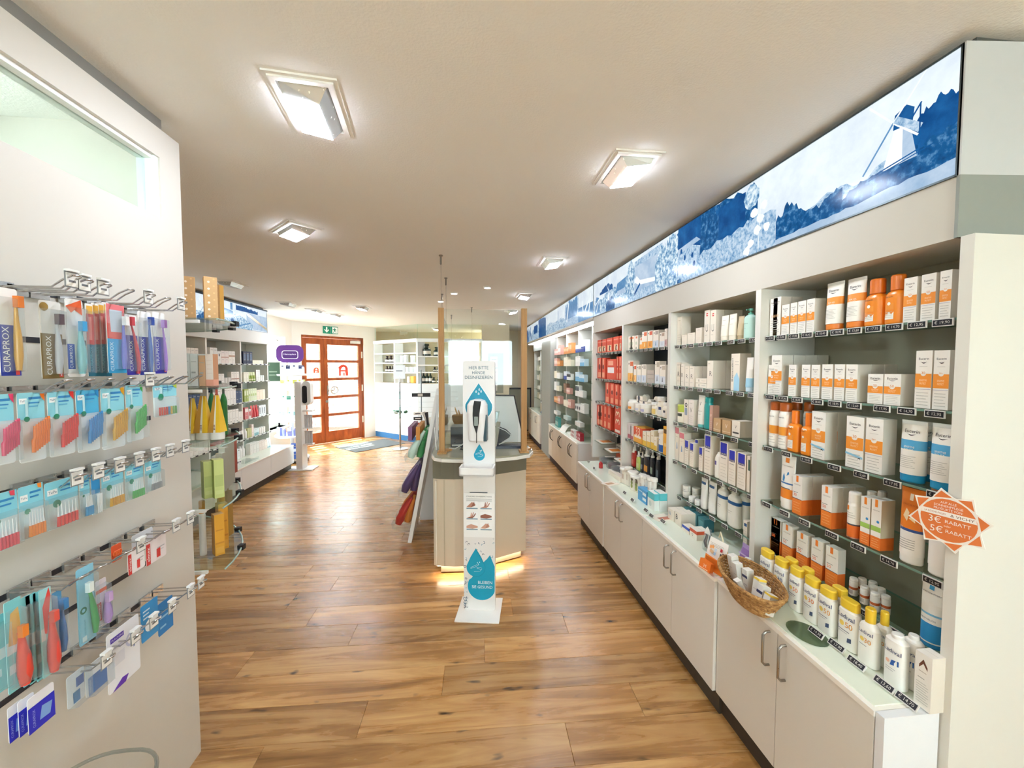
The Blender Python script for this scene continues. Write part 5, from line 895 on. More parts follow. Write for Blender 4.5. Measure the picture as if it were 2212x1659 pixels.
# voucher stand and clear dish
vs = empty('voucher_stand', (1.13, 1.70, DZ), math.radians(-78)); tag(vs, 'orange and white cardboard voucher stand on the worktop corner', 'display')
m = MB(); ux, uz = (1,0,0), (0,.26,.966)
m.plate([(-.055,0),(.055,0),(.055,.062),(.052,.145),(-.052,.145),(-.055,.062)], (0,0,0), ux, uz, -.002, K('f1ece4', .5), K('f1ece4', .5)); m.plate([(-.055,0),(.055,0),(.055,.055),(-.055,.062)], (0,-.003,0), ux, uz, .0004, K('ee8a2c', .5))
V = lambda x0, z0, x1, z1, c: m.plate([(x0,z0),(x1,z0),(x1,z1),(x0,z1)], (0,-.0036,0), ux, uz, .0004, K(c, .5))
for i in range(3): V(-.04, .122-i*.006, .035-i*.01, .124-i*.006, 'c2bbb0')
for x, z, c in ((-.04,.095,'f0a860'),(-.028,.1,'f0a860'),(-.036,.078,'e8c49a'),(-.026,.076,'e8c49a'),(-.01,.09,'c9dcec'),(-.012,.072,'9cc0e0'),(.02,.1,'b8242a'),(.034,.085,'5c2a20'),(.022,.078,'3a3a34')): V(x, z, x+.011, z+.014, c)
m.obj('panel', vs); m = MB(); m.plate([(-.035,.008),(.03,.008),(.03,.048),(-.035,.052)], (0,-.03,.0), ux, uz, .022, K('ee7a22', .5)); m.text('3€', 0, .034, .02, K('fbe6cf', .5), o=(0,-.054,.0), ux=ux, uz=uz); m.box(-.03,-.0545,.02,.025,-.054,.024,K('fbd9b8', .5)); m.obj('voucher_pocket', vs)
m = MB(); m.plate([(-.045,.004),(.045,.004),(.03,.07),(-.03,.07)], (0,.012,0), ux, (0,-.3,.95), .002, K('e08428', .5)); m.obj('rear_strut', vs)
m = MB(); m.lathe([(0,.05),(.002,.055),(.002,.05)], glassmat('dish', 'cfd8cc', .1), 24, sy=1.3); tag(m.obj('clear_disc', None, (1.20, 1.255, DZ)), 'flat clear disc under the near end of the wicker basket', 'disc')
# sunburst sign on the end panel
sb = empty('sunburst_sign', (FX-.004, .93, 1.135)); y_, z_ = onX(2050, 1124, 1.29); sb.location = (1.288, y_, z_); sb.rotation_euler = (0, 0, math.radians(-78)); tag(sb, 'orange sunburst discount sign with euro lettering on the shelf end', 'sign')
def star(R1, R2, n=8, ph=.2): 
    p_ = []
    for i in range(n): a = 2*math.pi*i/n+ph; p_ += [(R2*math.cos(a-.36), R2*math.sin(a-.36)), (R1*math.cos(a), R1*math.sin(a)), (R2*math.cos(a+.36), R2*math.sin(a+.36))]
    return p_
SO = K('e0793c', .55); SWt = K('f6efe6', .55); m = MB(); U, V_ = (1,0,0), (0,0,1)
def ster(R1, R2): return star(R1, R2)
m.plate(star(.086, .064), (0,0,0), U, V_, .002, SWt); 
for i in range(8): a = 2*math.pi*i/8+.2; m.plate([(.0635*math.cos(a-.3), .0635*math.sin(a-.3)), (.079*math.cos(a), .079*math.sin(a)), (.0635*math.cos(a+.3), .0635*math.sin(a+.3))][::1], (0,-.0021,0), U, V_, .0004, SO)
m.plate(arc(0,0,.057,0,360,28)[:-1], (0,-.0022,0), U, V_, .0004, SO); m.plate([(-.056,.008),(.056,.008),(.053,.022),(-.053,.022)], (0,-.0028,0), U, V_, .0004, SWt)
T_ = lambda s, x, z, w, mt, h=None: m.text(s, x, z, w, mt, y=-.0036, h=h)
T_('AUF ALLE', 0, .046, .032, SWt, .006); T_('SONNENPFLEGE', 0, .037, .058, SWt, .006); T_('PRODUKTE VON:', 0, .028, .058, SWt, .006); T_('LA ROCHE-POSAY', -.026, .015, .044, K('b0603a', .5), .005); T_('& VICHY', .028, .015, .046, K('7a5044', .5), .007)
T_('3€', -.026, -.004, .026, SWt); T_('RABATT', .02, -.004, .05, SWt, .009); T_('oder', .0, -.0165, .014, SWt); T_('5€', -.022, -.03, .026, SWt); T_('RABATT', .022, -.03, .05, SWt, .009)
m.obj('card', sb); MB().box(-.03, 0, -.06, .03, .003, -.05, ACRYL).obj('tape', sb)
# ------------------------------------------------------------------ second bay
CRM = 'f0e6d6'
def W(t=None, c='7d7a74', **k): return dict(plainw(t, c, CRM), **k)
rput(carton, W(), 1461, 1471, 685, z1, X0, 'tall slim cream carton alone on the top shelf, second bay', 'carton', d=.06)
for i, (a, b_, v) in enumerate(((1471,1484,724),(1485,1501,719),(1503,1516,708))): rput(carton, W(), a, b_, v, z1, X0, ['smallest', 'middle', 'tallest'][i]+' of three low cream cartons on the top shelf', 'carton', 'low cream cartons', d=.05)
for i, (a, b_) in enumerate(((1522,1534),(1535,1547))): rput(carton, W('U', '8a867c', dec=[('c',.5,.86,.2,'d8483c'), ('r',.3,.7,.85,.87,'f5e6e0'), ('p',[(.3,.36),(.3,.56),(.36,.56),(.36,.38),(.5,.36),(.64,.38),(.64,.56),(.7,.56),(.7,.36),(.5,.32)],'8a867c'), ('r',.2,.6,.22,.232,'c5bcae')]), a, b_, 670, z1, X0, ['outer', 'inner'][i]+' tall carton with red dot on the top shelf', 'carton', 'tall red-dot cartons', d=.05, deep=3)
for i, (a, b_, v) in enumerate(((1553,1569,682),(1570,1586,678))): rput(tube, dict(base='f3ead9', cap='efe4d0', caph=.18, crimp='f3ead9', dec=[('r',.3,.7,.8,.82,'b8ae9c'), ('r',.3,.7,.6,.62,'d6ccba')]), a, b_, v, z1, X0, ['outer', 'inner'][i]+' cream tube standing on its cap, top shelf, second bay', 'tube', 'cream tubes', d=.035)
rput(tube, dict(base='cdb995', cap='c4ae88', caph=.18, crimp='cdb995'), 1589, 1602, 683, z1, X0+.01, 'tan tube in the shade beside the mint pump bottle', 'tube', d=.035)
rput(pump, dict(base='bfe3d6', cap='6fb8a0', dec=[('r',.2,.7,.6,.62,'8fb8aa'), ('r',.2,.5,.4,.41,'8fb8aa')]), 1603, 1622, 665, z1, X0, 'mint green pump bottle at the end of the top shelf', 'bottle', d=.05)
# R cartons
for i, (a, b_, v) in enumerate(((1455,1465,783),(1470,1479,786),(1480,1489,791),(1490,1500,791))): rput(carton, W('R', '6f6a60', dec=[('t','R',.5,.5,.42,'6f6a60'), ('r',.15,.7,.88,.9,'c0b6a6'), ('r',.2,.7,.2,.215,'c5bcae')]), a, b_, v, z2, X0, seq('slim cream carton lettered R on the second shelf', i, 4), 'carton', 'slim R cartons', d=.05, deep=2 if i == 3 else 1)
for i, (v, z) in enumerate(((806, None), (820, None))):
    h = .026; rput(carton, W('R', '6f6a60', dec=[('t','R',.32,.5,.1,'6f6a60'), ('r',.55,.9,.45,.55,'c5bcae')]), 1503, 1527, v, z2+(.0275 if i == 0 else 0), X0, ['upper', 'lower'][i]+' flat box lettered R in the two-high stack', 'carton', 'flat R boxes', d=.07, h=h)
rput(carton, W('R', '5f5a52', dec=[('t','R',.62,.54,.4,'5f5a52'), ('r',.15,.5,.88,.9,'c0b6a6')]), 1528, 1541, 779, z2, X0, 'largest cream carton lettered R on the second shelf', 'carton', 'large R cartons', d=.075, deep=2)
rput(carton, W(dec=[('v','Bepanthol',.18,.56,.62,'3a3a44',.2), ('p',[(.35,0),(1,0),(1,.32),(.7,.5),(.35,.36)],'a8d4ea'), ('r',.45,.9,.78,.79,'b9b0a4'), ('r',.45,.9,.7,.71,'b9b0a4')]), 1580, 1599, 764, z2, X0, 'tall carton with vertical lettering and pale blue wave', 'carton', d=.06)
rput(tube, dict(base='f1ece2', cap='cfe6f2', caph=.14, crimp='f1ece2', bands=[(0,.3,'a8d8ee')]), 1607, 1622, 772, z2, X0, 'white tube with pale blue foot beside the divider', 'tube', d=.035)
# third shelf
rput(jar, dict(base='efe6d2', lid='b8c450', dec=[('r',.2,.8,.36,.52,'3a3f36')]), 1462, 1478, 874, z3, X0, 'cream jar with lime green lid on the third shelf', 'jar', d=.06)
rput(carton, W(dec=[('c',.5,.78,.3,'33333c'), ('c',.5,.78,.16,CRM), ('r',.2,.8,.36,.66,'8d99ac')]), 1478, 1487, 863, z3, X0, 'slim carton with dark ring print on the third shelf', 'carton', d=.05)
rput(carton, W('V', '8a867c', base='ece2da'), 1488, 1499, 864, z3, X0, 'pale carton lettered V next to the ring print', 'carton', d=.05)
rput(tube, dict(base='efe9de', cap='67bcb8', caph=.1, crimp='d7d6d0', dec=[('t','V',.5,.74,.3,'6f6a60'), ('r',.2,.8,.5,.515,'b9b0a4'), ('r',.2,.7,.4,.41,'b9b0a4')]), 1504, 1518, 854, z3, X0, 'white tube lettered V with turquoise cap, third shelf', 'tube', d=.035)
rput(bottle, dict(base='2a9c98', cap='1d8a86', caph=.16, neck=.6, shoulder=.9, capw=.68, e=2.4), 1518, 1533, 858, z3, X0, 'turquoise bottle in the middle of the third shelf', 'bottle', d=.04)
rput(carton, W('V', 'f4ece4', base='c9a090', side='b08a78'), 1533, 1540, 876, z3, X0, 'slim rosy carton lettered V beside the turquoise bottle', 'carton', d=.04)
for i, (a, b_) in enumerate(((1541,1557),(1560,1579))): rput(carton, dict(base='c9a478', side='b28e62', dec=[('t','V',.5,.58,.26,'f6ecdc'), ('r',0,1,.16,.2,'e8d4b0')]), a, b_, 904+i*4, z3, X0, ['outer', 'inner'][i]+' copper coloured carton lettered V on the third shelf', 'carton', 'copper cartons', d=.06)
rput(carton, W('V', '5f5a52', dec=[('t','V',.5,.62,.24,'5f5a52'), ('r',.12,.88,.2,.3,'4a4640'), ('r',.2,.8,.42,.43,'c5bcae')]), 1581, 1599, 909, z3, X0, 'white cube carton lettered V with dark bar', 'carton', d=.075)
# fourth shelf: blue-topped cartons
for i, (a, b_, v) in enumerate(((1455,1463,921),(1468,1478,934))): rput(carton, W(dec=[('r',0,1,.8,.98,'d8808a'), ('p',[(.4,.34),(.7,.36),(.6,.52),(.45,.56)],'7fa0c4'), ('r',.2,.7,.7,.71,'b9b0a4')]), a, b_, v, z4, X0, ['outer', 'inner'][i]+' carton with pink top and blue leaf on the fourth shelf', 'carton', 'pink-topped cartons', d=.05, deep=2)
LIN = lambda t=True: dict(base='f2e9da', side='ddd2c0', dec=[('r',.1,.88,.72,.98,'2c36b4'), ('r',.1,.88,.66,.72,'2a2a5c'), ('t','Linola',.48,.70,.7,'f4f0ec',.05), ('r',.2,.8,.58,.595,'8a8480')]+fine(.12,.44,5,'d2c8b8'))
for i, (a, b_, v) in enumerate(((1479,1488,951),(1490,1499,957),(1501,1509,949),(1510,1518,966),(1522,1537,940),(1555,1573,955),(1574,1590,972),(1593,1612,979))): rput(carton, LIN(), a, b_, v, z4, X0 if i != 2 else X0+.03, seq('white carton with bright blue top on the fourth shelf', i, 8), 'carton', 'blue-topped cartons', d=.055)
rput(bottle, dict(base='f4efe4', cap='f2ede2', caph=.06, neck=.4, shoulder=.8, e=2.4, dec=[('r',.05,.55,.5,.66,'5a4a8a')]), 1541, 1554, 977, z4, X0, 'rounded white lotion bottle between the blue-topped cartons', 'bottle', d=.04)
rput(carton, W(dec=[('r',.4,1,.6,.9,'3a5a4a')]), 1614, 1621, 985, z4, X0, 'sliver of a carton with green print beside the divider', 'carton', d=.05)
# fifth shelf: jars, tubes, pumps
WJ = dict(base='e9e6de', lid='efece4', dec=[('r',.2,.8,.3,.36,'b5b0aa')])
for i, (a, b_, v, dz, x) in enumerate(((1457,1468,1024,1,0),(1466,1487,1030,1,-.01),(1487,1507,1028,1,.02),(1457,1468,1044,0,0),(1466,1487,1050,0,-.01),(1487,1507,1046,0,.02))): rput(jar, WJ, a, b_, v, .76+dz*.0385, X5+x+.01, seq('stacked white cream jar on the fifth shelf', i, 6, 'of the stack'), 'jar', 'stacked white jars', h=.037, w=.05, d=.05)
for i, (a, b_) in enumerate(((1480,1499),(1494,1509))): rput(jar, WJ, a, b_, 1056, .76, X5-.012+(-.0 if i else 0), ['wider', 'smaller'][i]+' single white jar in front of the stacked jars', 'jar', 'single white jars', h=.034, w=.042 if i == 0 else .036, d=.04)
for i, (a, b_, v) in enumerate(((1510,1524,1033),(1526,1543,1041))): rput(tube, dict(base='f0eee8', cap='f2f0ea', caph=.12, crimp='eceae4', dec=[('r',.12,.8,.80,.88,'2f5c8c'), ('v','CREME',.3,.5,.3,'a8a49e',.14)]), a, b_, v, .76, X5, ['outer', 'inner'][i]+' white tube with navy label on the fifth shelf', 'tube', 'navy-label tubes', d=.035)
for i, (a, b_, v, x) in enumerate(((1546,1567,1037,0),(1568,1592,1049,-.008),(1592,1612,1046,.03))): rput(pump, dict(base='eceadf', cap='e6e3d6', bands=[(.70,.80,'245f98')], dec=[('r',.2,.6,.46,.47,'9a968e'), ('r',.2,.5,.4,.41,'b5b1a8')]), a, b_, v, .76, X5+x, seq('white pump bottle with blue neck band on the fifth shelf', i, 3), 'bottle', 'blue-band pump bottles', d=.045)
rput(carton, W(dec=[('r',.2,.9,.78,.9,'2f5c8c')]+fine(.2,.6,5)), 1607, 1616, 1080, .70, X5, 'narrow white carton with navy square beside the divider', 'carton', d=.03, h=.13)
# worktop of the second bay
for i, (a, b_, v) in enumerate(((1443,1456,1100),(1458,1472,1107))): rput(carton, W(dec=[('t',['N','B'][i],.3,.6,.3,['7aa0c0','2a2a3a'][i])] ), a, b_, v, DZ, 1.25, ['pale-blue', 'black'][i]+' lettered white box on the second worktop', 'carton', 'lettered white boxes', d=.09)
for i in range(3): rput(carton, dict(base='3d7a80', side='2f646c', dec=[('r',.15,.85,.3,.8,'5f9aa0')]), 1476+i*16, 1490+i*16, 1106+i*4, DZ, 1.34, seq('teal carton standing in the shade of the second worktop', i, 3), 'carton', 'teal cartons', d=.06, h=.075)
rput(carton, W(wrap=[(.55,1,'2c4fb4')]), 1473, 1489, 1133, DZ, 1.24, 'low white box with blue lid beside the red one', 'carton', d=.05, h=.035)
rput(carton, dict(base='f2ece0', side='e6dccb', wrap=[(.62,1,'dc5a34')], dec=[('t','Q',.4,.36,.2,'2a2a34')]), 1490, 1506, 1131, DZ, 1.24, 'low white box with orange-red lid on the second worktop', 'carton', d=.07, h=.05)
def pouch(w, d, h, base='cfd6d6', dec=(), mat=None, topc=None, wav=.0):
    m = MB(); B_ = mat or K(base, .4); rg = []
    for f, rx, ry in ((0,.85,.8),(.05,1,1),(.35,1,.9),(.6,.92,.55),(.8,.8,.2),(.9,.78,.06),(1,.8,.04)): rg.append([(x+wav*w*math.sin(f*6), y, z) for x, y, z in ell(w/2*rx, d/2*ry, h*f, 14, 2.6)])
    m.rings(rg, [B_]*4+[K(topc, .4) if topc else B_]*2); decs(m, dec, w, h, lambda x, z: -d/2*.98*max(.1, 1-max(0,(z/h-.35))*1.4), True); return [('pouch', m)]
o = empty('clear_bag', (1.235, onX(1530, 1150, 1.235)[0], DZ), RZ+.2); tag(o, 'clear hanging bag with dark wavy straps on the second worktop', 'bag'); o2 = pouch(.055, .05, .115, mat=BAG)[0][1].obj('film', o)
for i, c in enumerate(('2a2630', '6a4a3a', 'e9e6df', '2f5a6a')): m = MB(); m.tube([(-.016+i*.01, 0, .01), (-.02+i*.012, -.006, .04), (-.012+i*.008, 0, .07), (-.014+i*.009, .004, .095)], .004, K(c, .5), 6); m.obj('strap', o)
MB().plate([(-.02,.085),(.02,.085),(.012,.11),(0,.125),(-.012,.11)], (0,-.004,0), (1,0,0), (0,0,1), .002, K('e9e7e0', .5)).obj('header_card', o)
o = empty('sponge', (1.235, onX(1557, 1200, 1.235)[0], DZ+.02), RZ); tag(o, 'yellow bath sponge with white tag behind the voucher stand', 'sponge'); m = MB(); m.rings([[(x*(1+.05*math.cos(7*math.atan2(y, x))), y, z) for x, y, z in ell(r, r*.8, z, 20)] for z, r in ((-.02,.014),(-.01,.03),(.012,.038),(.034,.034),(.05,.02),(.056,.006))], [K('e2a928', .9, bump=1.0, bscale=260)]*5); m.obj('body', o); MB().plate([(-.055,-.018),(-.02,-.018),(-.03,.012),(-.052,.01)], (0,-.03,0), (1,0,0), (0,0,1), .001, K('efe9dc', .5)).obj('tag_card', o); m = MB(); m.tube([(.02,0,.03),(.0,.01,.08),(-.02,.01,.11),(-.03,.01,.08)], .004, K('e8dcb8', .6), 6); m.obj('cord', o)
rput(pouch, dict(base='9a78b8', topc='b79cd0', dec=[('r',.1,.9,.5,.56,'c7b2dc'), ('r',.1,.9,.3,.34,'b79cd0')]), 1592, 1614, 1157, DZ, 1.30, 'purple soft pack at the end of the second worktop', 'pack', d=.05, h=.10, name='soft_pack')
rput(bottle, dict(base='b8e2e2', cap='e9ecea', caph=.2), 1598, 1618, 1215, DZ, 1.24, 'pale aqua bottle half hidden behind the voucher stand', 'bottle', d=.035, h=.085)
# ------------------------------------------------------------------ third bay
for i in range(3): a = 1354+i*8.3; rput(carton, W(dec=[('r',.35,.8,.78,.92,'dc7a50'), ('c',.5,.45,.2,'c9cdb0'), ('p',[(.3,.05),(.5,.22),(.75,.05)],'7d8570')]), a, a+8, 727-i*1.2, z1, X0, seq('cream carton with small red square, top shelf, third bay', i, 3), 'carton', 'small red-square cartons', d=.05)
SH = lambda t, b_, sq: dict(base='f1e8da', side='d8cdbd', wrap=[], dec=[('r',.4,.95,.74,.95,sq), ('c',.2,.85,.07,'2a2a30'), ('r',.0,1,.0,.4,t), ('p',[(.4,.1),(.62,.12),(.56,.34),(.46,.34)],b_)])
for i, (a, b_, v, t, b2, sq) in enumerate(((1382,1387,729,'f2a84a','e07a2a','dc6a3a'),(1387,1398,716,'f0a23c','f6d9a0','dc6a3a'),(1399,1410,714,'f0a23c','b4641c','dc5a34'),(1411,1423,713,'cdd5e0','7fa4bd','b4a396'),(1425,1436,718,'d5dae0','b9c0ca','c4a890'),(1436,1442,710,'c9a4a0','7a3a44','e8ddd0'))): rput(carton, SH(t, b2, sq), a, b_, v, z1, X0, seq('vitamin carton with fruit and leaf print on the top shelf', i, 6), 'carton', 'vitamin cartons top shelf', d=.05)
for i, (a, b_, v, t, b2, sq) in enumerate(((1354,1366,779,'f0b45a','e0862a','dc6a3a'),(1367,1375,788,'f2c27a','e8923a','dc5a34'),(1376,1385,788,'cdd5e0','9fb0c2','c0b4a4'),(1386,1396,787,'cdd5e0','9fb0c2','c0b4a4'),(1415,1425,780,'dadfe6','6f7a86','c4b6a0'),(1425,1438,788,'dadfe6','6f7480','c4b6a0'))): rput(carton, SH(t, b2, sq), a, b_, v, z2, X0, seq('vitamin carton with pictogram print on the second shelf', i, 6), 'carton', 'vitamin cartons second shelf', d=.07 if i == 3 else .05)
for k in range(3): rput(carton, dict(base='b7aea4', side='a49b92', dec=fine(.3,.7,3,'d0c8be')), 1398, 1413, 800, z2+.0001+k*.032, X0, seq('grey box lying sideways in the stack beside the vitamins', k, 3, 'from the bottom'), 'carton', 'grey sideways boxes', d=.08, h=.031)
for i, (a, b_, v, dz) in enumerate(((1354,1366,862,0),(1360,1372,868,0),(1374,1385,872,0),(1386,1398,873,0))): rput(jar, dict(base='f0e9dc', lid='f3eee4', dec=[('r',.2,.8,.15,.45,['e8a050','e8963a','cfd4e0','b8b4d0'][i])]), a, b_, v, z3, X0+(0.03 if i == 0 else 0), seq('small white tub with coloured label on the third shelf', i, 4), 'jar', 'small tubs third shelf', d=.04)
for i, (a, b_, z) in enumerate(((1375,1386,.045),(1386,1398,.045),(1375,1388,.082))): rput(carton, W(dec=[('c',.4,.5,.2,'4a4a54')]), a, b_, 860, z3+z, X0+.03, seq('round-topped pill box stacked on the small tubs', i, 3), 'carton', 'stacked pill boxes', d=.05, h=.034)
def dome(w, d, h, base='efe8dc', ring='6f6a64'):
    m = MB(); p_ = [(-w/2,0),(w/2,0),(w/2,h-w/2)]+arc(0, h-w/2, w/2, 0, 180, 10)+[(-w/2,h-w/2)]; m.plate([(x, z) for x, z in p_], (0,d/2,0), (1,0,0), (0,0,1), d, K(base, .45)); decs(m, [('c',.5,.6,.22,ring), ('c',.5,.6,.14,'f2ece2')], w, h, lambda x, z: -d/2); return [('carton', m)]
for i, (a, b_, v) in enumerate(((1387,1398,831),(1412,1423,831),(1398,1409,846),(1409,1421,848))): rput(dome, {}, a, b_, v, z3, X0+.06, seq('arched white supplement box at the rear of the third shelf', i, 4), 'carton', 'arched boxes', d=.03, h=.13 if i < 2 else .10)
for i, (a, b_, v) in enumerate(((1404,1416,869),(1416,1430,857),(1428,1438,870))): rput(bottle, dict(base='f2ead8', cap='f1ede4', caph=.2, neck=.6, shoulder=.8, capw=.66, e=2.0, dec=[('r',.15,.85,.1,.5,['e9cc7a','e8e6e0','f0ede6'][i]), ('r',.5,.8,.35,.5,['e9cc7a','3c4878','4a4a54'][i])]), a, b_, v, z3, X0, ['yellow-labelled', 'large white', 'small dark-print'][i]+' supplement bottle on the third shelf', 'bottle', 'supplement bottles', d=.05)
for i, (a, b_, v) in enumerate(((1352,1361,913),(1362,1369,921))): rput(carton, W(base='e3d6d2', dec=[('r',.2,.9,.05,.3,'b8606a')]), a, b_, v, z4, X0, ['taller', 'lower'][i]+' mauve carton at the end of the fourth shelf, third bay', 'carton', 'mauve cartons', d=.06, deep=2)
rput(carton, dict(base='f0b040', side='d9903a', wrap=[(.42,1,'e05a34')], dec=[('t','33',.5,.72,.5,'f7e4c8'), ('r',.1,.9,.3,.46,'f4ead8')]), 1369, 1387, 923, z4, X0, 'large orange-red carton on the fourth shelf, third bay', 'carton', d=.10)
for i, (a, b_, v) in enumerate(((1388,1396,932),(1397,1405,932),(1406,1413,930),(1413,1419,944))): rput(carton, dict(base='f0e6d0', side='dcc9a4', dec=[('r',.0,1,.0,.36,'e8c04a'), ('r',.2,.7,.7,.74,'c8a070')]), a, b_, v, z4, X0, seq('pale yellow-footed carton on the fourth shelf', i, 4), 'carton', 'yellow-footed cartons', d=.05)
rput(bottle, dict(base='f1f0ea', cap='f1eee6', caph=.14, neck=.8, shoulder=.95, capw=.8, e=2.0, bands=[(.05,.4,'2c63b4')], dec=[('p',[(.2,.4),(.7,.44),(.5,.6),(.3,.55)],'3f86cc')]), 1420, 1431, 928, z4, X0, 'white and blue round tub near the end of the fourth shelf', 'bottle', d=.04)
rput(carton, dict(base='efb13a', side='d9962c', dec=[('r',.1,.9,.75,.9,'6a4a1c'), ('c',.5,.35,.25,'f4d890')]), 1433, 1442, 921, z4, X0, 'golden carton beside the divider of the third bay', 'carton', d=.06)
# sprays on the fifth shelf of the third bay
SPK = lambda c, l: dict(base=c, cap='e9e4da', dec=[('r',.15,.8,.18,.5,l)])
for i, (a, b_, v, c, l, x) in enumerate(((1357,1364,963,'c23a2e','d87a6a',0),(1365,1373,960,'b8302a','d87a6a',.01),(1373,1381,975,'c2cf6e','dbe2a0',-.01),(1382,1389,976,'1e1e28','8d8d96',0),(1389,1401,970,'1a1a22','d8963a',-.01),(1403,1411,972,'14161e','8fa08c',0),(1415,1424,974,'14161e','5a6a70',0),(1378,1385,966,'1e1e28','8d8d96',.05),(1396,1404,968,'1e1e28','c9a050',.05))): rput(spray, SPK(c, l), a, b_, v, .76, X5+x, seq(['dark','dark','dark'][0]+' or coloured spray bottle with white nozzle, fifth shelf', i, 9) if i > 2 else ['outer red spray bottle with white nozzle, fifth shelf', 'inner red spray bottle with white nozzle, fifth shelf', 'lime green spray bottle with white nozzle, fifth shelf'][i], 'bottle', 'spray bottles third bay', d=.026)
for i, (a, b_, v) in enumerate(((1341,1350,1010),(1350,1358,1009),(1358,1369,1018),(1366,1380,1027),(1380,1388,1024),(1388,1396,1027),(1397,1404,1031),(1405,1413,1033))): rput(bottle, dict(base='efe9dc', cap='f0ece2', caph=.12, neck=.86, shoulder=.96, capw=.92, e=2.0, dec=[('c',.6,.62,.2,'6a5a48'), ('c',.6,.42,.18,'8a9a5a'), ('c',.6,.24,.18,'9aa85a')] if i in (2, 3) else [('r',.2,.7,.3,.6,'d8c8b8')]), a, b_, v, DZ, 1.25+.012*(i % 2), seq('round white effervescent-tablet tube on the third worktop', i, 8), 'tube', 'tablet tubes', d=.03)
rput(carton, dict(base='4fa3d6', side='3f8cc4', dec=[('r',.55,.95,.2,.42,'e9f2f6'), ('r',.55,.95,.6,.82,'e9f2f6'), ('r',.08,.5,.75,.82,'cfe6f2')]), 1378, 1397, 1057, DZ, 1.215, 'blue box with white panels on the third worktop', 'carton', d=.07)
for i, (a, b_, v) in enumerate(((1399,1414,1063),(1412,1426,1062))): rput(carton, dict(base='eef0ea', side='dfe6e2', wrap=[(.6,1,'5fc4cc')], dec=[('c',.4,.3,.2,'cfd8d0')]), a, b_, v, DZ, 1.215+.03*i, ['front', 'rear'][i]+' white box with turquoise top on the third worktop', 'carton', 'turquoise-topped boxes', d=.05)
# flat yellow tray under the fifth shelf
q = onX(1436, 1030, 1.25); m = MB(); m.box(-.05, -.05, 0, .05, .05, .004, K('e8c22c', .4)); m.box(-.05,-.05,.004,.05,-.046,.02,K('e8c22c', .4)); m.box(-.05,.046,.004,.05,.05,.02,K('e8c22c', .4)); m.box(-.05,-.05,.004,-.046,.05,.02,K('e8c22c', .4)); m.box(.046,-.05,.004,.05,.05,.02,K('e8c22c', .4)); tag(m.obj('tray', None, (1.43, 2.55, .7605)), 'small yellow tray at the near end of the fifth shelf, third bay', 'tray')
for i, (u, v) in enumerate(((1342,1036),(1350,1065),(1367,1081),(1396,1103),(1408,1115),(1433,1127),(1272,998),(1284,1012))):
    x, y = onZ(u, v, DZ+.01); o = link('price_tag', tag_mesh(PR[(i*3) % 10], .05), None, (x, y, DZ+.012), RZ, rot=(-.6, 0, RZ)); tag(o, seq('tiny dark price tag lying on the farther worktops', i, 8, 'of eight'), 'price tag', 'price tags on the farther worktops')
m = MB(); m.box(-.06, -.05, 0, .06, .05, .002, K('ece2d2', .5)); m.box(-.04, -.02, .002, .03, .02, .0024, K('c8a07c', .5)); x, y = onZ(1318, 1045, DZ); tag(m.obj('leaflet', None, (x, y, DZ), .4), 'cream leaflet lying flat on the third worktop', 'leaflet')
m = MB(); m.box(-.06, -.05, 0, .06, .05, .002, K('eadfce', .5)); m.box(-.03, -.04, .002, .05, .0, .0024, K('b8725c', .5)); x, y = onZ(1428, 1118, DZ); tag(m.obj('leaflet', None, (x, y, DZ), .2), 'patterned leaflet beside the turquoise-topped boxes', 'leaflet')
rput(carton, W(), 1314, 1340, 1019, DZ, 1.24, 'long plain white box lying on the fourth worktop', 'carton', d=.05, h=.04)
# ------------------------------------------------------------------ fourth bay: red cartons
RD = 'df4a2c'
def redc(t='33'): return dict(base=RD, side='c83c22', dec=[('r',.08,.92,.74,.88,'e86a4a'), ('t','Doppelherz',.5,.82,.8,'f7e6da',.06), ('r',.15,.85,.08,.5,'f0c49a'), ('p',[(.4,.1),(.7,.1),(.66,.42),(.5,.5),(.42,.36)],'5a2420'), ('r',.62,.78,.14,.34,'f4ead8')])
def redt(): return dict(base=RD, side='c83c22', dec=[('r',.35,.62,.45,.95,'f0a98a'), ('c',.5,.56,.2,'7a2a20'), ('r',.2,.8,.06,.3,'ee9a78')])
for i, (a, b_, v) in enumerate(((1288,1298,735),(1299,1310,733),(1311,1323,730),(1325,1337,727),(1338,1343,725))): rput(carton, redc(), a, b_, v, z1, X0, seq('red carton with glass print on the top shelf', i, 5), 'carton', 'red cartons top shelf', d=.06)
for i, (a, b_, v) in enumerate(((1288,1298,773),(1299,1308,773),(1332,1336,770),(1337,1343,770))): rput(carton, redt(), a, b_, v, z2, X0, seq('tall narrow red carton on the second shelf', i, 4), 'carton', 'tall red cartons second shelf', d=.05)
rput(carton, dict(base=RD, side='c83c22', dec=[('r',.1,.8,.32,.6,'ece6e4'), ('r',.15,.7,.7,.92,'f2a488')]), 1311, 1331, 776, z2, X0, 'wide red box with white label between the tall red cartons', 'carton', d=.06)
for i, (a, b_, v) in enumerate(((1308,1317,826),(1318,1327,828),(1328,1337,830),(1338,1343,832))): rput(carton, redt(), a, b_, v, z3, X0, seq('tall narrow red carton on the third shelf', i, 4), 'carton', 'tall red cartons third shelf', d=.05)
for i, (a, b_, v) in enumerate(((1286,1294,874),(1295,1303,875),(1304,1311,876),(1312,1320,877))): rput(carton, redt(), a, b_, v, z4, X0, seq('tall narrow red carton on the fourth shelf', i, 4), 'carton', 'tall red cartons fourth shelf', d=.09)
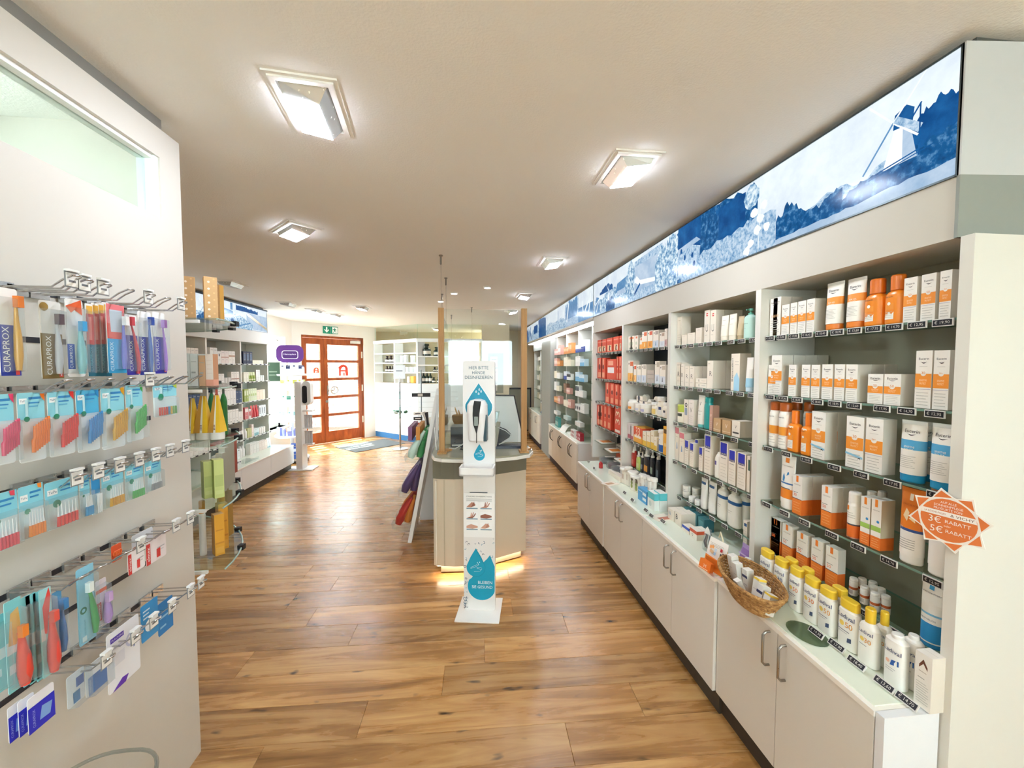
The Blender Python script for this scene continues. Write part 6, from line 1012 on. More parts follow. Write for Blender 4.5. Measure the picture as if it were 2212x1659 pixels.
rput(carton, dict(base=RD, side='c83c22', dec=[('v','33',.5,.6,.5,'f7e0c0'), ('r',.1,.9,.04,.14,'f4e8d8')]), 1328, 1341, 880, z4, X0, 'leaning red and orange carton at the end of the fourth shelf', 'carton', d=.05)
lh = empty('leaflet_rack', (1.33, 3.62, .8)); tag(lh, 'three-step rack of orange leaflets under the red cartons', 'rack')
for i in range(3):
    y = 3.90-i*.26; z = .03-i*.035; MB().box(-.02, y-3.62-.11, z-.006, .16, y-3.62+.1, z, GREEN).obj('step', lh); m = MB(); m.box(-.01, y-3.62-.1, z, .13, y-3.62+.08, z+.008, K('f0e6d6', .5)); m.box(.01, y-3.62-.08, z+.008, .11, y-3.62+.03, z+.0084, K('ea8a34', .5)); m.obj('leaflet_pile', lh)
rput(carton, dict(base='e9e2d8', side='d9d0c4', wrap=[(0,.5,'dc5a30')], dec=[('r',.1,.9,.8,.86,'8a8480')]), 1331, 1343, 950, DZ, 1.50, 'white and red carton standing beside the leaflet rack', 'carton', d=.05, h=.17)
for i, (y, x, c1, lab) in enumerate(((3.78,1.40,'3a3236','clear bag with dark stockings at the back of the fourth worktop'),(3.555,1.40,'5a1d26','clear bag with maroon stockings on the fourth worktop'),(3.345,1.36,'2d2a2e','clear bag with black stockings on the fourth worktop'))):
    o = empty('stocking_bag', (x, y, DZ), .2*i-.2); tag(o, lab, 'bag'); m = MB(); m.rings([ell(.09, .08, .004, 16, 3), ell(.095, .085, .02, 16, 3), ell(.09, .08, .035+.008*i, 16, 3), ell(.05, .04, .042+.01*i, 16, 3)], [K(c1, .45)]*3); m.obj('stocking', o); m = MB(); m.rings([ell(.105, .095, .002, 16, 3), ell(.108, .098, .024, 16, 3), ell(.10, .09, .048+.008*i, 16, 3), ell(.05, .04, .056+.01*i, 16, 3)], [BAG]*3); m.obj('film', o); MB().box(-.05, -.03, .058+.01*i, .05, .02, .0585+.01*i, K('e6d8d0', .5)).obj('label_card', o)
rput(bottle, dict(base='c42a28', cap='b8221f', caph=.1), 1290, 1298, 1005, DZ, 1.22, 'small red tube standing in front of the stocking bags', 'tube', d=.035, h=.06, w=.035)
# ================================================================== oral-care wall: hooks and packs on the partition
LZ = math.pi/2; XP = -.95
def pk(u, v, X=XP): return onX(u, v, X)
def hook(u, zrow, label, holder=True, Lh=.155, tilt=.0):      # u: where the hook meets the wall in the photograph
    y = onX(u, 791, PX+.002)[0]; o = empty('peg_hook', (PX+.002, y, zrow), 0); tag(o, label, 'hook', 'chrome peg hooks')
    MB().box(0, -.022, -.012, .006, .022, .012, K('c9c9c6', .25, .8)).obj('back_clip', o)
    m = MB(); 
    for s_ in (-1, 1): m.tube([(.004, s_*.010, 0), (Lh*.72, s_*.010, .0), (Lh*.86, s_*.010, .016), (Lh, s_*.010, .026)], .0022, CHROME, 6)
    m.tube([(Lh, -.010, .026), (Lh+.006, 0, .027), (Lh, .010, .026)], .0022, CHROME, 6); m.obj('prong', o)
    if holder:
        m = MB(); m.box(Lh-.012, -.016, .0, Lh-.0105, .016, .036, K('8d8f92', .4)); m.box(Lh-.0105, -.0135, .003, Lh-.0095, .0135, .033, K('f1f0ec', .5)); m.box(Lh-.0095, -.008, .012, Lh-.0092, .008, .017, K('7b7b7e', .5)); m.box(Lh-.016, -.012, .036, Lh-.004, .012, .041, K('e8e8e6', .4)); m.obj('ticket_holder', o)
    return y
def pack_loc(uL, uR, vT, vB, X=XP):
    yL, zT = onX(uL, vT, X); yR, _ = onX(uR, vT, X); zB = onX((uL+uR)/2, vB, X)[1]; zT = onX((uL+uR)/2, vT, X)[1]
    return (yL+yR)/2, zT, max(.02, yR-yL-.003), zT-zB
def brush(o, x, z0, z1, col, hc, r=.0055, lean=0.0, part='toothbrush', bent=False):      # a brush standing head-up inside a pack
    L = z1-z0; m = MB(); k = .45*L
    m.tube([(x+lean*L*.0, -.008, z0), (x, -.009, z0+L*.2), (x+lean*L*.2, -.009, z0+L*.45), (x+lean*L*(.4 if not bent else .1), -.008, z0+L*.65), (x+lean*L*.7, -.008, z0+L*.82), (x+lean*L, -.009, z1-.02)], [r*.8, r*1.25, r*1.1, r*.7, r*.5, r*.62], K(col, .3), 8); t = m.obj(part, o)
    m = MB(); m.box(x+lean*L-.0055, -.019, z1-.028, x+lean*L+.0055, -.008, z1-.004, K(hc, .6)); m.obj('bristles', t); return t
def blister(uL, uR, vT, vB, label, dec, base='f1f0ee', brushes=(), rows=None, cat='pack', group=None, X=XP, bl=(.06,.94,.04,.9), depth=.018, hang=True, name='blister_pack', tiltz=0.0):
    y, zT, w, h = pack_loc(uL, uR, vT, vB, X); o = empty(name, (X, y, zT-h), LZ+tiltz); tag(o, label, cat, group)
    m = MB(); pts = rrect(-w/2, 0, w/2, h, min(.006, w*.12), 3); m.plate(pts, (0, 0, 0), (1,0,0), (0,0,1), .0012, K(base, .45), K(base, .45)); decs(m, dec, w, h, lambda x, z: -.0014); m.obj('card', o)
    if bl:
        x0, x1, q0, q1 = (bl[0]-.5)*w, (bl[1]-.5)*w, bl[2]*h, bl[3]*h; m = MB(); i = min(.004, (x1-x0)*.15)
        m.rings([[(x0,-.0016,q0),(x1,-.0016,q0),(x1,-.0016,q1),(x0,-.0016,q1)], [(x0+i*.6,-depth,q0+i),(x1-i*.6,-depth,q0+i),(x1-i*.6,-depth,q1-i),(x0+i*.6,-depth,q1-i)]], [BLIST], False, True, False); m.obj('blister', o)
    for b_ in brushes: brush(o, b_[0]*w, b_[1]*h, b_[2]*h, b_[3], b_[4], lean=b_[5] if len(b_) > 5 else 0, r=b_[6] if len(b_) > 6 else .0055, bent=len(b_) > 7)
    return o, w, h
CU = lambda c1, tc='f4f4f6', zt=.62, x=.3, tz=.32, wv=.42: [('r',0,1,0,zt,c1), ('v','CURAPROX',x,tz,.5,tc,wv), ('r',.78,.96,.02,.07,'d8433a'), ('r',.84,.9,.035,.055,'f6f2f0')]
# top row
hook(10, 1.778, 'empty-looking chrome peg hook highest at the picture edge'); hook(42, 1.775, 'chrome peg hook with ticket above the gold toothbrush'); hook(90, 1.775, 'chrome peg hook with ticket above the orange-topped pack'); hook(150, 1.775, 'chrome peg hook without ticket above the red interdental packs', False); hook(205, 1.775, 'chrome peg hook with ticket above the pink pack'); hook(245, 1.775, 'chrome peg hook without ticket above the blue packs', False); hook(288, 1.775, 'last chrome peg hook of the top row')
blister(-12, 36, 622, 812, 'blue toothbrush pack with amber brush at the picture edge', [('r',0,1,0,.58,'2438a0'), ('v','CURAPROX',.3,.3,.52,'f2f2f6',.36), ('r',.72,.92,.01,.06,'d8433a')], brushes=((.22,.06,.94,'d9a02c','e07a2c'),))
blister(80, 130, 650, 818, 'gold toothbrush pack with silver brush and round seal', CU('7d6530', 'f0ece2', .58, .34, .3, .34)+[('c',.2,.92,.2,'a8863a')], base='eeece8', brushes=((.14,.06,.86,'b9bcc0','5a4a50'),))
blister(137, 177, 646, 814, 'toothbrush pack with orange flag top and aqua brush', [('r',.0,.42,.1,.42,'2c58b8'), ('v','CURAPROX',.2,.26,.3,'f2f2f6',.26), ('p',[(0,.9),(.9,1),(.95,.8),(.5,.86),(.3,.82)],'f0642c')], brushes=((.14,.04,.74,'7cc0c4','3c9ad0',0,.0075),))
for i, (a, b_) in enumerate(((184,197),(198,209),(210,221),(222,231))): blister(a, b_, 656-i, 813, seq('slim red and petrol interdental brush pack of the top row', i, 4), [('r',0,1,0,.44,'0d6a84'), ('r',0,1,.44,.86,'c8322c'), ('r',.1,.9,.86,.97,'e8b040'), ('v','CURAPROX',.5,.24,.34,'5fb4c8',.5), ('r',.25,.7,.5,.82,'e88a80')], group='slim interdental packs', X=XP-.01*i, depth=.008)
blister(226, 267, 658, 806, 'pink and blue interdental starter pack in front of the slim ones', [('r',0,1,0,.5,'2fa0d4'), ('r',0,1,.72,1,'e87a80'), ('r',0,1,.5,.72,'e2584e'), ('p',[(.2,.6),(.8,.6),(.86,.92),(.14,.92)],'c4cdd8'), ('v','CURAPROX',.2,.24,.42,'d8f0f8',.24)], brushes=((.24,.06,.86,'6a70c4','f0f0f0',.02,.005),), X=XP+.01)
blister(267, 294, 680, 810, 'violet toothbrush pack with angled red brush', CU('3a30a8', zt=.66, x=.4, wv=.42), brushes=((.3,.02,.98,'d8384a','e05060',-.16,.0042),), X=XP)
blister(295, 325, 673, 810, 'dark blue toothbrush pack with blue brush', CU('1c2f9c', zt=.6, x=.26, wv=.3), brushes=((.16,.04,.94,'1c5cb0','2a4a9c',0,.0048),), X=XP)
blister(327, 355, 675, 807, 'violet toothbrush pack with purple brush, last of the row', CU('3a34b4', zt=.6, x=.28, wv=.4), brushes=((.26,.04,.9,'a068c8','b080d0',-.06,.004),), X=XP)
# second row: boxes of angled interdental sticks
for i, u in enumerate((-20, 40, 95, 150, 205, 250, 288, 326)): hook(u, 1.542, seq('chrome peg hook of the second row', i, 8), i == 4, .15)
TE = lambda c, band=None: [('r',.0,1,.62,1,band or '8fd6e6'), ('r',.06,.34,.84,.92,'f4f8f8'), ('t','TePe',.2,.88,.22,'4a6a8a'), ('r',.4,.86,.9,.935,'2f86c4'), ('r',.4,.8,.84,.86,'2f86c4'), ('r',.4,.74,.79,.81,'5fb0d8'), ('r',.26,.36,.64,.9,'c0e8f0'), ('c',.3,.62,.11,'1d8a6a'), ('p',[(.8,1),(1,1),(1,.86),(.86,.93)],c)]
def sticks(o, w, h, c, n=7, z0=.14, z1=.52):
    for i in range(n):
        x = -w*.18+w*.55*i/(n-1); a = h*(z0+.12*i/(n-1)); m = MB(); L = h*(z1-z0)
        m.tube([(x, -.012, a), (x-.0005, -.013, a+L*.45), (x+.0025, -.013, a+L*.55), (x+.004, -.012, a+L)], [.0034,.0036,.003,.0024], K(c, .3), 6); m.obj('stick', o)
for i, (a, b_, vt, vb, c, lab, bd) in enumerate(((-34,27,852,1006,'d83a68','pink',None),(32,94,848,998,'ee7a1e','orange',None),(98,157,846,985,'dc2f2a','red',None),(160,211,842,976,'1f86c8','blue','4fb4de'),(214,266,838,969,'d9a020','yellow',None),(268,306,832,953,'3cab4c','green',None))):
    o, w, h = blister(a, b_, vt, vb, f'aqua carded pack of angled {lab} interdental sticks, second row', TE(c, bd), base='eef3f3', group='angled interdental stick packs', bl=(.02,.98,.02,.62), depth=.02); sticks(o, w, h, c)
o, w, h = blister(328, 380, 831, 899, 'mixed-colour interdental pack at the end of the second row', TE('b8d04a'), base='dff0f2', bl=(.05,.95,.02,.6), depth=.014)
for i, c in enumerate(('dc3a30','e0522c','dc3a30','d84034','4a90c8','e0b040','7ab84c','5aa84c')): m = MB(); x = (-.36+.1*i)*w; m.tube([(x,-.009,.05*h),(x,-.009,.3*h)], .0026, K(c, .3), 6); m.obj('stick', o)
# third row: straight interdental brushes
for i, u in enumerate((30, 85, 140, 190, 232, 268, 308)): hook(u, 1.318, seq('chrome peg hook with ticket in the third row', i, 7), True, .13)
TE3 = lambda c: [('r',0,1,.55,1,'86d2e4'), ('r',.06,.36,.72,.84,'f4f8f8'), ('t','TePe',.21,.78,.24,'4a6a8a'), ('r',.44,.9,.84,.88,'2f86c4'), ('r',.44,.8,.76,.79,'2f86c4'), ('c',.32,.52,.12,'1d8a6a'), ('p',[(.74,1),(.92,1),(.92,.9),(.78,.92)],c)]
for i, (a, b_, vt, vb, c, lab) in enumerate(((-40,36,1066,1192,'e04a60','pink'),(34,92,1048,1163,'ef8a28','orange'),(92,167,1036,1138,'e03c36','red'),(168,192,1028,1118,'2a98d0','blue'),(215,265,1012,1095,'dca328','yellow'),(267,308,1002,1078,'4ab45a','green'),(310,346,995,1060,'8f9498','grey'))):
    o, w, h = blister(a, b_, vt, vb, f'aqua carded pack of straight {lab} interdental brushes, third row', TE3(c), base='dcecee', group='straight interdental brush packs', bl=(.03,.97,.02,.66), depth=.016)
    for k in range(6):
        x = w*(-.26+.11*k); m = MB(); m.tube([(x,-.010,h*.05),(x,-.011,h*.26)], [.0036,.003], K(c, .3), 6); st_ = m.obj('brush_handle', o); m = MB(); m.tube([(x,-.010,h*.26),(x,-.010,h*.36),(x,-.010,h*.52)], [.0022,.001,.0006], K('eef0f0', .4), 5); m.obj('brush_tip', st_)
o, w, h = blister(193, 214, 1022, 1112, 'blue pack of white floss needles between red and yellow brushes', [('r',0,1,.5,1,'2a90cc')], base='d0e6ee', bl=(.03,.97,.02,.6), depth=.016)
for k in range(3): m = MB(); m.tube([((-.2+.2*k)*w,-.01,.04*h),((-.2+.2*k)*w,-.01,.5*h)], [.0012,.003], K('f0f2f2', .4), 6); m.obj('needle', o)
# fourth row: toothbrush packs
for i, u in enumerate((10, 60, 130, 175, 232, 268, 305)): hook(u, 1.082, seq('chrome peg hook of the fourth row', i, 7), i in (3, 5, 6), .14)
TB = lambda c: [('r',0,1,0,1,'7fd0d8'), ('r',0,1,.42,.56,'dfe9ea'), ('r',.1,.5,.2,.3,'cfeef4'), ('c',.3,.62,.12,'2a9a8a')]
blister(-20, 8, 1330, 1500, 'aqua toothbrush pack at the very picture edge', TB(''), base='9fdce2')
blister(4, 44, 1296, 1498, 'aqua toothbrush pack with large red and yellow brush', TB('')+[('p',[(.1,.52),(.6,.5),(.9,.7),(.8,.9),(.3,.86)],'e0a82c')], base='9fdce2', brushes=((.3,.02,.72,'dd4a3c','e8832c',-.03,.0095),), X=XP+.012)
for i, (a, b_) in enumerate(((45,56),(57,70),(71,88))): blister(a, b_, 1290-i*6, 1486-i*6, seq('plain aqua toothbrush pack seen edge-on in the fourth row', i, 3), TB(''), base='8fd4dc', group='aqua edge-on packs', depth=.01)
blister(80, 109, 1272, 1466, 'aqua toothbrush pack with large coral red brush', [('r',0,1,0,1,'a8dfe4'), ('r',0,.4,.42,.56,'dfe9ea'), ('p',[(.3,.5),(.5,.48),(.95,.9),(.8,1),(.2,.8)],'e2463c')], base='9fdce2', brushes=((.2,.03,.75,'e04a40','e05a4c',.0,.009),), X=XP+.01)
blister(110, 131, 1278, 1418, 'blue toothbrush pack with blue handle, fourth row', [('r',0,1,0,1,'5aa8dc'), ('r',.1,.5,.06,.16,'bfe0f2')], base='4a9cd6', brushes=((.1,.04,.9,'2c78c4','3c88cc',0,.006),))
blister(161, 201, 1224, 1392, 'pale blue toothbrush pack with angled green brush', [('r',0,1,0,1,'8fd0ea'), ('c',.3,.44,.2,'1d7a62'), ('c',.3,.44,.1,'8fd0ea'), ('v','GOOD LIGHT',.34,.22,.2,'3c86b0',.2), ('r',.16,.42,.03,.1,'d8f0f6')], base='86cbe6', brushes=((.3,.08,.82,'2f9e52','e8f2ee',-.12,.006),))
blister(203, 229, 1252, 1353, 'white and red toothbrush pack with violet brush', [('r',.0,.42,.12,.52,'c8283a'), ('v','elmex',.22,.32,.32,'f6ecec',.26), ('r',0,1,.72,.8,'e8643c')], base='e6dfe8', brushes=((.24,.02,.72,'b08cd0','c8a8dc',0,.008),))
o, w, h = blister(238, 262, 1176, 1212, 'orange chain-like floss pack hanging in the fourth row', [], base='d8562c', bl=None)
for k in range(4): m = MB(); m.tube([(-.3*w+k*.18*w+.004*math.cos(t), -.004, h*.5+.006*math.sin(t)) for t in [i*math.pi/5 for i in range(10)]], .002, K('e0642c', .3), 6, True); m.obj('link', o)
ELX = lambda: [('r',.0,.2,.0,.9,'d4403c'), ('v','elmex',.1,.45,.6,'f6ecec',.14), ('r',.55,.9,.5,.55,'b9b4b8'), ('r',.55,.85,.38,.42,'c8c4c8'), ('r',.5,.68,.12,.5,'d4403c')]
blister(273, 312, 1186, 1235, 'white floss box with red stripe in the fourth row', ELX(), base='efe9ea', bl=None, cat='box', name='floss_box')
blister(312, 358, 1162, 1212, 'white floss box with red stripe at the row end', ELX(), base='e9dfe0', bl=None, cat='box', name='floss_box')
blister(282, 330, 1148, 1178, 'pale refill card hanging behind the floss boxes', [('r',.2,.8,.5,.56,'b9b4b8'), ('r',.2,.7,.36,.41,'c8c4c8')], base='e6e8ee', bl=None, X=XP-.04)
# lowest row: floss
for i, u in enumerate((60, 140, 190, 240, 290, 318)): hook(u, .85, seq('chrome peg hook with ticket in the lowest row', i, 6), True, .15)
FL = [('r',0,1,0,1,'3a94d0'), ('c',.5,.36,.3,'eef4f8'), ('c',.56,.34,.13,'2a6ab0'), ('r',.1,.5,.8,.84,'cfe6f4'), ('r',.1,.44,.7,.74,'cfe6f4'), ('r',.1,.38,.6,.64,'cfe6f4')]
blister(301, 340, 1300, 1379, 'blue dental floss card with white spool', FL, base='3a94d0', bl=None); blister(338, 372, 1296, 1366, 'darker blue dental floss card, last of the lowest row', [('r',0,1,0,1,'2c80c4'), ('r',.1,.5,.2,.26,'8fc4e4'), ('r',.1,.8,.5,.56,'8fc4e4')], base='2c80c4', bl=None)
blister(226, 300, 1350, 1478, 'white and violet flosser pouch with ring print', [('r',.1,.5,.82,.9,'5a3ab0'), ('t','PLACKERS',.3,.86,.34,'f2eefa'), ('c',.74,.66,.2,'c4cbe6'), ('c',.74,.66,.14,'eef0f8'), ('p',[(.1,.0),(.5,.0),(.6,.1),(.4,.12)],'6a3cb8'), ('r',.12,.5,.7,.73,'c4c8dc'), ('r',.12,.5,.4,.6,'dfe2ec'), ('c',.8,.5,.03,'8a94c0'), ('c',.86,.6,.03,'8a94c0'), ('c',.84,.7,.03,'8a94c0')], base='eef0f6', bl=None, name='pouch', depth=.02)
blister(180, 232, 1426, 1492, 'clear pack with blue and white floss box', [('r',.1,.95,0,.6,'2a72c0'), ('r',.05,.9,.6,1,'f0f2f6'), ('v','meridol',.16,.3,.4,'cfe4f6',.1)], base='e9eef2', bl=(.0,1,.0,1), depth=.02)
blister(140, 182, 1452, 1522, 'clear pack with two small blue floss boxes', [('r',.5,.95,.5,.8,'2a5fae'), ('r',.3,.7,.05,.4,'2a78b4')], base='d8e0e6', bl=(.0,1,.0,1), depth=.022)
for i, (a, b_, x) in enumerate(((12,50,-.02),(34,74,-.01),(54,117,0))): blister(a, b_, 1520-i*14, 1598-i*14, seq('royal blue floss pack with white collar at the bottom edge', i, 3), [('r',0,1,0,.72,'2a2ec4'), ('v','CURAPROX',.2,.36,.5,'a8b4f0',.16), ('p',[(.4,.2),(.8,.18),(.9,.5),(.5,.56)],'7fa8e4')], base='eceef6', bl=None, group='royal blue floss packs', X=XP+x+.01)
# clear acrylic leaflet bowl with a leaflet
ab = empty('leaflet_bowl', (-.885, .80, .37)); tag(ab, 'clear acrylic leaflet bowl fixed low on the oral-care wall', 'bowl')
m = MB(); rg = []
for z, r in ((.0,.10),(.02,.15),(.10,.185),(.2,.2),(.23,.206)): rg.append([(x, y, z) for x, y, _ in ell(r*.7, r*1.45, 0, 40, 2.8)])
m.rings(rg, [ACRYL]*4, True, False); m.obj('shell', ab); m = MB(); m.tube([(x, y, .23) for x, y, _ in ell(.145, .299, 0, 48, 2.8)], .0045, glassmat('rim_acrylic', 'dfe6e8', .05, 1.6), 8, True); m.obj('rim', ab); 
ll = empty('leaflet', (-.90, .72, .565)); tag(ll, 'white leaflet with brown ornament standing in the acrylic bowl', 'leaflet'); m = MB(); m.plate([(-.06,0),(.06,0),(.06,.15),(-.06,.15)], (0,0,0), (-.1,.74,-.66), (.1,.66,.74), .001, K('f2f0ec', .5)); q = lambda x0, z0, x1, z1, c: m.plate([(x0,z0),(x1,z0),(x1,z1),(x0,z1)], (0,0,0), (-.1,.74,-.66), (.1,.66,.74), .0016, K(c, .5))
for x, z in ((-.04,.06),(-.02,.07),(-.03,.045),(-.045,.035),(-.01,.05),(-.025,.085)): m.plate(arc(x, z, .012, 0, 360, 10)[:-1], (0,0,0), (-.1,.74,-.66), (.1,.66,.74), .0018, K(['8a6a4a','6a4c34','a88a66'][int(x*1000) % 3], .5))
for i in range(3): q(.0, .125-i*.012, .04, .128-i*.012, 'b8b4b0')
for i, c in enumerate(('a04a78', '6a6a6e', '8a5a4a')): m.plate(arc(-.03+i*.022, .138, .006, 0, 360, 10)[:-1], (0,0,0), (-.1,.74,-.66), (.1,.66,.74), .0018, K(c, .5))
m.obj('sheet', ll)
# ================================================================== rounded glass shelves at the end of the partition
GS = [1.789, 1.516, 1.286, 1.037, .788]
gsn = ['top rounded glass shelf carrying the gold gift boxes', 'second rounded glass shelf with pale skincare boxes', 'third rounded glass shelf carrying the yellow packs', 'fourth rounded glass shelf carrying the green boxes', 'lowest rounded glass shelf carrying amber cartons']
GC = (-1.62, 1.69)
for z, n in zip(GS, gsn):
    o = empty('round_shelf', (GC[0], GC[1], z)); tag(o, n, 'shelf', 'rounded glass shelves'); pts = [(0,0)]+[(.645*abs(math.cos(a))**1.12, .66*abs(math.sin(a))**1.12) for a in [math.pi/2*i/14 for i in range(15)]]
    MB().prism(pts, -.008, 0, GREEN).obj('glass_pane', o); m = MB(); m.tube([(x, y, -.004) for x, y in pts[1:]], .004, K('9fb5aa', .15), 6); m.obj('polished_edge', o); MB().box(.40, -.006, -.02, .58, .004, -.008, K('eceeec', .4)).obj('wall_bracket', o)
    for a in (.35, .7, 1.0): x, y = .645*math.cos(a)**1.12, .66*math.sin(a)**1.12; MB().box(x-.012, y-.012, -.014, x+.012, y+.012, .008, BLACK).obj('ticket_clip', o)
def gput(kind, args, uL, uR, vT, vB, z, label, cat, group=None, d=None, rz=0.0, name=None):
    x0, y0 = onZ(uL, vB, z); x1, y1 = onZ(uR, vB, z); yy = min(1.80, max(1.71, (y0+y1)/2)); a = onY(uL, vB, yy); b_ = onY(uR, vB, yy); w = b_[0]-a[0]; h = onY((uL+uR)/2, vT, yy)[1]-z; d = d or w; return put(kind, args, w, d, h, ((a[0]+b_[0])/2, yy+d/2, z+.001), rz, label, cat, group, name)
gold = dict(base='c9a06c', side='e0a93c', dec=[('c',.34,.08+.16*i,.1,'f2e2cc') for i in range(6)]+[('c',.74,.15+.16*i,.08,'dcb47c') for i in range(6)]); g1 = gput(carton, gold, 391, 416, 597, 690, GS[0], 'gold gift box with pale swirls next to the partition', 'box', 'gold gift boxes', d=.03, rz=.5); g2 = gput(carton, gold, 436, 461, 598, 691, GS[0], 'gold gift box with pale swirls and bright gold side', 'box', 'gold gift boxes', d=.045, rz=.62); gput(carton, gold, 412, 431, 600, 691, GS[0], 'gold gift box standing back between the other two', 'box', 'gold gift boxes', d=.03).location.y += .14
sk = lambda c, side: dict(base=c, side=side, dec=[('r',.1,.8,.75,.77,'b9bcc0'), ('r',.15,.7,.4,.45,'a9acb0')])
for i, (a, b_, vt) in enumerate(((396,411,764),(412,428,765))): gput(carton, sk('dfe2e4', 'b9bdc0'), a, b_, vt, 818, GS[1], ['first', 'second'][i]+' pale grey skincare box on the second rounded shelf', 'carton', 'grey skincare boxes', d=.06)
gput(carton, dict(base='f0e2d8', side='c9906a', wrap=[(0,.2,'eba78e')], dec=fine(.4,.8,4,'e0c8ba')), 445, 461, 765, 818, GS[1], 'white carton fading to salmon on the second rounded shelf', 'carton', d=.035); gput(carton, sk('d8b08c', 'c99a74'), 430, 444, 768, 818, GS[1], 'tan wedge-shaped pack beside the salmon carton', 'carton', d=.04)
def sunpack(w, d, h):
    m = MB(); y = K('f0c030', .4); t = K('c9923c', .4); c0 = h*.17
    for (x0, x1, mt) in ((-w/2, -w*.05, t), (-w*.05, w*.12, K('f0ece4', .4)), (w*.12, w/2, y)):
        k = .32; m.poly([(x0,-d/2,c0),(x1,-d/2,c0),(x1*k,-.004,h),(x0*k,-.004,h)], mt)
    m.poly([(w/2,-d/2,c0),(w/2,d/2,c0),(w/2*.32,.004,h),(w/2*.32,-.004,h)], y); m.poly([(-w/2,d/2,c0),(-w/2,-d/2,c0),(-w/2*.32,-.004,h),(-w/2*.32,.004,h)], t); m.poly([(w/2,d/2,c0),(-w/2,d/2,c0),(-w/2*.32,.004,h),(w/2*.32,.004,h)], y); m.poly([(-w/2*.32,-.004,h),(w/2*.32,-.004,h),(w/2*.32,.004,h),(-w/2*.32,.004,h)], y)
    for i in range(4): m.poly([(-w*.04+.001, -d/2*.93-.001-.0, c0+.012+i*.006), (w*.1, -d/2*.93-.001, c0+.012+i*.006), (w*.1, -d/2*.93-.001, c0+.015+i*.006), (-w*.04+.001, -d/2*.93-.001, c0+.015+i*.006)], K('8a5a4a', .5))
    c = MB(); c.rings([ell(w*.46, d*.46, 0, 16, 3), ell(w*.48, d*.48, .003, 16, 3), ell(w*.48, d*.48, c0, 16, 3)], [K('efece6', .3)]*2); return [('sun_pack', m), ('cap', c)]
for i, (a, b_, vt, vb) in enumerate(((401,419,862,947),(417,449,857,944),(448,476,855,941))): gput(sunpack, {}, a, b_, vt, vb, GS[2], seq('yellow tapering sun milk pack on the third rounded shelf', i, 3), 'pack', 'yellow sun packs', d=.05)
for i, (u, c, h) in enumerate(((412,'2f7a50','.'),(424,'b0443a','.'),(440,'2c7a3c','.'))):
    o = gput(bottle, dict(base=c, cap='3a4a40' if i != 1 else 'c85a50', caph=.1, neck=.4), u-7, u+7, 845, 940, GS[2], ['dark green bottle behind the first yellow pack', 'red bottle behind the middle yellow pack', 'bright green bottle behind the last yellow packs'][i], 'bottle', d=.03); o.location.y += .13
grn = dict(base='c6cf86', side='8f9a4e', top='d3c98a', dec=[('r',.06,.94,.3,.6,'b4c07a'), ('r',.1,.9,.1,.2,'cdd592')])
for i, (a, b_, vt, vb) in enumerate(((433,452,998,1066),(455,474,994,1062))): gput(carton, grn, a, b_, vt, vb, GS[3], ['first', 'second'][i]+' pale green carton at the edge of the fourth rounded shelf', 'carton', 'pale green cartons', d=.04, rz=.8)
for i in range(4): o = gput(carton, dict(base='ddd8cc', side='a9a598', top='efe8dc'), 419+i*7, 434+i*7, 966+i*8, 1060, GS[3], seq('cream-topped carton in the file behind the green ones', i, 4), 'carton', 'cream-topped cartons', d=.03); o.location.y += .22-.045*i; 
for i in range(2): o = gput(carton, dict(base='b4604c', side='a04c3c'), 402+i*12, 413+i*12, 990, 1066, GS[3], ['outer', 'inner'][i]+' brick red carton at the rear of the fourth rounded shelf', 'carton', 'brick red cartons', d=.03); o.location.y += .42; o.location.x -= .08
amb = dict(base='e0a238', side='b27a26', top='d8a870', dec=[('r',.05,.95,.28,.32,'c88a30'), ('r',.1,.9,.6,.63,'c88a30'), ('r',.1,.9,.05,.2,'e8b04c')])
gput(carton, amb, 456, 475, 1113, 1176, GS[4], 'amber carton standing at the edge of the lowest rounded shelf', 'carton', 'amber cartons', d=.04, rz=.8); o = gput(carton, amb, 446, 465, 1100, 1170, GS[4], 'amber carton just behind the front amber carton', 'carton', 'amber cartons', d=.04, rz=.8); o.location.y += .06
gput(bottle, dict(base='e9edf2', cap='dd9126', caph=.22, neck=.9, shoulder=.96, capw=.9, e=2.0), 427, 441, 1084, 1163, GS[4], 'slim white bottle with orange cap on the lowest rounded shelf', 'bottle'); o = gput(bottle, dict(base='d8a24a', cap='dd9a2c', caph=.3, neck=.9, shoulder=.96, capw=.95, e=2.0), 441, 456, 1080, 1150, GS[4], 'amber bottle with orange cap behind the amber cartons', 'bottle'); o.location.y += .09
for i in range(3): o = gput(carton, dict(base='c9a24e', side='a8823a'), 406+i*9, 414+i*9, 1080+i*8, 1150, GS[4], seq('ochre carton in the shade of the lowest rounded shelf', i, 3), 'carton', 'ochre cartons', d=.04); o.location.y += .2
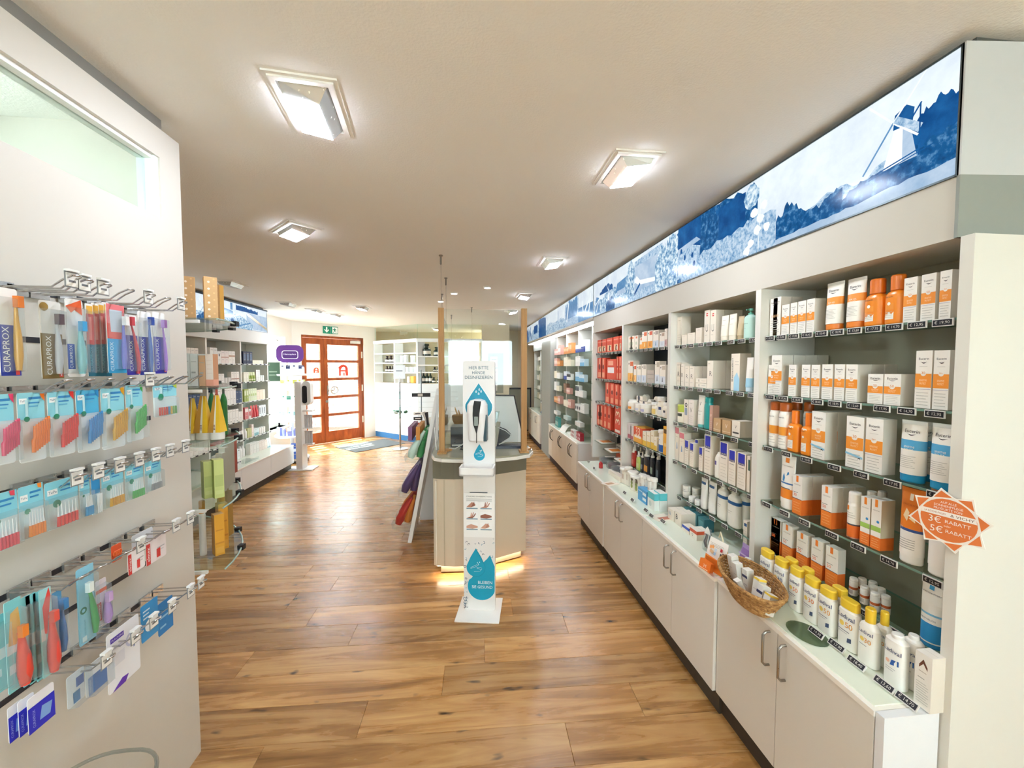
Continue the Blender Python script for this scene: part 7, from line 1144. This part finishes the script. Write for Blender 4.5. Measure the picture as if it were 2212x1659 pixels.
# ================================================================== goods on the left wall
def lfill(z, y0, runs, X=-3.015, side='left', start=None):
    y = y0
    for n, w, h, kind, args, lab, cat, d in runs:
        for i in range(n):
            put(kind, args, w, d, h, (X-d/2 if side == 'left' else X+d/2, y+w/2 if side == 'left' else y-w/2, z+.001), LZ if side == 'left' else RZ, seq(lab, i, n), cat, lab if n > 1 else None, None if kind is not carton else 'skincare_carton' if side == 'left' else 'remedy_box')
            y += (w+.004) if side == 'left' else -(w+.004)
def cc(base, *dec, side=None, wrap=()): return dict(base=base, side=side or base, dec=list(dec)+[('r',.2,.8,.84,.87,'b4b0ac'), ('r',.2,.7,.3,.33,'c4c0bc')], wrap=wrap)
CW = cc('eceae6'); CP = cc('ece0dc', ('r',0,1,.45,.55,'c9a79c')); CN = cc('1d2b4a', ('r',.2,.8,.3,.8,'5f7290')); CGn = cc('dfe6c4', ('r',.2,.8,.4,.6,'a8ba6a')); CRd = cc('e8dcda', ('r',.2,.8,.25,.75,'c23240')); CB2 = cc('24406e'); COr = cc('ecd9c4'); CTl = cc('d9e8ea', ('r',.1,.9,.0,.4,'7fbac4'))
TW = dict(base='f0efeb', cap='e9e7e2'); TG = dict(base='dfe6b8', cap='7a9a3a', bands=[(.2,.6,'9ab04a')]); RJ = dict(base='f0ece8', lid='c8202c'); WJ2 = dict(base='efeeea', lid='f2f1ee')
y1, y2, y3 = LB[1]+.01, LB[2]+.01, LB[3]+.01
Z = ZL; C_ = carton
# bay beside the carrier packs
lfill(Z[0], y1+.02, [(2,.07,.15,C_,CW,'white carton on the top shelf behind the gold boxes','carton',.06),(2,.08,.13,C_,CP,'blush carton on the top shelf behind the gold boxes','carton',.06),(3,.06,.17,C_,cc('eae4dd'),'cream carton on the top shelf of the first left bay','carton',.06)])
lfill(Z[1], y1+.02, [(4,.075,.11,C_,CW,'white carton on the second shelf of the first left bay','carton',.06),(3,.07,.1,C_,cc('dedcd8'),'light grey carton on the second shelf, first left bay','carton',.06)])
lfill(Z[2], y1+.02, [(5,.06,.15,C_,CW,'white carton behind the yellow packs on the left wall','carton',.06),(3,.06,.17,C_,CB2,'navy carton behind the yellow packs on the left wall','carton',.06)])
lfill(Z[3], y1+.02, [(6,.06,.14,C_,CW,'white carton on the fourth shelf, first left bay','carton',.06)])
lfill(Z[4], y1+.02, [(2,.09,.12,C_,cc('c8604c'),'red carton behind the pale green cartons','carton',.06),(1,.09,.12,C_,cc('d8a43c'),'amber carton behind the pale green cartons','carton',.06),(4,.08,.13,C_,CW,'white carton on the fifth shelf, first left bay','carton',.06)])
# middle bay
lfill(Z[0], y2+.02, [(2,.065,.19,C_,CW,'tall white carton on the top shelf of the middle left bay','carton',.06),(1,.07,.15,C_,cc('efecea', ('r',.35,.65,.6,.8,'3a3a40')),'white carton with dark emblem, middle left bay','carton',.06),(2,.075,.16,C_,CP,'blush carton with rosy band, middle left bay','carton',.06),(2,.065,.16,C_,cc('efe9e2', ('r',0,1,.55,.68,'b8907a')),'cream carton with brown band, middle left bay','carton',.06)])
lfill(Z[1], y2+.02, [(1,.13,.15,C_,cc('efeeec', ('r',.4,.55,.55,.75,'2a2a30')),'large white box with black symbol, middle left bay','carton',.07),(2,.06,.12,C_,CW,'white carton on the second shelf of the middle bay','carton',.06),(2,.07,.07,jar,WJ2,'low white jar on the second shelf of the middle bay','jar',.06),(3,.055,.14,C_,cc('efe9e2', ('r',0,1,.3,.4,'a87a6a')),'cream carton with mauve stripe, second shelf','carton',.05)])
lfill(Z[2], y2+.01, [(2,.06,.17,C_,CW,'white carton with blue-topped neighbours, third shelf','carton',.06),(6,.06,.21,C_,cc('f1f0ee'),'tall white narrow carton on the third shelf, middle left bay','carton',.07),(2,.065,.16,C_,CB2,'navy carton at the end of the third shelf','carton',.06)])
lfill(Z[2], y2+.06, [(4,.06,.225,C_,CB2,'navy carton behind the tall white cartons','carton',.05)], X=-3.12)
lfill(Z[3], y2+.01, [(8,.066,.165,C_,cc('f0efec', ('r',.3,.7,.06,.1,'3a3a40')),'white narrow carton on the fourth shelf, middle left bay','carton',.06),(1,.08,.12,C_,CW,'white carton at the end of the fourth shelf','carton',.06)])
lfill(Z[3], y2+.02, [(2,.07,.2,C_,cc('c8323a'),'red-topped carton behind the white row, fourth shelf','carton',.05)], X=-3.12)
lfill(Z[4], y2+.02, [(3,.09,.06,jar,RJ,'white jar with red lid on the fifth shelf','jar',.08),(3,.09,.1,jar,RJ,'taller white jar with red lid on the fifth shelf','jar',.08),(2,.05,.12,tube,TW,'white tube at the end of the fifth shelf, middle bay','tube',.035)])
lfill(LD, y2+.02, [(1,.09,.14,C_,CW,'white carton at the start of the left deck','carton',.06),(2,.10,.1,C_,cc('eef0f2'),'pale carton on the middle left deck','carton',.06),(3,.06,.13,C_,cc('eceef0', ('r',.3,.7,.86,.92,'2c3038')),'white carton with dark tab on the middle left deck','carton',.05),(2,.06,.15,bottle,dict(base='f0f0ee', cap='f0f0ee'),'white bottle on the middle left deck','bottle',.045)], X=-2.98)
lfill(LD, y2+.0, [(4,.045,.05,C_,cc('e6e8ea', ('r',.2,.8,.5,.8,'4a4e56')),'tester box in the acrylic tray on the left deck','carton',.04)], X=-2.80)
m = MB(); m.box(-.08, -.16, 0, .08, .16, .006, ACRYL); m.box(.074, -.16, .006, .08, .16, .03, ACRYL); tag(m.obj('tester_tray', None, (-2.88+.055, y2+.34, LD)), 'shallow clear tester tray at the end of the tester boxes', 'tray')
# bay beside the window
lfill(Z[0], y3+.005, [(3,.075,.17,C_,CN,'dark navy patterned carton on the top shelf near the window','carton',.06),(5,.055,.055,C_,cc('ece8d2'),'small cream carton on the top shelf near the window','carton',.05)])
lfill(Z[1], y3+.005, [(2,.06,.13,C_,cc('f0eedd'),'cream carton on the second shelf near the window','carton',.05),(3,.06,.13,tube,TG,'green and white tube on the second shelf near the window','tube',.04),(2,.05,.16,C_,CW,'tall white carton on the second shelf near the window','carton',.05),(2,.06,.08,jar,dict(base='eef0ea', lid='dfe6e0'),'pale jar at the end of the second shelf','jar',.05)])
lfill(Z[2], y3+.005, [(2,.05,.17,C_,cc('a8b85a', ('r',.1,.9,.5,.9,'dfe6c0')),'leaf green carton on the third shelf near the window','carton',.05),(4,.05,.17,C_,CGn,'pale green carton on the third shelf near the window','carton',.05),(3,.075,.14,C_,COr,'pale peach carton on the third shelf near the window','carton',.05)])
lfill(Z[3], y3+.005, [(1,.09,.16,C_,cc('cf6a70', ('r',.1,.9,.6,.9,'f0e4e2')),'rose carton on the fourth shelf near the window','carton',.05),(1,.07,.13,C_,CRd,'white carton with red panel near the window','carton',.05),(3,.065,.17,pouch,dict(base='c8202c', topc='d84048'),'bright red pouch on the fourth shelf near the window','pouch',.04),(3,.06,.15,C_,cc('e6eaee', ('r',.2,.6,.2,.8,'5a6470')),'grey and white carton on the fourth shelf near the window','carton',.05)])
lfill(Z[4], y3+.005, [(1,.05,.13,bottle,dict(base='f2f1ee', cap='f2f1ee'),'white bottle starting the fifth shelf near the window','bottle',.04),(2,.05,.13,C_,cc('c8c88c'),'olive carton on the fifth shelf near the window','carton',.04),(1,.05,.17,C_,cc('f0ded8'),'tall pale pink carton on the fifth shelf','carton',.04),(1,.14,.1,C_,CTl,'wide white and teal box on the fifth shelf','carton',.07),(3,.06,.09,jar,WJ2,'white jar at the end of the fifth shelf','jar',.05)])
lfill(LD, y3+.005, [(3,.075,.15,C_,CW,'white carton on the deck near the window','carton',.06),(3,.075,.13,C_,cc('ecdfd8'),'shell pink carton on the deck near the window','carton',.06),(2,.06,.14,tube,dict(base='eef4f6', cap='a9d4e2'),'pale blue tube on the deck near the window','tube',.04)], X=-2.96)
# ================================================================== goods on the recessed shelves
def rfill(i, z, runs, X=1.455): lfill(z, YB2[i+1]-.03, runs, X, 'right')
CO = cc('d88a4c', ('r',.1,.9,.4,.8,'ecc8a0')); CPk = cc('d8a094', ('r',.1,.9,.3,.7,'f0dcd2')); CBl = cc('dfe4ec', ('r',0,1,0,.45,'2c4a9c')); CLb = cc('cfe2ee', ('r',0,1,.0,.5,'6fb0d8')); CBk = cc('eceae6', ('r',.0,1,.5,.95,'2c3440')); CIv = cc('ece2cc'); CBrn = cc('8a6a54')
sn = ['closest recessed bay', 'middle recessed bay', 'recessed bay beside the pilaster']
for b_, i in ((0, 1), (1, 2), (2, 3)):
    n = sn[b_]; a = [[CBl, CLb, CIv], [CO, CBk, CBrn], [CPk, CIv, CIv]][b_]; k = 5
    rfill(i, ZS2[0], [(3,.085,.1,C_,a[0],f'boxed remedy on top shelf, {n}','carton',.06),(2,.09,.15,C_,[CBl,CO,CPk][b_],f'tall remedy on top shelf, {n}','carton',.06)])
    rfill(i, ZS2[1], [(3,.07,.13,C_,[CW,CIv,CPk][b_],f'light carton on the second shelf, {n}','carton',.05),(2,.09,.09,C_,[CLb,CIv,CO][b_],f'low carton on the second shelf, {n}','carton',.06)])
    rfill(i, ZS2[2], [(3,.06,.12,C_,[CLb,CBl,CIv][b_],f'pale carton on the third shelf, {n}','carton',.05),(3,.07,.09,C_,[CLb,CBk,CW][b_],f'low carton on third shelf, {n}','carton',.05)])
    rfill(i, ZS2[3], [(3,.055,.14,C_,[CBk,CBrn,CW][b_],f'dark-print carton on fourth shelf, {n}','carton',.05),(3,.06,.08,C_,[CW,CPk,CIv][b_],f'small carton on fourth shelf, {n}','carton',.05)])
    rfill(i, ZS2[4], [(3,.085,.09,C_,[cc('e6e4e2', ('c',.5,.5,.3,'3a3a44')),CIv,CO][b_],f'box on the fifth shelf, {n}','carton',.06),(2,.08,.12,C_,[CW,CPk,CPk][b_],f'taller box on the fifth shelf, {n}','carton',.06)])
    rfill(i, ZS2[5], [(3,.08,.055,C_,[CW,cc('cfe0dc'),CW][b_],f'flat box on the lowest shelf, {n}','carton',.06)])
# on the recessed worktop
for i in range(3):
    for k in range(2): put(C_, cc('a82434', ('r',.3,.7,.2,.8,'ecd8d6')), .06, .05, .05, (1.47, 5.02+i*.065, DK2+.001+k*.051), RZ, seq('maroon box stacked near the end of the recessed worktop', i*2+k, 6, 'of six'), 'carton', 'maroon boxes')
for i in range(3):
    for k in range(2): put(C_, cc('e8e2da', ('c',.5,.5,.3,'b8606a')), .06, .05, .05, (1.45, 5.24+i*.065, DK2+.001+k*.051), RZ, seq('white dotted box stacked on the recessed worktop', i*2+k, 6, 'of six'), 'carton', 'white dotted boxes')
for i in range(3): put(C_, cc('4f9a94', ('r',.2,.8,.2,.6,'cfe6e2')), .06, .05, .15, (1.45, 6.2+i*.07, DK2+.001), RZ, seq('teal carton at the far end of the recessed worktop', i, 3), 'carton', 'teal far cartons')
m = MB(); pts = [(0,0,.0),(.05,0,.07),(.11,0,.10),(.17,0,.08)]
for (x0,_,q0), (x1,_,q1) in zip(pts[:-1], pts[1:]): m.poly([(x0,-.1,q0),(x1,-.1,q1),(x1,.1,q1),(x0,.1,q0)], K('efebe2', .5)); m.poly([(x0,.1,q0-.001),(x1,.1,q1-.001),(x1,-.1,q1-.001),(x0,-.1,q0-.001)], K('efebe2', .5))
tag(m.obj('folded_leaflet', None, (1.40, 5.8, DK2+.001), .2), 'curled white leaflet standing on the recessed worktop', 'leaflet')
m = MB(); m.box(-.08, -.1, 0, .08, .1, .02, K('e9e4da', .5)); tag(m.obj('paper_stack', None, (1.5, 5.55, DK2+.001), -.2), 'low stack of papers between leaflet and maroon boxes', 'paper')
for j, (y0, y1) in enumerate(((7.50, 8.12), (8.17, 8.86))):
    for si, z in enumerate((1.72, 1.5, 1.3, 1.1, .9)):
        for i in range(3): put([C_, jar, bottle][(i+si) % 3], [CIv, dict(base='efe9df', lid='e9e2d6'), dict(base='e8e0d4', cap='d8d0c4')][(i+si) % 3], .07, .05, .08+.02*((i*si) % 3), (1.56, y0+.1+i*.2, z+.001), RZ, f'{ORD[i]} small package on the {ORD[si]} shelf of the {["nearer","last"][j]} passage bay', ['carton','jar','bottle'][(i+si) % 3], 'goods in the passage shelves')
# ================================================================== leaning display with pouches beside the counter
db = empty('leaning_display', (-.40, 3.85, 0)); tag(db, 'white leaning display board with clear pockets beside the counter', 'display')
DA = Vector((-.53, 0, .0)); DT = Vector((-.262, 0, 1.39)); dd_ = (DT-DA).normalized(); PP = (.40, -3.85, 0); nL = Vector((-dd_.z, 0, dd_.x))
m = MB(); m.bar(DA+Vector((0,3.87,0)), DT+Vector((0,3.87,0)), .5, .034, K('eceae6', .4), up=nL); m.obj('board', db, PP)
m = MB(); m.bar((-.27,3.62,1.34), (-.30,3.62,.02), .02, .02, K('e4e2de', .4)); m.bar((-.27,4.14,1.34), (-.30,4.14,.02), .02, .02, K('e4e2de', .4)); m.bar((-.29,3.62,.6), (-.29,4.14,.6), .02, .02, K('e4e2de', .4)); m.obj('rear_leg', db, PP)
def onboard(t, off): return DA+dd_*t+nL*off
cols = [('3f9a5c', 'cfe8da', 'green'), ('54406e', 'b8a8cc', 'purple'), ('b8342c', 'e08a3c', 'red')]
for k, (t, (c1, c2, nm)) in enumerate(zip((.72, .40, .10), cols)):
    a = onboard(t, .016); b_ = onboard(t, .17); c = onboard(t+.05, .19); m = MB()
    for y in (3.62, 4.12): m.poly([(a.x,y,a.z),(b_.x,y,b_.z),(c.x,y,c.z),(onboard(t+.22,.016).x,y,onboard(t+.22,.016).z)], ACRYL)
    m.poly([(a.x,3.62,a.z),(b_.x,3.62,b_.z),(b_.x,4.12,b_.z),(a.x,4.12,a.z)], ACRYL); m.poly([(b_.x,3.62,b_.z),(c.x,3.62,c.z),(c.x,4.12,c.z),(b_.x,4.12,b_.z)], ACRYL); m.obj('clear_pocket', db, PP)
    for i in range(6):
        y = 3.67+i*.08; q0 = onboard(t+.035, .135-.07*(i % 2)); q1 = onboard(t+.14, .115-.05*(i % 2)); q2 = onboard(t+.30, .055-.015*(i % 2)); m = MB()
        m.tube([(q0.x,y,q0.z),(q0.x*.5+q1.x*.5,y+.006,(q0.z+q1.z)/2),(q1.x,y,q1.z),(q2.x,y-.008,q2.z)], [.028,.042,.034,.012], K(c1 if (i+k) % 3 else c2, .3), 8); tag(m.obj('foil_pouch'), seq(f'{nm} foil pouch in the clear pocket of the leaning display', i, 6, 'from the front'), 'pouch', f'{nm} foil pouches')
tb_ = onboard(1.02, .016); m = MB(); m.box(tb_.x-.20, 3.63, tb_.z-.08, tb_.x-.0, 4.12, tb_.z-.074, ACRYL); m.obj('tray', db, PP)
for r_ in range(2):
    for i in range(6): 
        o = put(carton, cc(['8a5c86', 'd08a34'][r_], ('r',.1,.9,.05,.4,['d9c4d4','e8b060'][r_])), .06, .035, .12, (tb_.x-.165+.07*r_, 3.67+i*.075, tb_.z-.073), -LZ, seq(['mauve', 'orange'][r_]+' small pack on the tray of the leaning display', i, 6, 'from the front'), 'pack', ['mauve tray packs', 'orange tray packs'][r_]); o.rotation_euler = (0, 0, -LZ)
for i in range(4): m = MB(); m.tube([(tb_.x-.035, 4.0+i*.03, tb_.z-.07), (tb_.x-.05-.02*(i % 2), 4.01+i*.03, tb_.z+.07), (tb_.x-.06-.03*(i % 2), 4.02+i*.03, tb_.z+.13)], [.006,.009,.014], K(['2a2628','d8d2c8','3a3434','c8c0b4'][i], .5), 8); tag(m.obj('cosmetic_brush'), seq('cosmetic brush standing at the back of the display tray', i, 4, 'from the front'), 'brush', 'cosmetic brushes')
# ================================================================== three-tier bowl stand
bs = empty('bowl_stand', (-1.30, 7.83, 0)); tag(bs, 'chrome stand with two glass bowls and a white card in front of the dispensary', 'stand')
m = MB(); m.lathe([(0,.15),(.012,.15),(.02,.03)], K('dfe3e6', .2, .5), 28); m.obj('foot', bs); MB().tube([(0,0,.02),(0,0,1.3)], .018, CHROME, 12).obj('pole', bs); MB().tube([(0,0,1.3),(0,0,1.42)], .005, CHROME, 8).obj('card_rod', bs); MB().box(-.11, -.003, 1.36, .11, .003, 1.62, K('e6ecf2', .4)).obj('card', bs); MB().box(-.06, -.004, 1.5, .06, -.003, 1.52, K('8f98a2', .4)).obj('card_print', bs)
for R_, zc in ((.235, .83), (.145, 1.11)): m = MB(); m.lathe([(zc-R_*math.cos(a), R_*math.sin(a)) for a in [math.radians(8+82*i/8) for i in range(9)]], glassmat('bowl_glass', 'e6f2f0', .04, 1.6), 28, cap0=True, cap1=False); m.tube([(R_*math.cos(a), R_*math.sin(a), zc) for a in [2*math.pi*i/28 for i in range(28)]], .004, glassmat('rim_acrylic', 'dfe6e8', .05, 1.6), 6, True); m.obj('glass_bowl', bs)
rb = random.Random(4)
for i in range(9): a = rb.uniform(0, 6.28); r_ = rb.uniform(.05, .15); m = MB(); m.rings([ell(.035, .012, -.02, 8), ell(.045, .016, 0, 8), ell(.035, .012, .02, 8)], [K(['1f6a50','3a8a68','dfe6e2'][i % 3], .35)]*2); o = m.obj('sachet', None, (-1.30+r_*math.cos(a), 7.83+r_*math.sin(a), .70+rb.uniform(0, .03)), a); o.rotation_euler = (rb.uniform(-1, 1), rb.uniform(-.6, .6), a); tag(o, seq(['dark green','mid green','white'][i % 3]+' sachet piled in the larger glass bowl', i, 10, 'of the pile'), 'sachet', 'sachets in the larger glass bowl')
# card spinner beside it
cs = empty('card_spinner', (-.86, 7.55, 0)); tag(cs, 'thin wire card spinner with hanging leaflets in front of the slotted wall', 'rack'); MB().tube([(0,0,.02),(0,0,1.53)], .01, K('6f7a80', .3, .7), 8).obj('pole', cs); m = MB(); m.lathe([(0,.16),(.015,.16),(.025,.02)], K('50565a', .4), 24); m.obj('foot', cs); MB().box(-.17, -.03, 1.03, .17, -.02, 1.10, K('2a2c30', .5)).box(-.06, -.032, 1.04, .03, -.03, 1.09, K('c8c4bc', .5)).obj('header_strip', cs)
for i, (x, z, w, h, c) in enumerate(((-.06,.72,.16,.06,'e6e4e0'),(-.06,.63,.16,.06,'2c2c30'),(-.05,.50,.14,.10,'c42c3c'),(-.03,.38,.12,.10,'d8d0cc'),(-.02,.28,.12,.09,'b8243a'))): m = MB(); m.box(x-w/2, -.05, z-h/2, x+w/2, -.045, z+h/2, K(c, .5)); m.box(x-w*.3, -.051, z-.008, x+w*.3, -.05, z+.008, K('3a3a3e' if c[0] in 'ed' else 'e8e2de', .5)); m.obj('leaflet', cs)
# ================================================================== rotating stand at the window
rs = empty('rotating_stand', (-2.95, 7.05, 0)); tag(rs, 'rotating display stand with purple header in front of the window', 'stand'); m = MB(); m.lathe([(.04,.26),(.07,.26),(.08,.24)], K('dfe2e6', .4), 28); m.obj('base', rs); MB().tube([(0,0,.07),(0,0,1.7)], .03, K('e6e8ea', .4), 12).obj('pole', rs)
for a in range(4): m = MB(); m.lathe([(0,.01),(.006,.026),(.03,.026),(.04,.012)], BLACK, 12); m.obj('caster', rs, (.22*math.cos(a*1.57+.5), .22*math.sin(a*1.57+.5), 0))
for z in (.42, .68, .94, 1.2, 1.44): m = MB(); m.lathe([(z,.25),(z+.012,.26),(z+.03,.26),(z+.03,.25),(z+.012,.24)], K('eceef0', .4), 28); m.obj('tier', rs)
hdm = MB(); hdm.plate(rrect(-.2, 1.66, .2, 1.95, .1, 6), (0,-.02,0), (1,0,0), (0,0,1), .03, K('5a2c78', .4), K('b89ad0', .4)); hdm.plate(rrect(-.12, 1.72, .12, 1.86, .04, 5), (0,-.051,0), (1,0,0), (0,0,1), .001, K('e8e0ee', .4)); hdm.plate(rrect(-.11, 1.73, .11, 1.85, .035, 5), (0,-.0525,0), (1,0,0), (0,0,1), .001, K('4a2468', .4)); hdm.text('Hansaplast', 0, 1.795, .18, K('f0eaf4', .4), y=-.0545, h=.03); ho = hdm.obj('header', rs, rot=(0, 0, .35))
ip2 = MB(); ip2.box(-.11, -.003, 1.33, .11, .003, 1.68, K('e6e4da', .4)); ip2.box(-.09, -.0045, 1.36, .09, -.003, 1.66, K('3f5c4a', .5)); ip2.box(-.06, -.005, 1.5, .05, -.0045, 1.52, K('8fa090', .5)); ip2.box(-.06, -.005, 1.45, .03, -.0045, 1.465, K('8fa090', .5)); ip2.obj('green_panel', rs, (-.16, -.24, 0), rot=(0, 0, .35))
tiers = [(.452,'8f94d8','e6eaf4'),(.712,'dfeef0','8fc4c8'),(.972,'e9f2ee','4a9a86'),(1.232,'eef0dc','c8d060'),(1.472,'dfe4ec','2c3c6a')]
for ti, (z, c1, c2) in enumerate(tiers):
    for i in range(7):
        a = -2.6+i*.42; put([bottle, C_][(i+ti) % 2], [dict(base=c1, cap=c2), cc(c1, ('r',.0,1,.6,1,c2))][(i+ti) % 2], .06, .04, .14, (-2.95+.205*math.cos(a), 7.05+.205*math.sin(a), z+.002-.0), a+math.pi/2, f'{ORD[i]} pack on the {["lowest","second","third","fourth","top"][ti]} tier of the rotating stand', 'pack', 'packs on the rotating stand')
put(C_, cc('2c58b4', ('r',.2,.8,.5,.7,'d8e2f4')), .2, .12, .24, (-2.78, 6.85, .09), .3, 'blue carton on the foot of the rotating stand', 'carton')
# second sanitiser column seen from the side
s2 = empty('sanitiser_column', (-2.575, 6.48, 0)); tag(s2, 'white sanitiser column seen edge-on with black dispenser near the entrance', 'stand'); MB().box(-.20, -.14, 0, .20, .14, .012, SW).obj('base_plate', s2); MB().box(-.045, -.10, .012, .045, .10, 1.36, SW).obj('column', s2)
m = MB(); m.plate(rrect(.046, 1.0, .17, 1.37, .06, 6), (0, .06, 0), (1,0,0), (0,0,1), .12, K('e4e4e2', .35)); d_ = m.obj('dispenser', s2); m = MB(); m.plate(rrect(.05, 1.03, .12, 1.30, .03, 5), (0,-.061,0), (1,0,0), (0,0,1), .004, K('1a1a1e', .3)); m.obj('dark_window', d_)
m = MB(); m.box(.046, -.06, .90, .19, .06, .92, SW); m.obj('drip_tray', s2)
for k in range(2):
    for i in range(4): m = MB(); m.lathe([(0,.014),(.18,.014),(.19,.016),(.2,.016)], K('c4c6ca', .3), 10); m.obj('refill_tube', s2, (.075+.03*i, -.03, .40+.25*k))
MB().box(.046, -.06, .385, .19, .03, .40, SW).box(.046, -.06, .635, .19, .03, .65, SW).obj('tube_rack', s2)
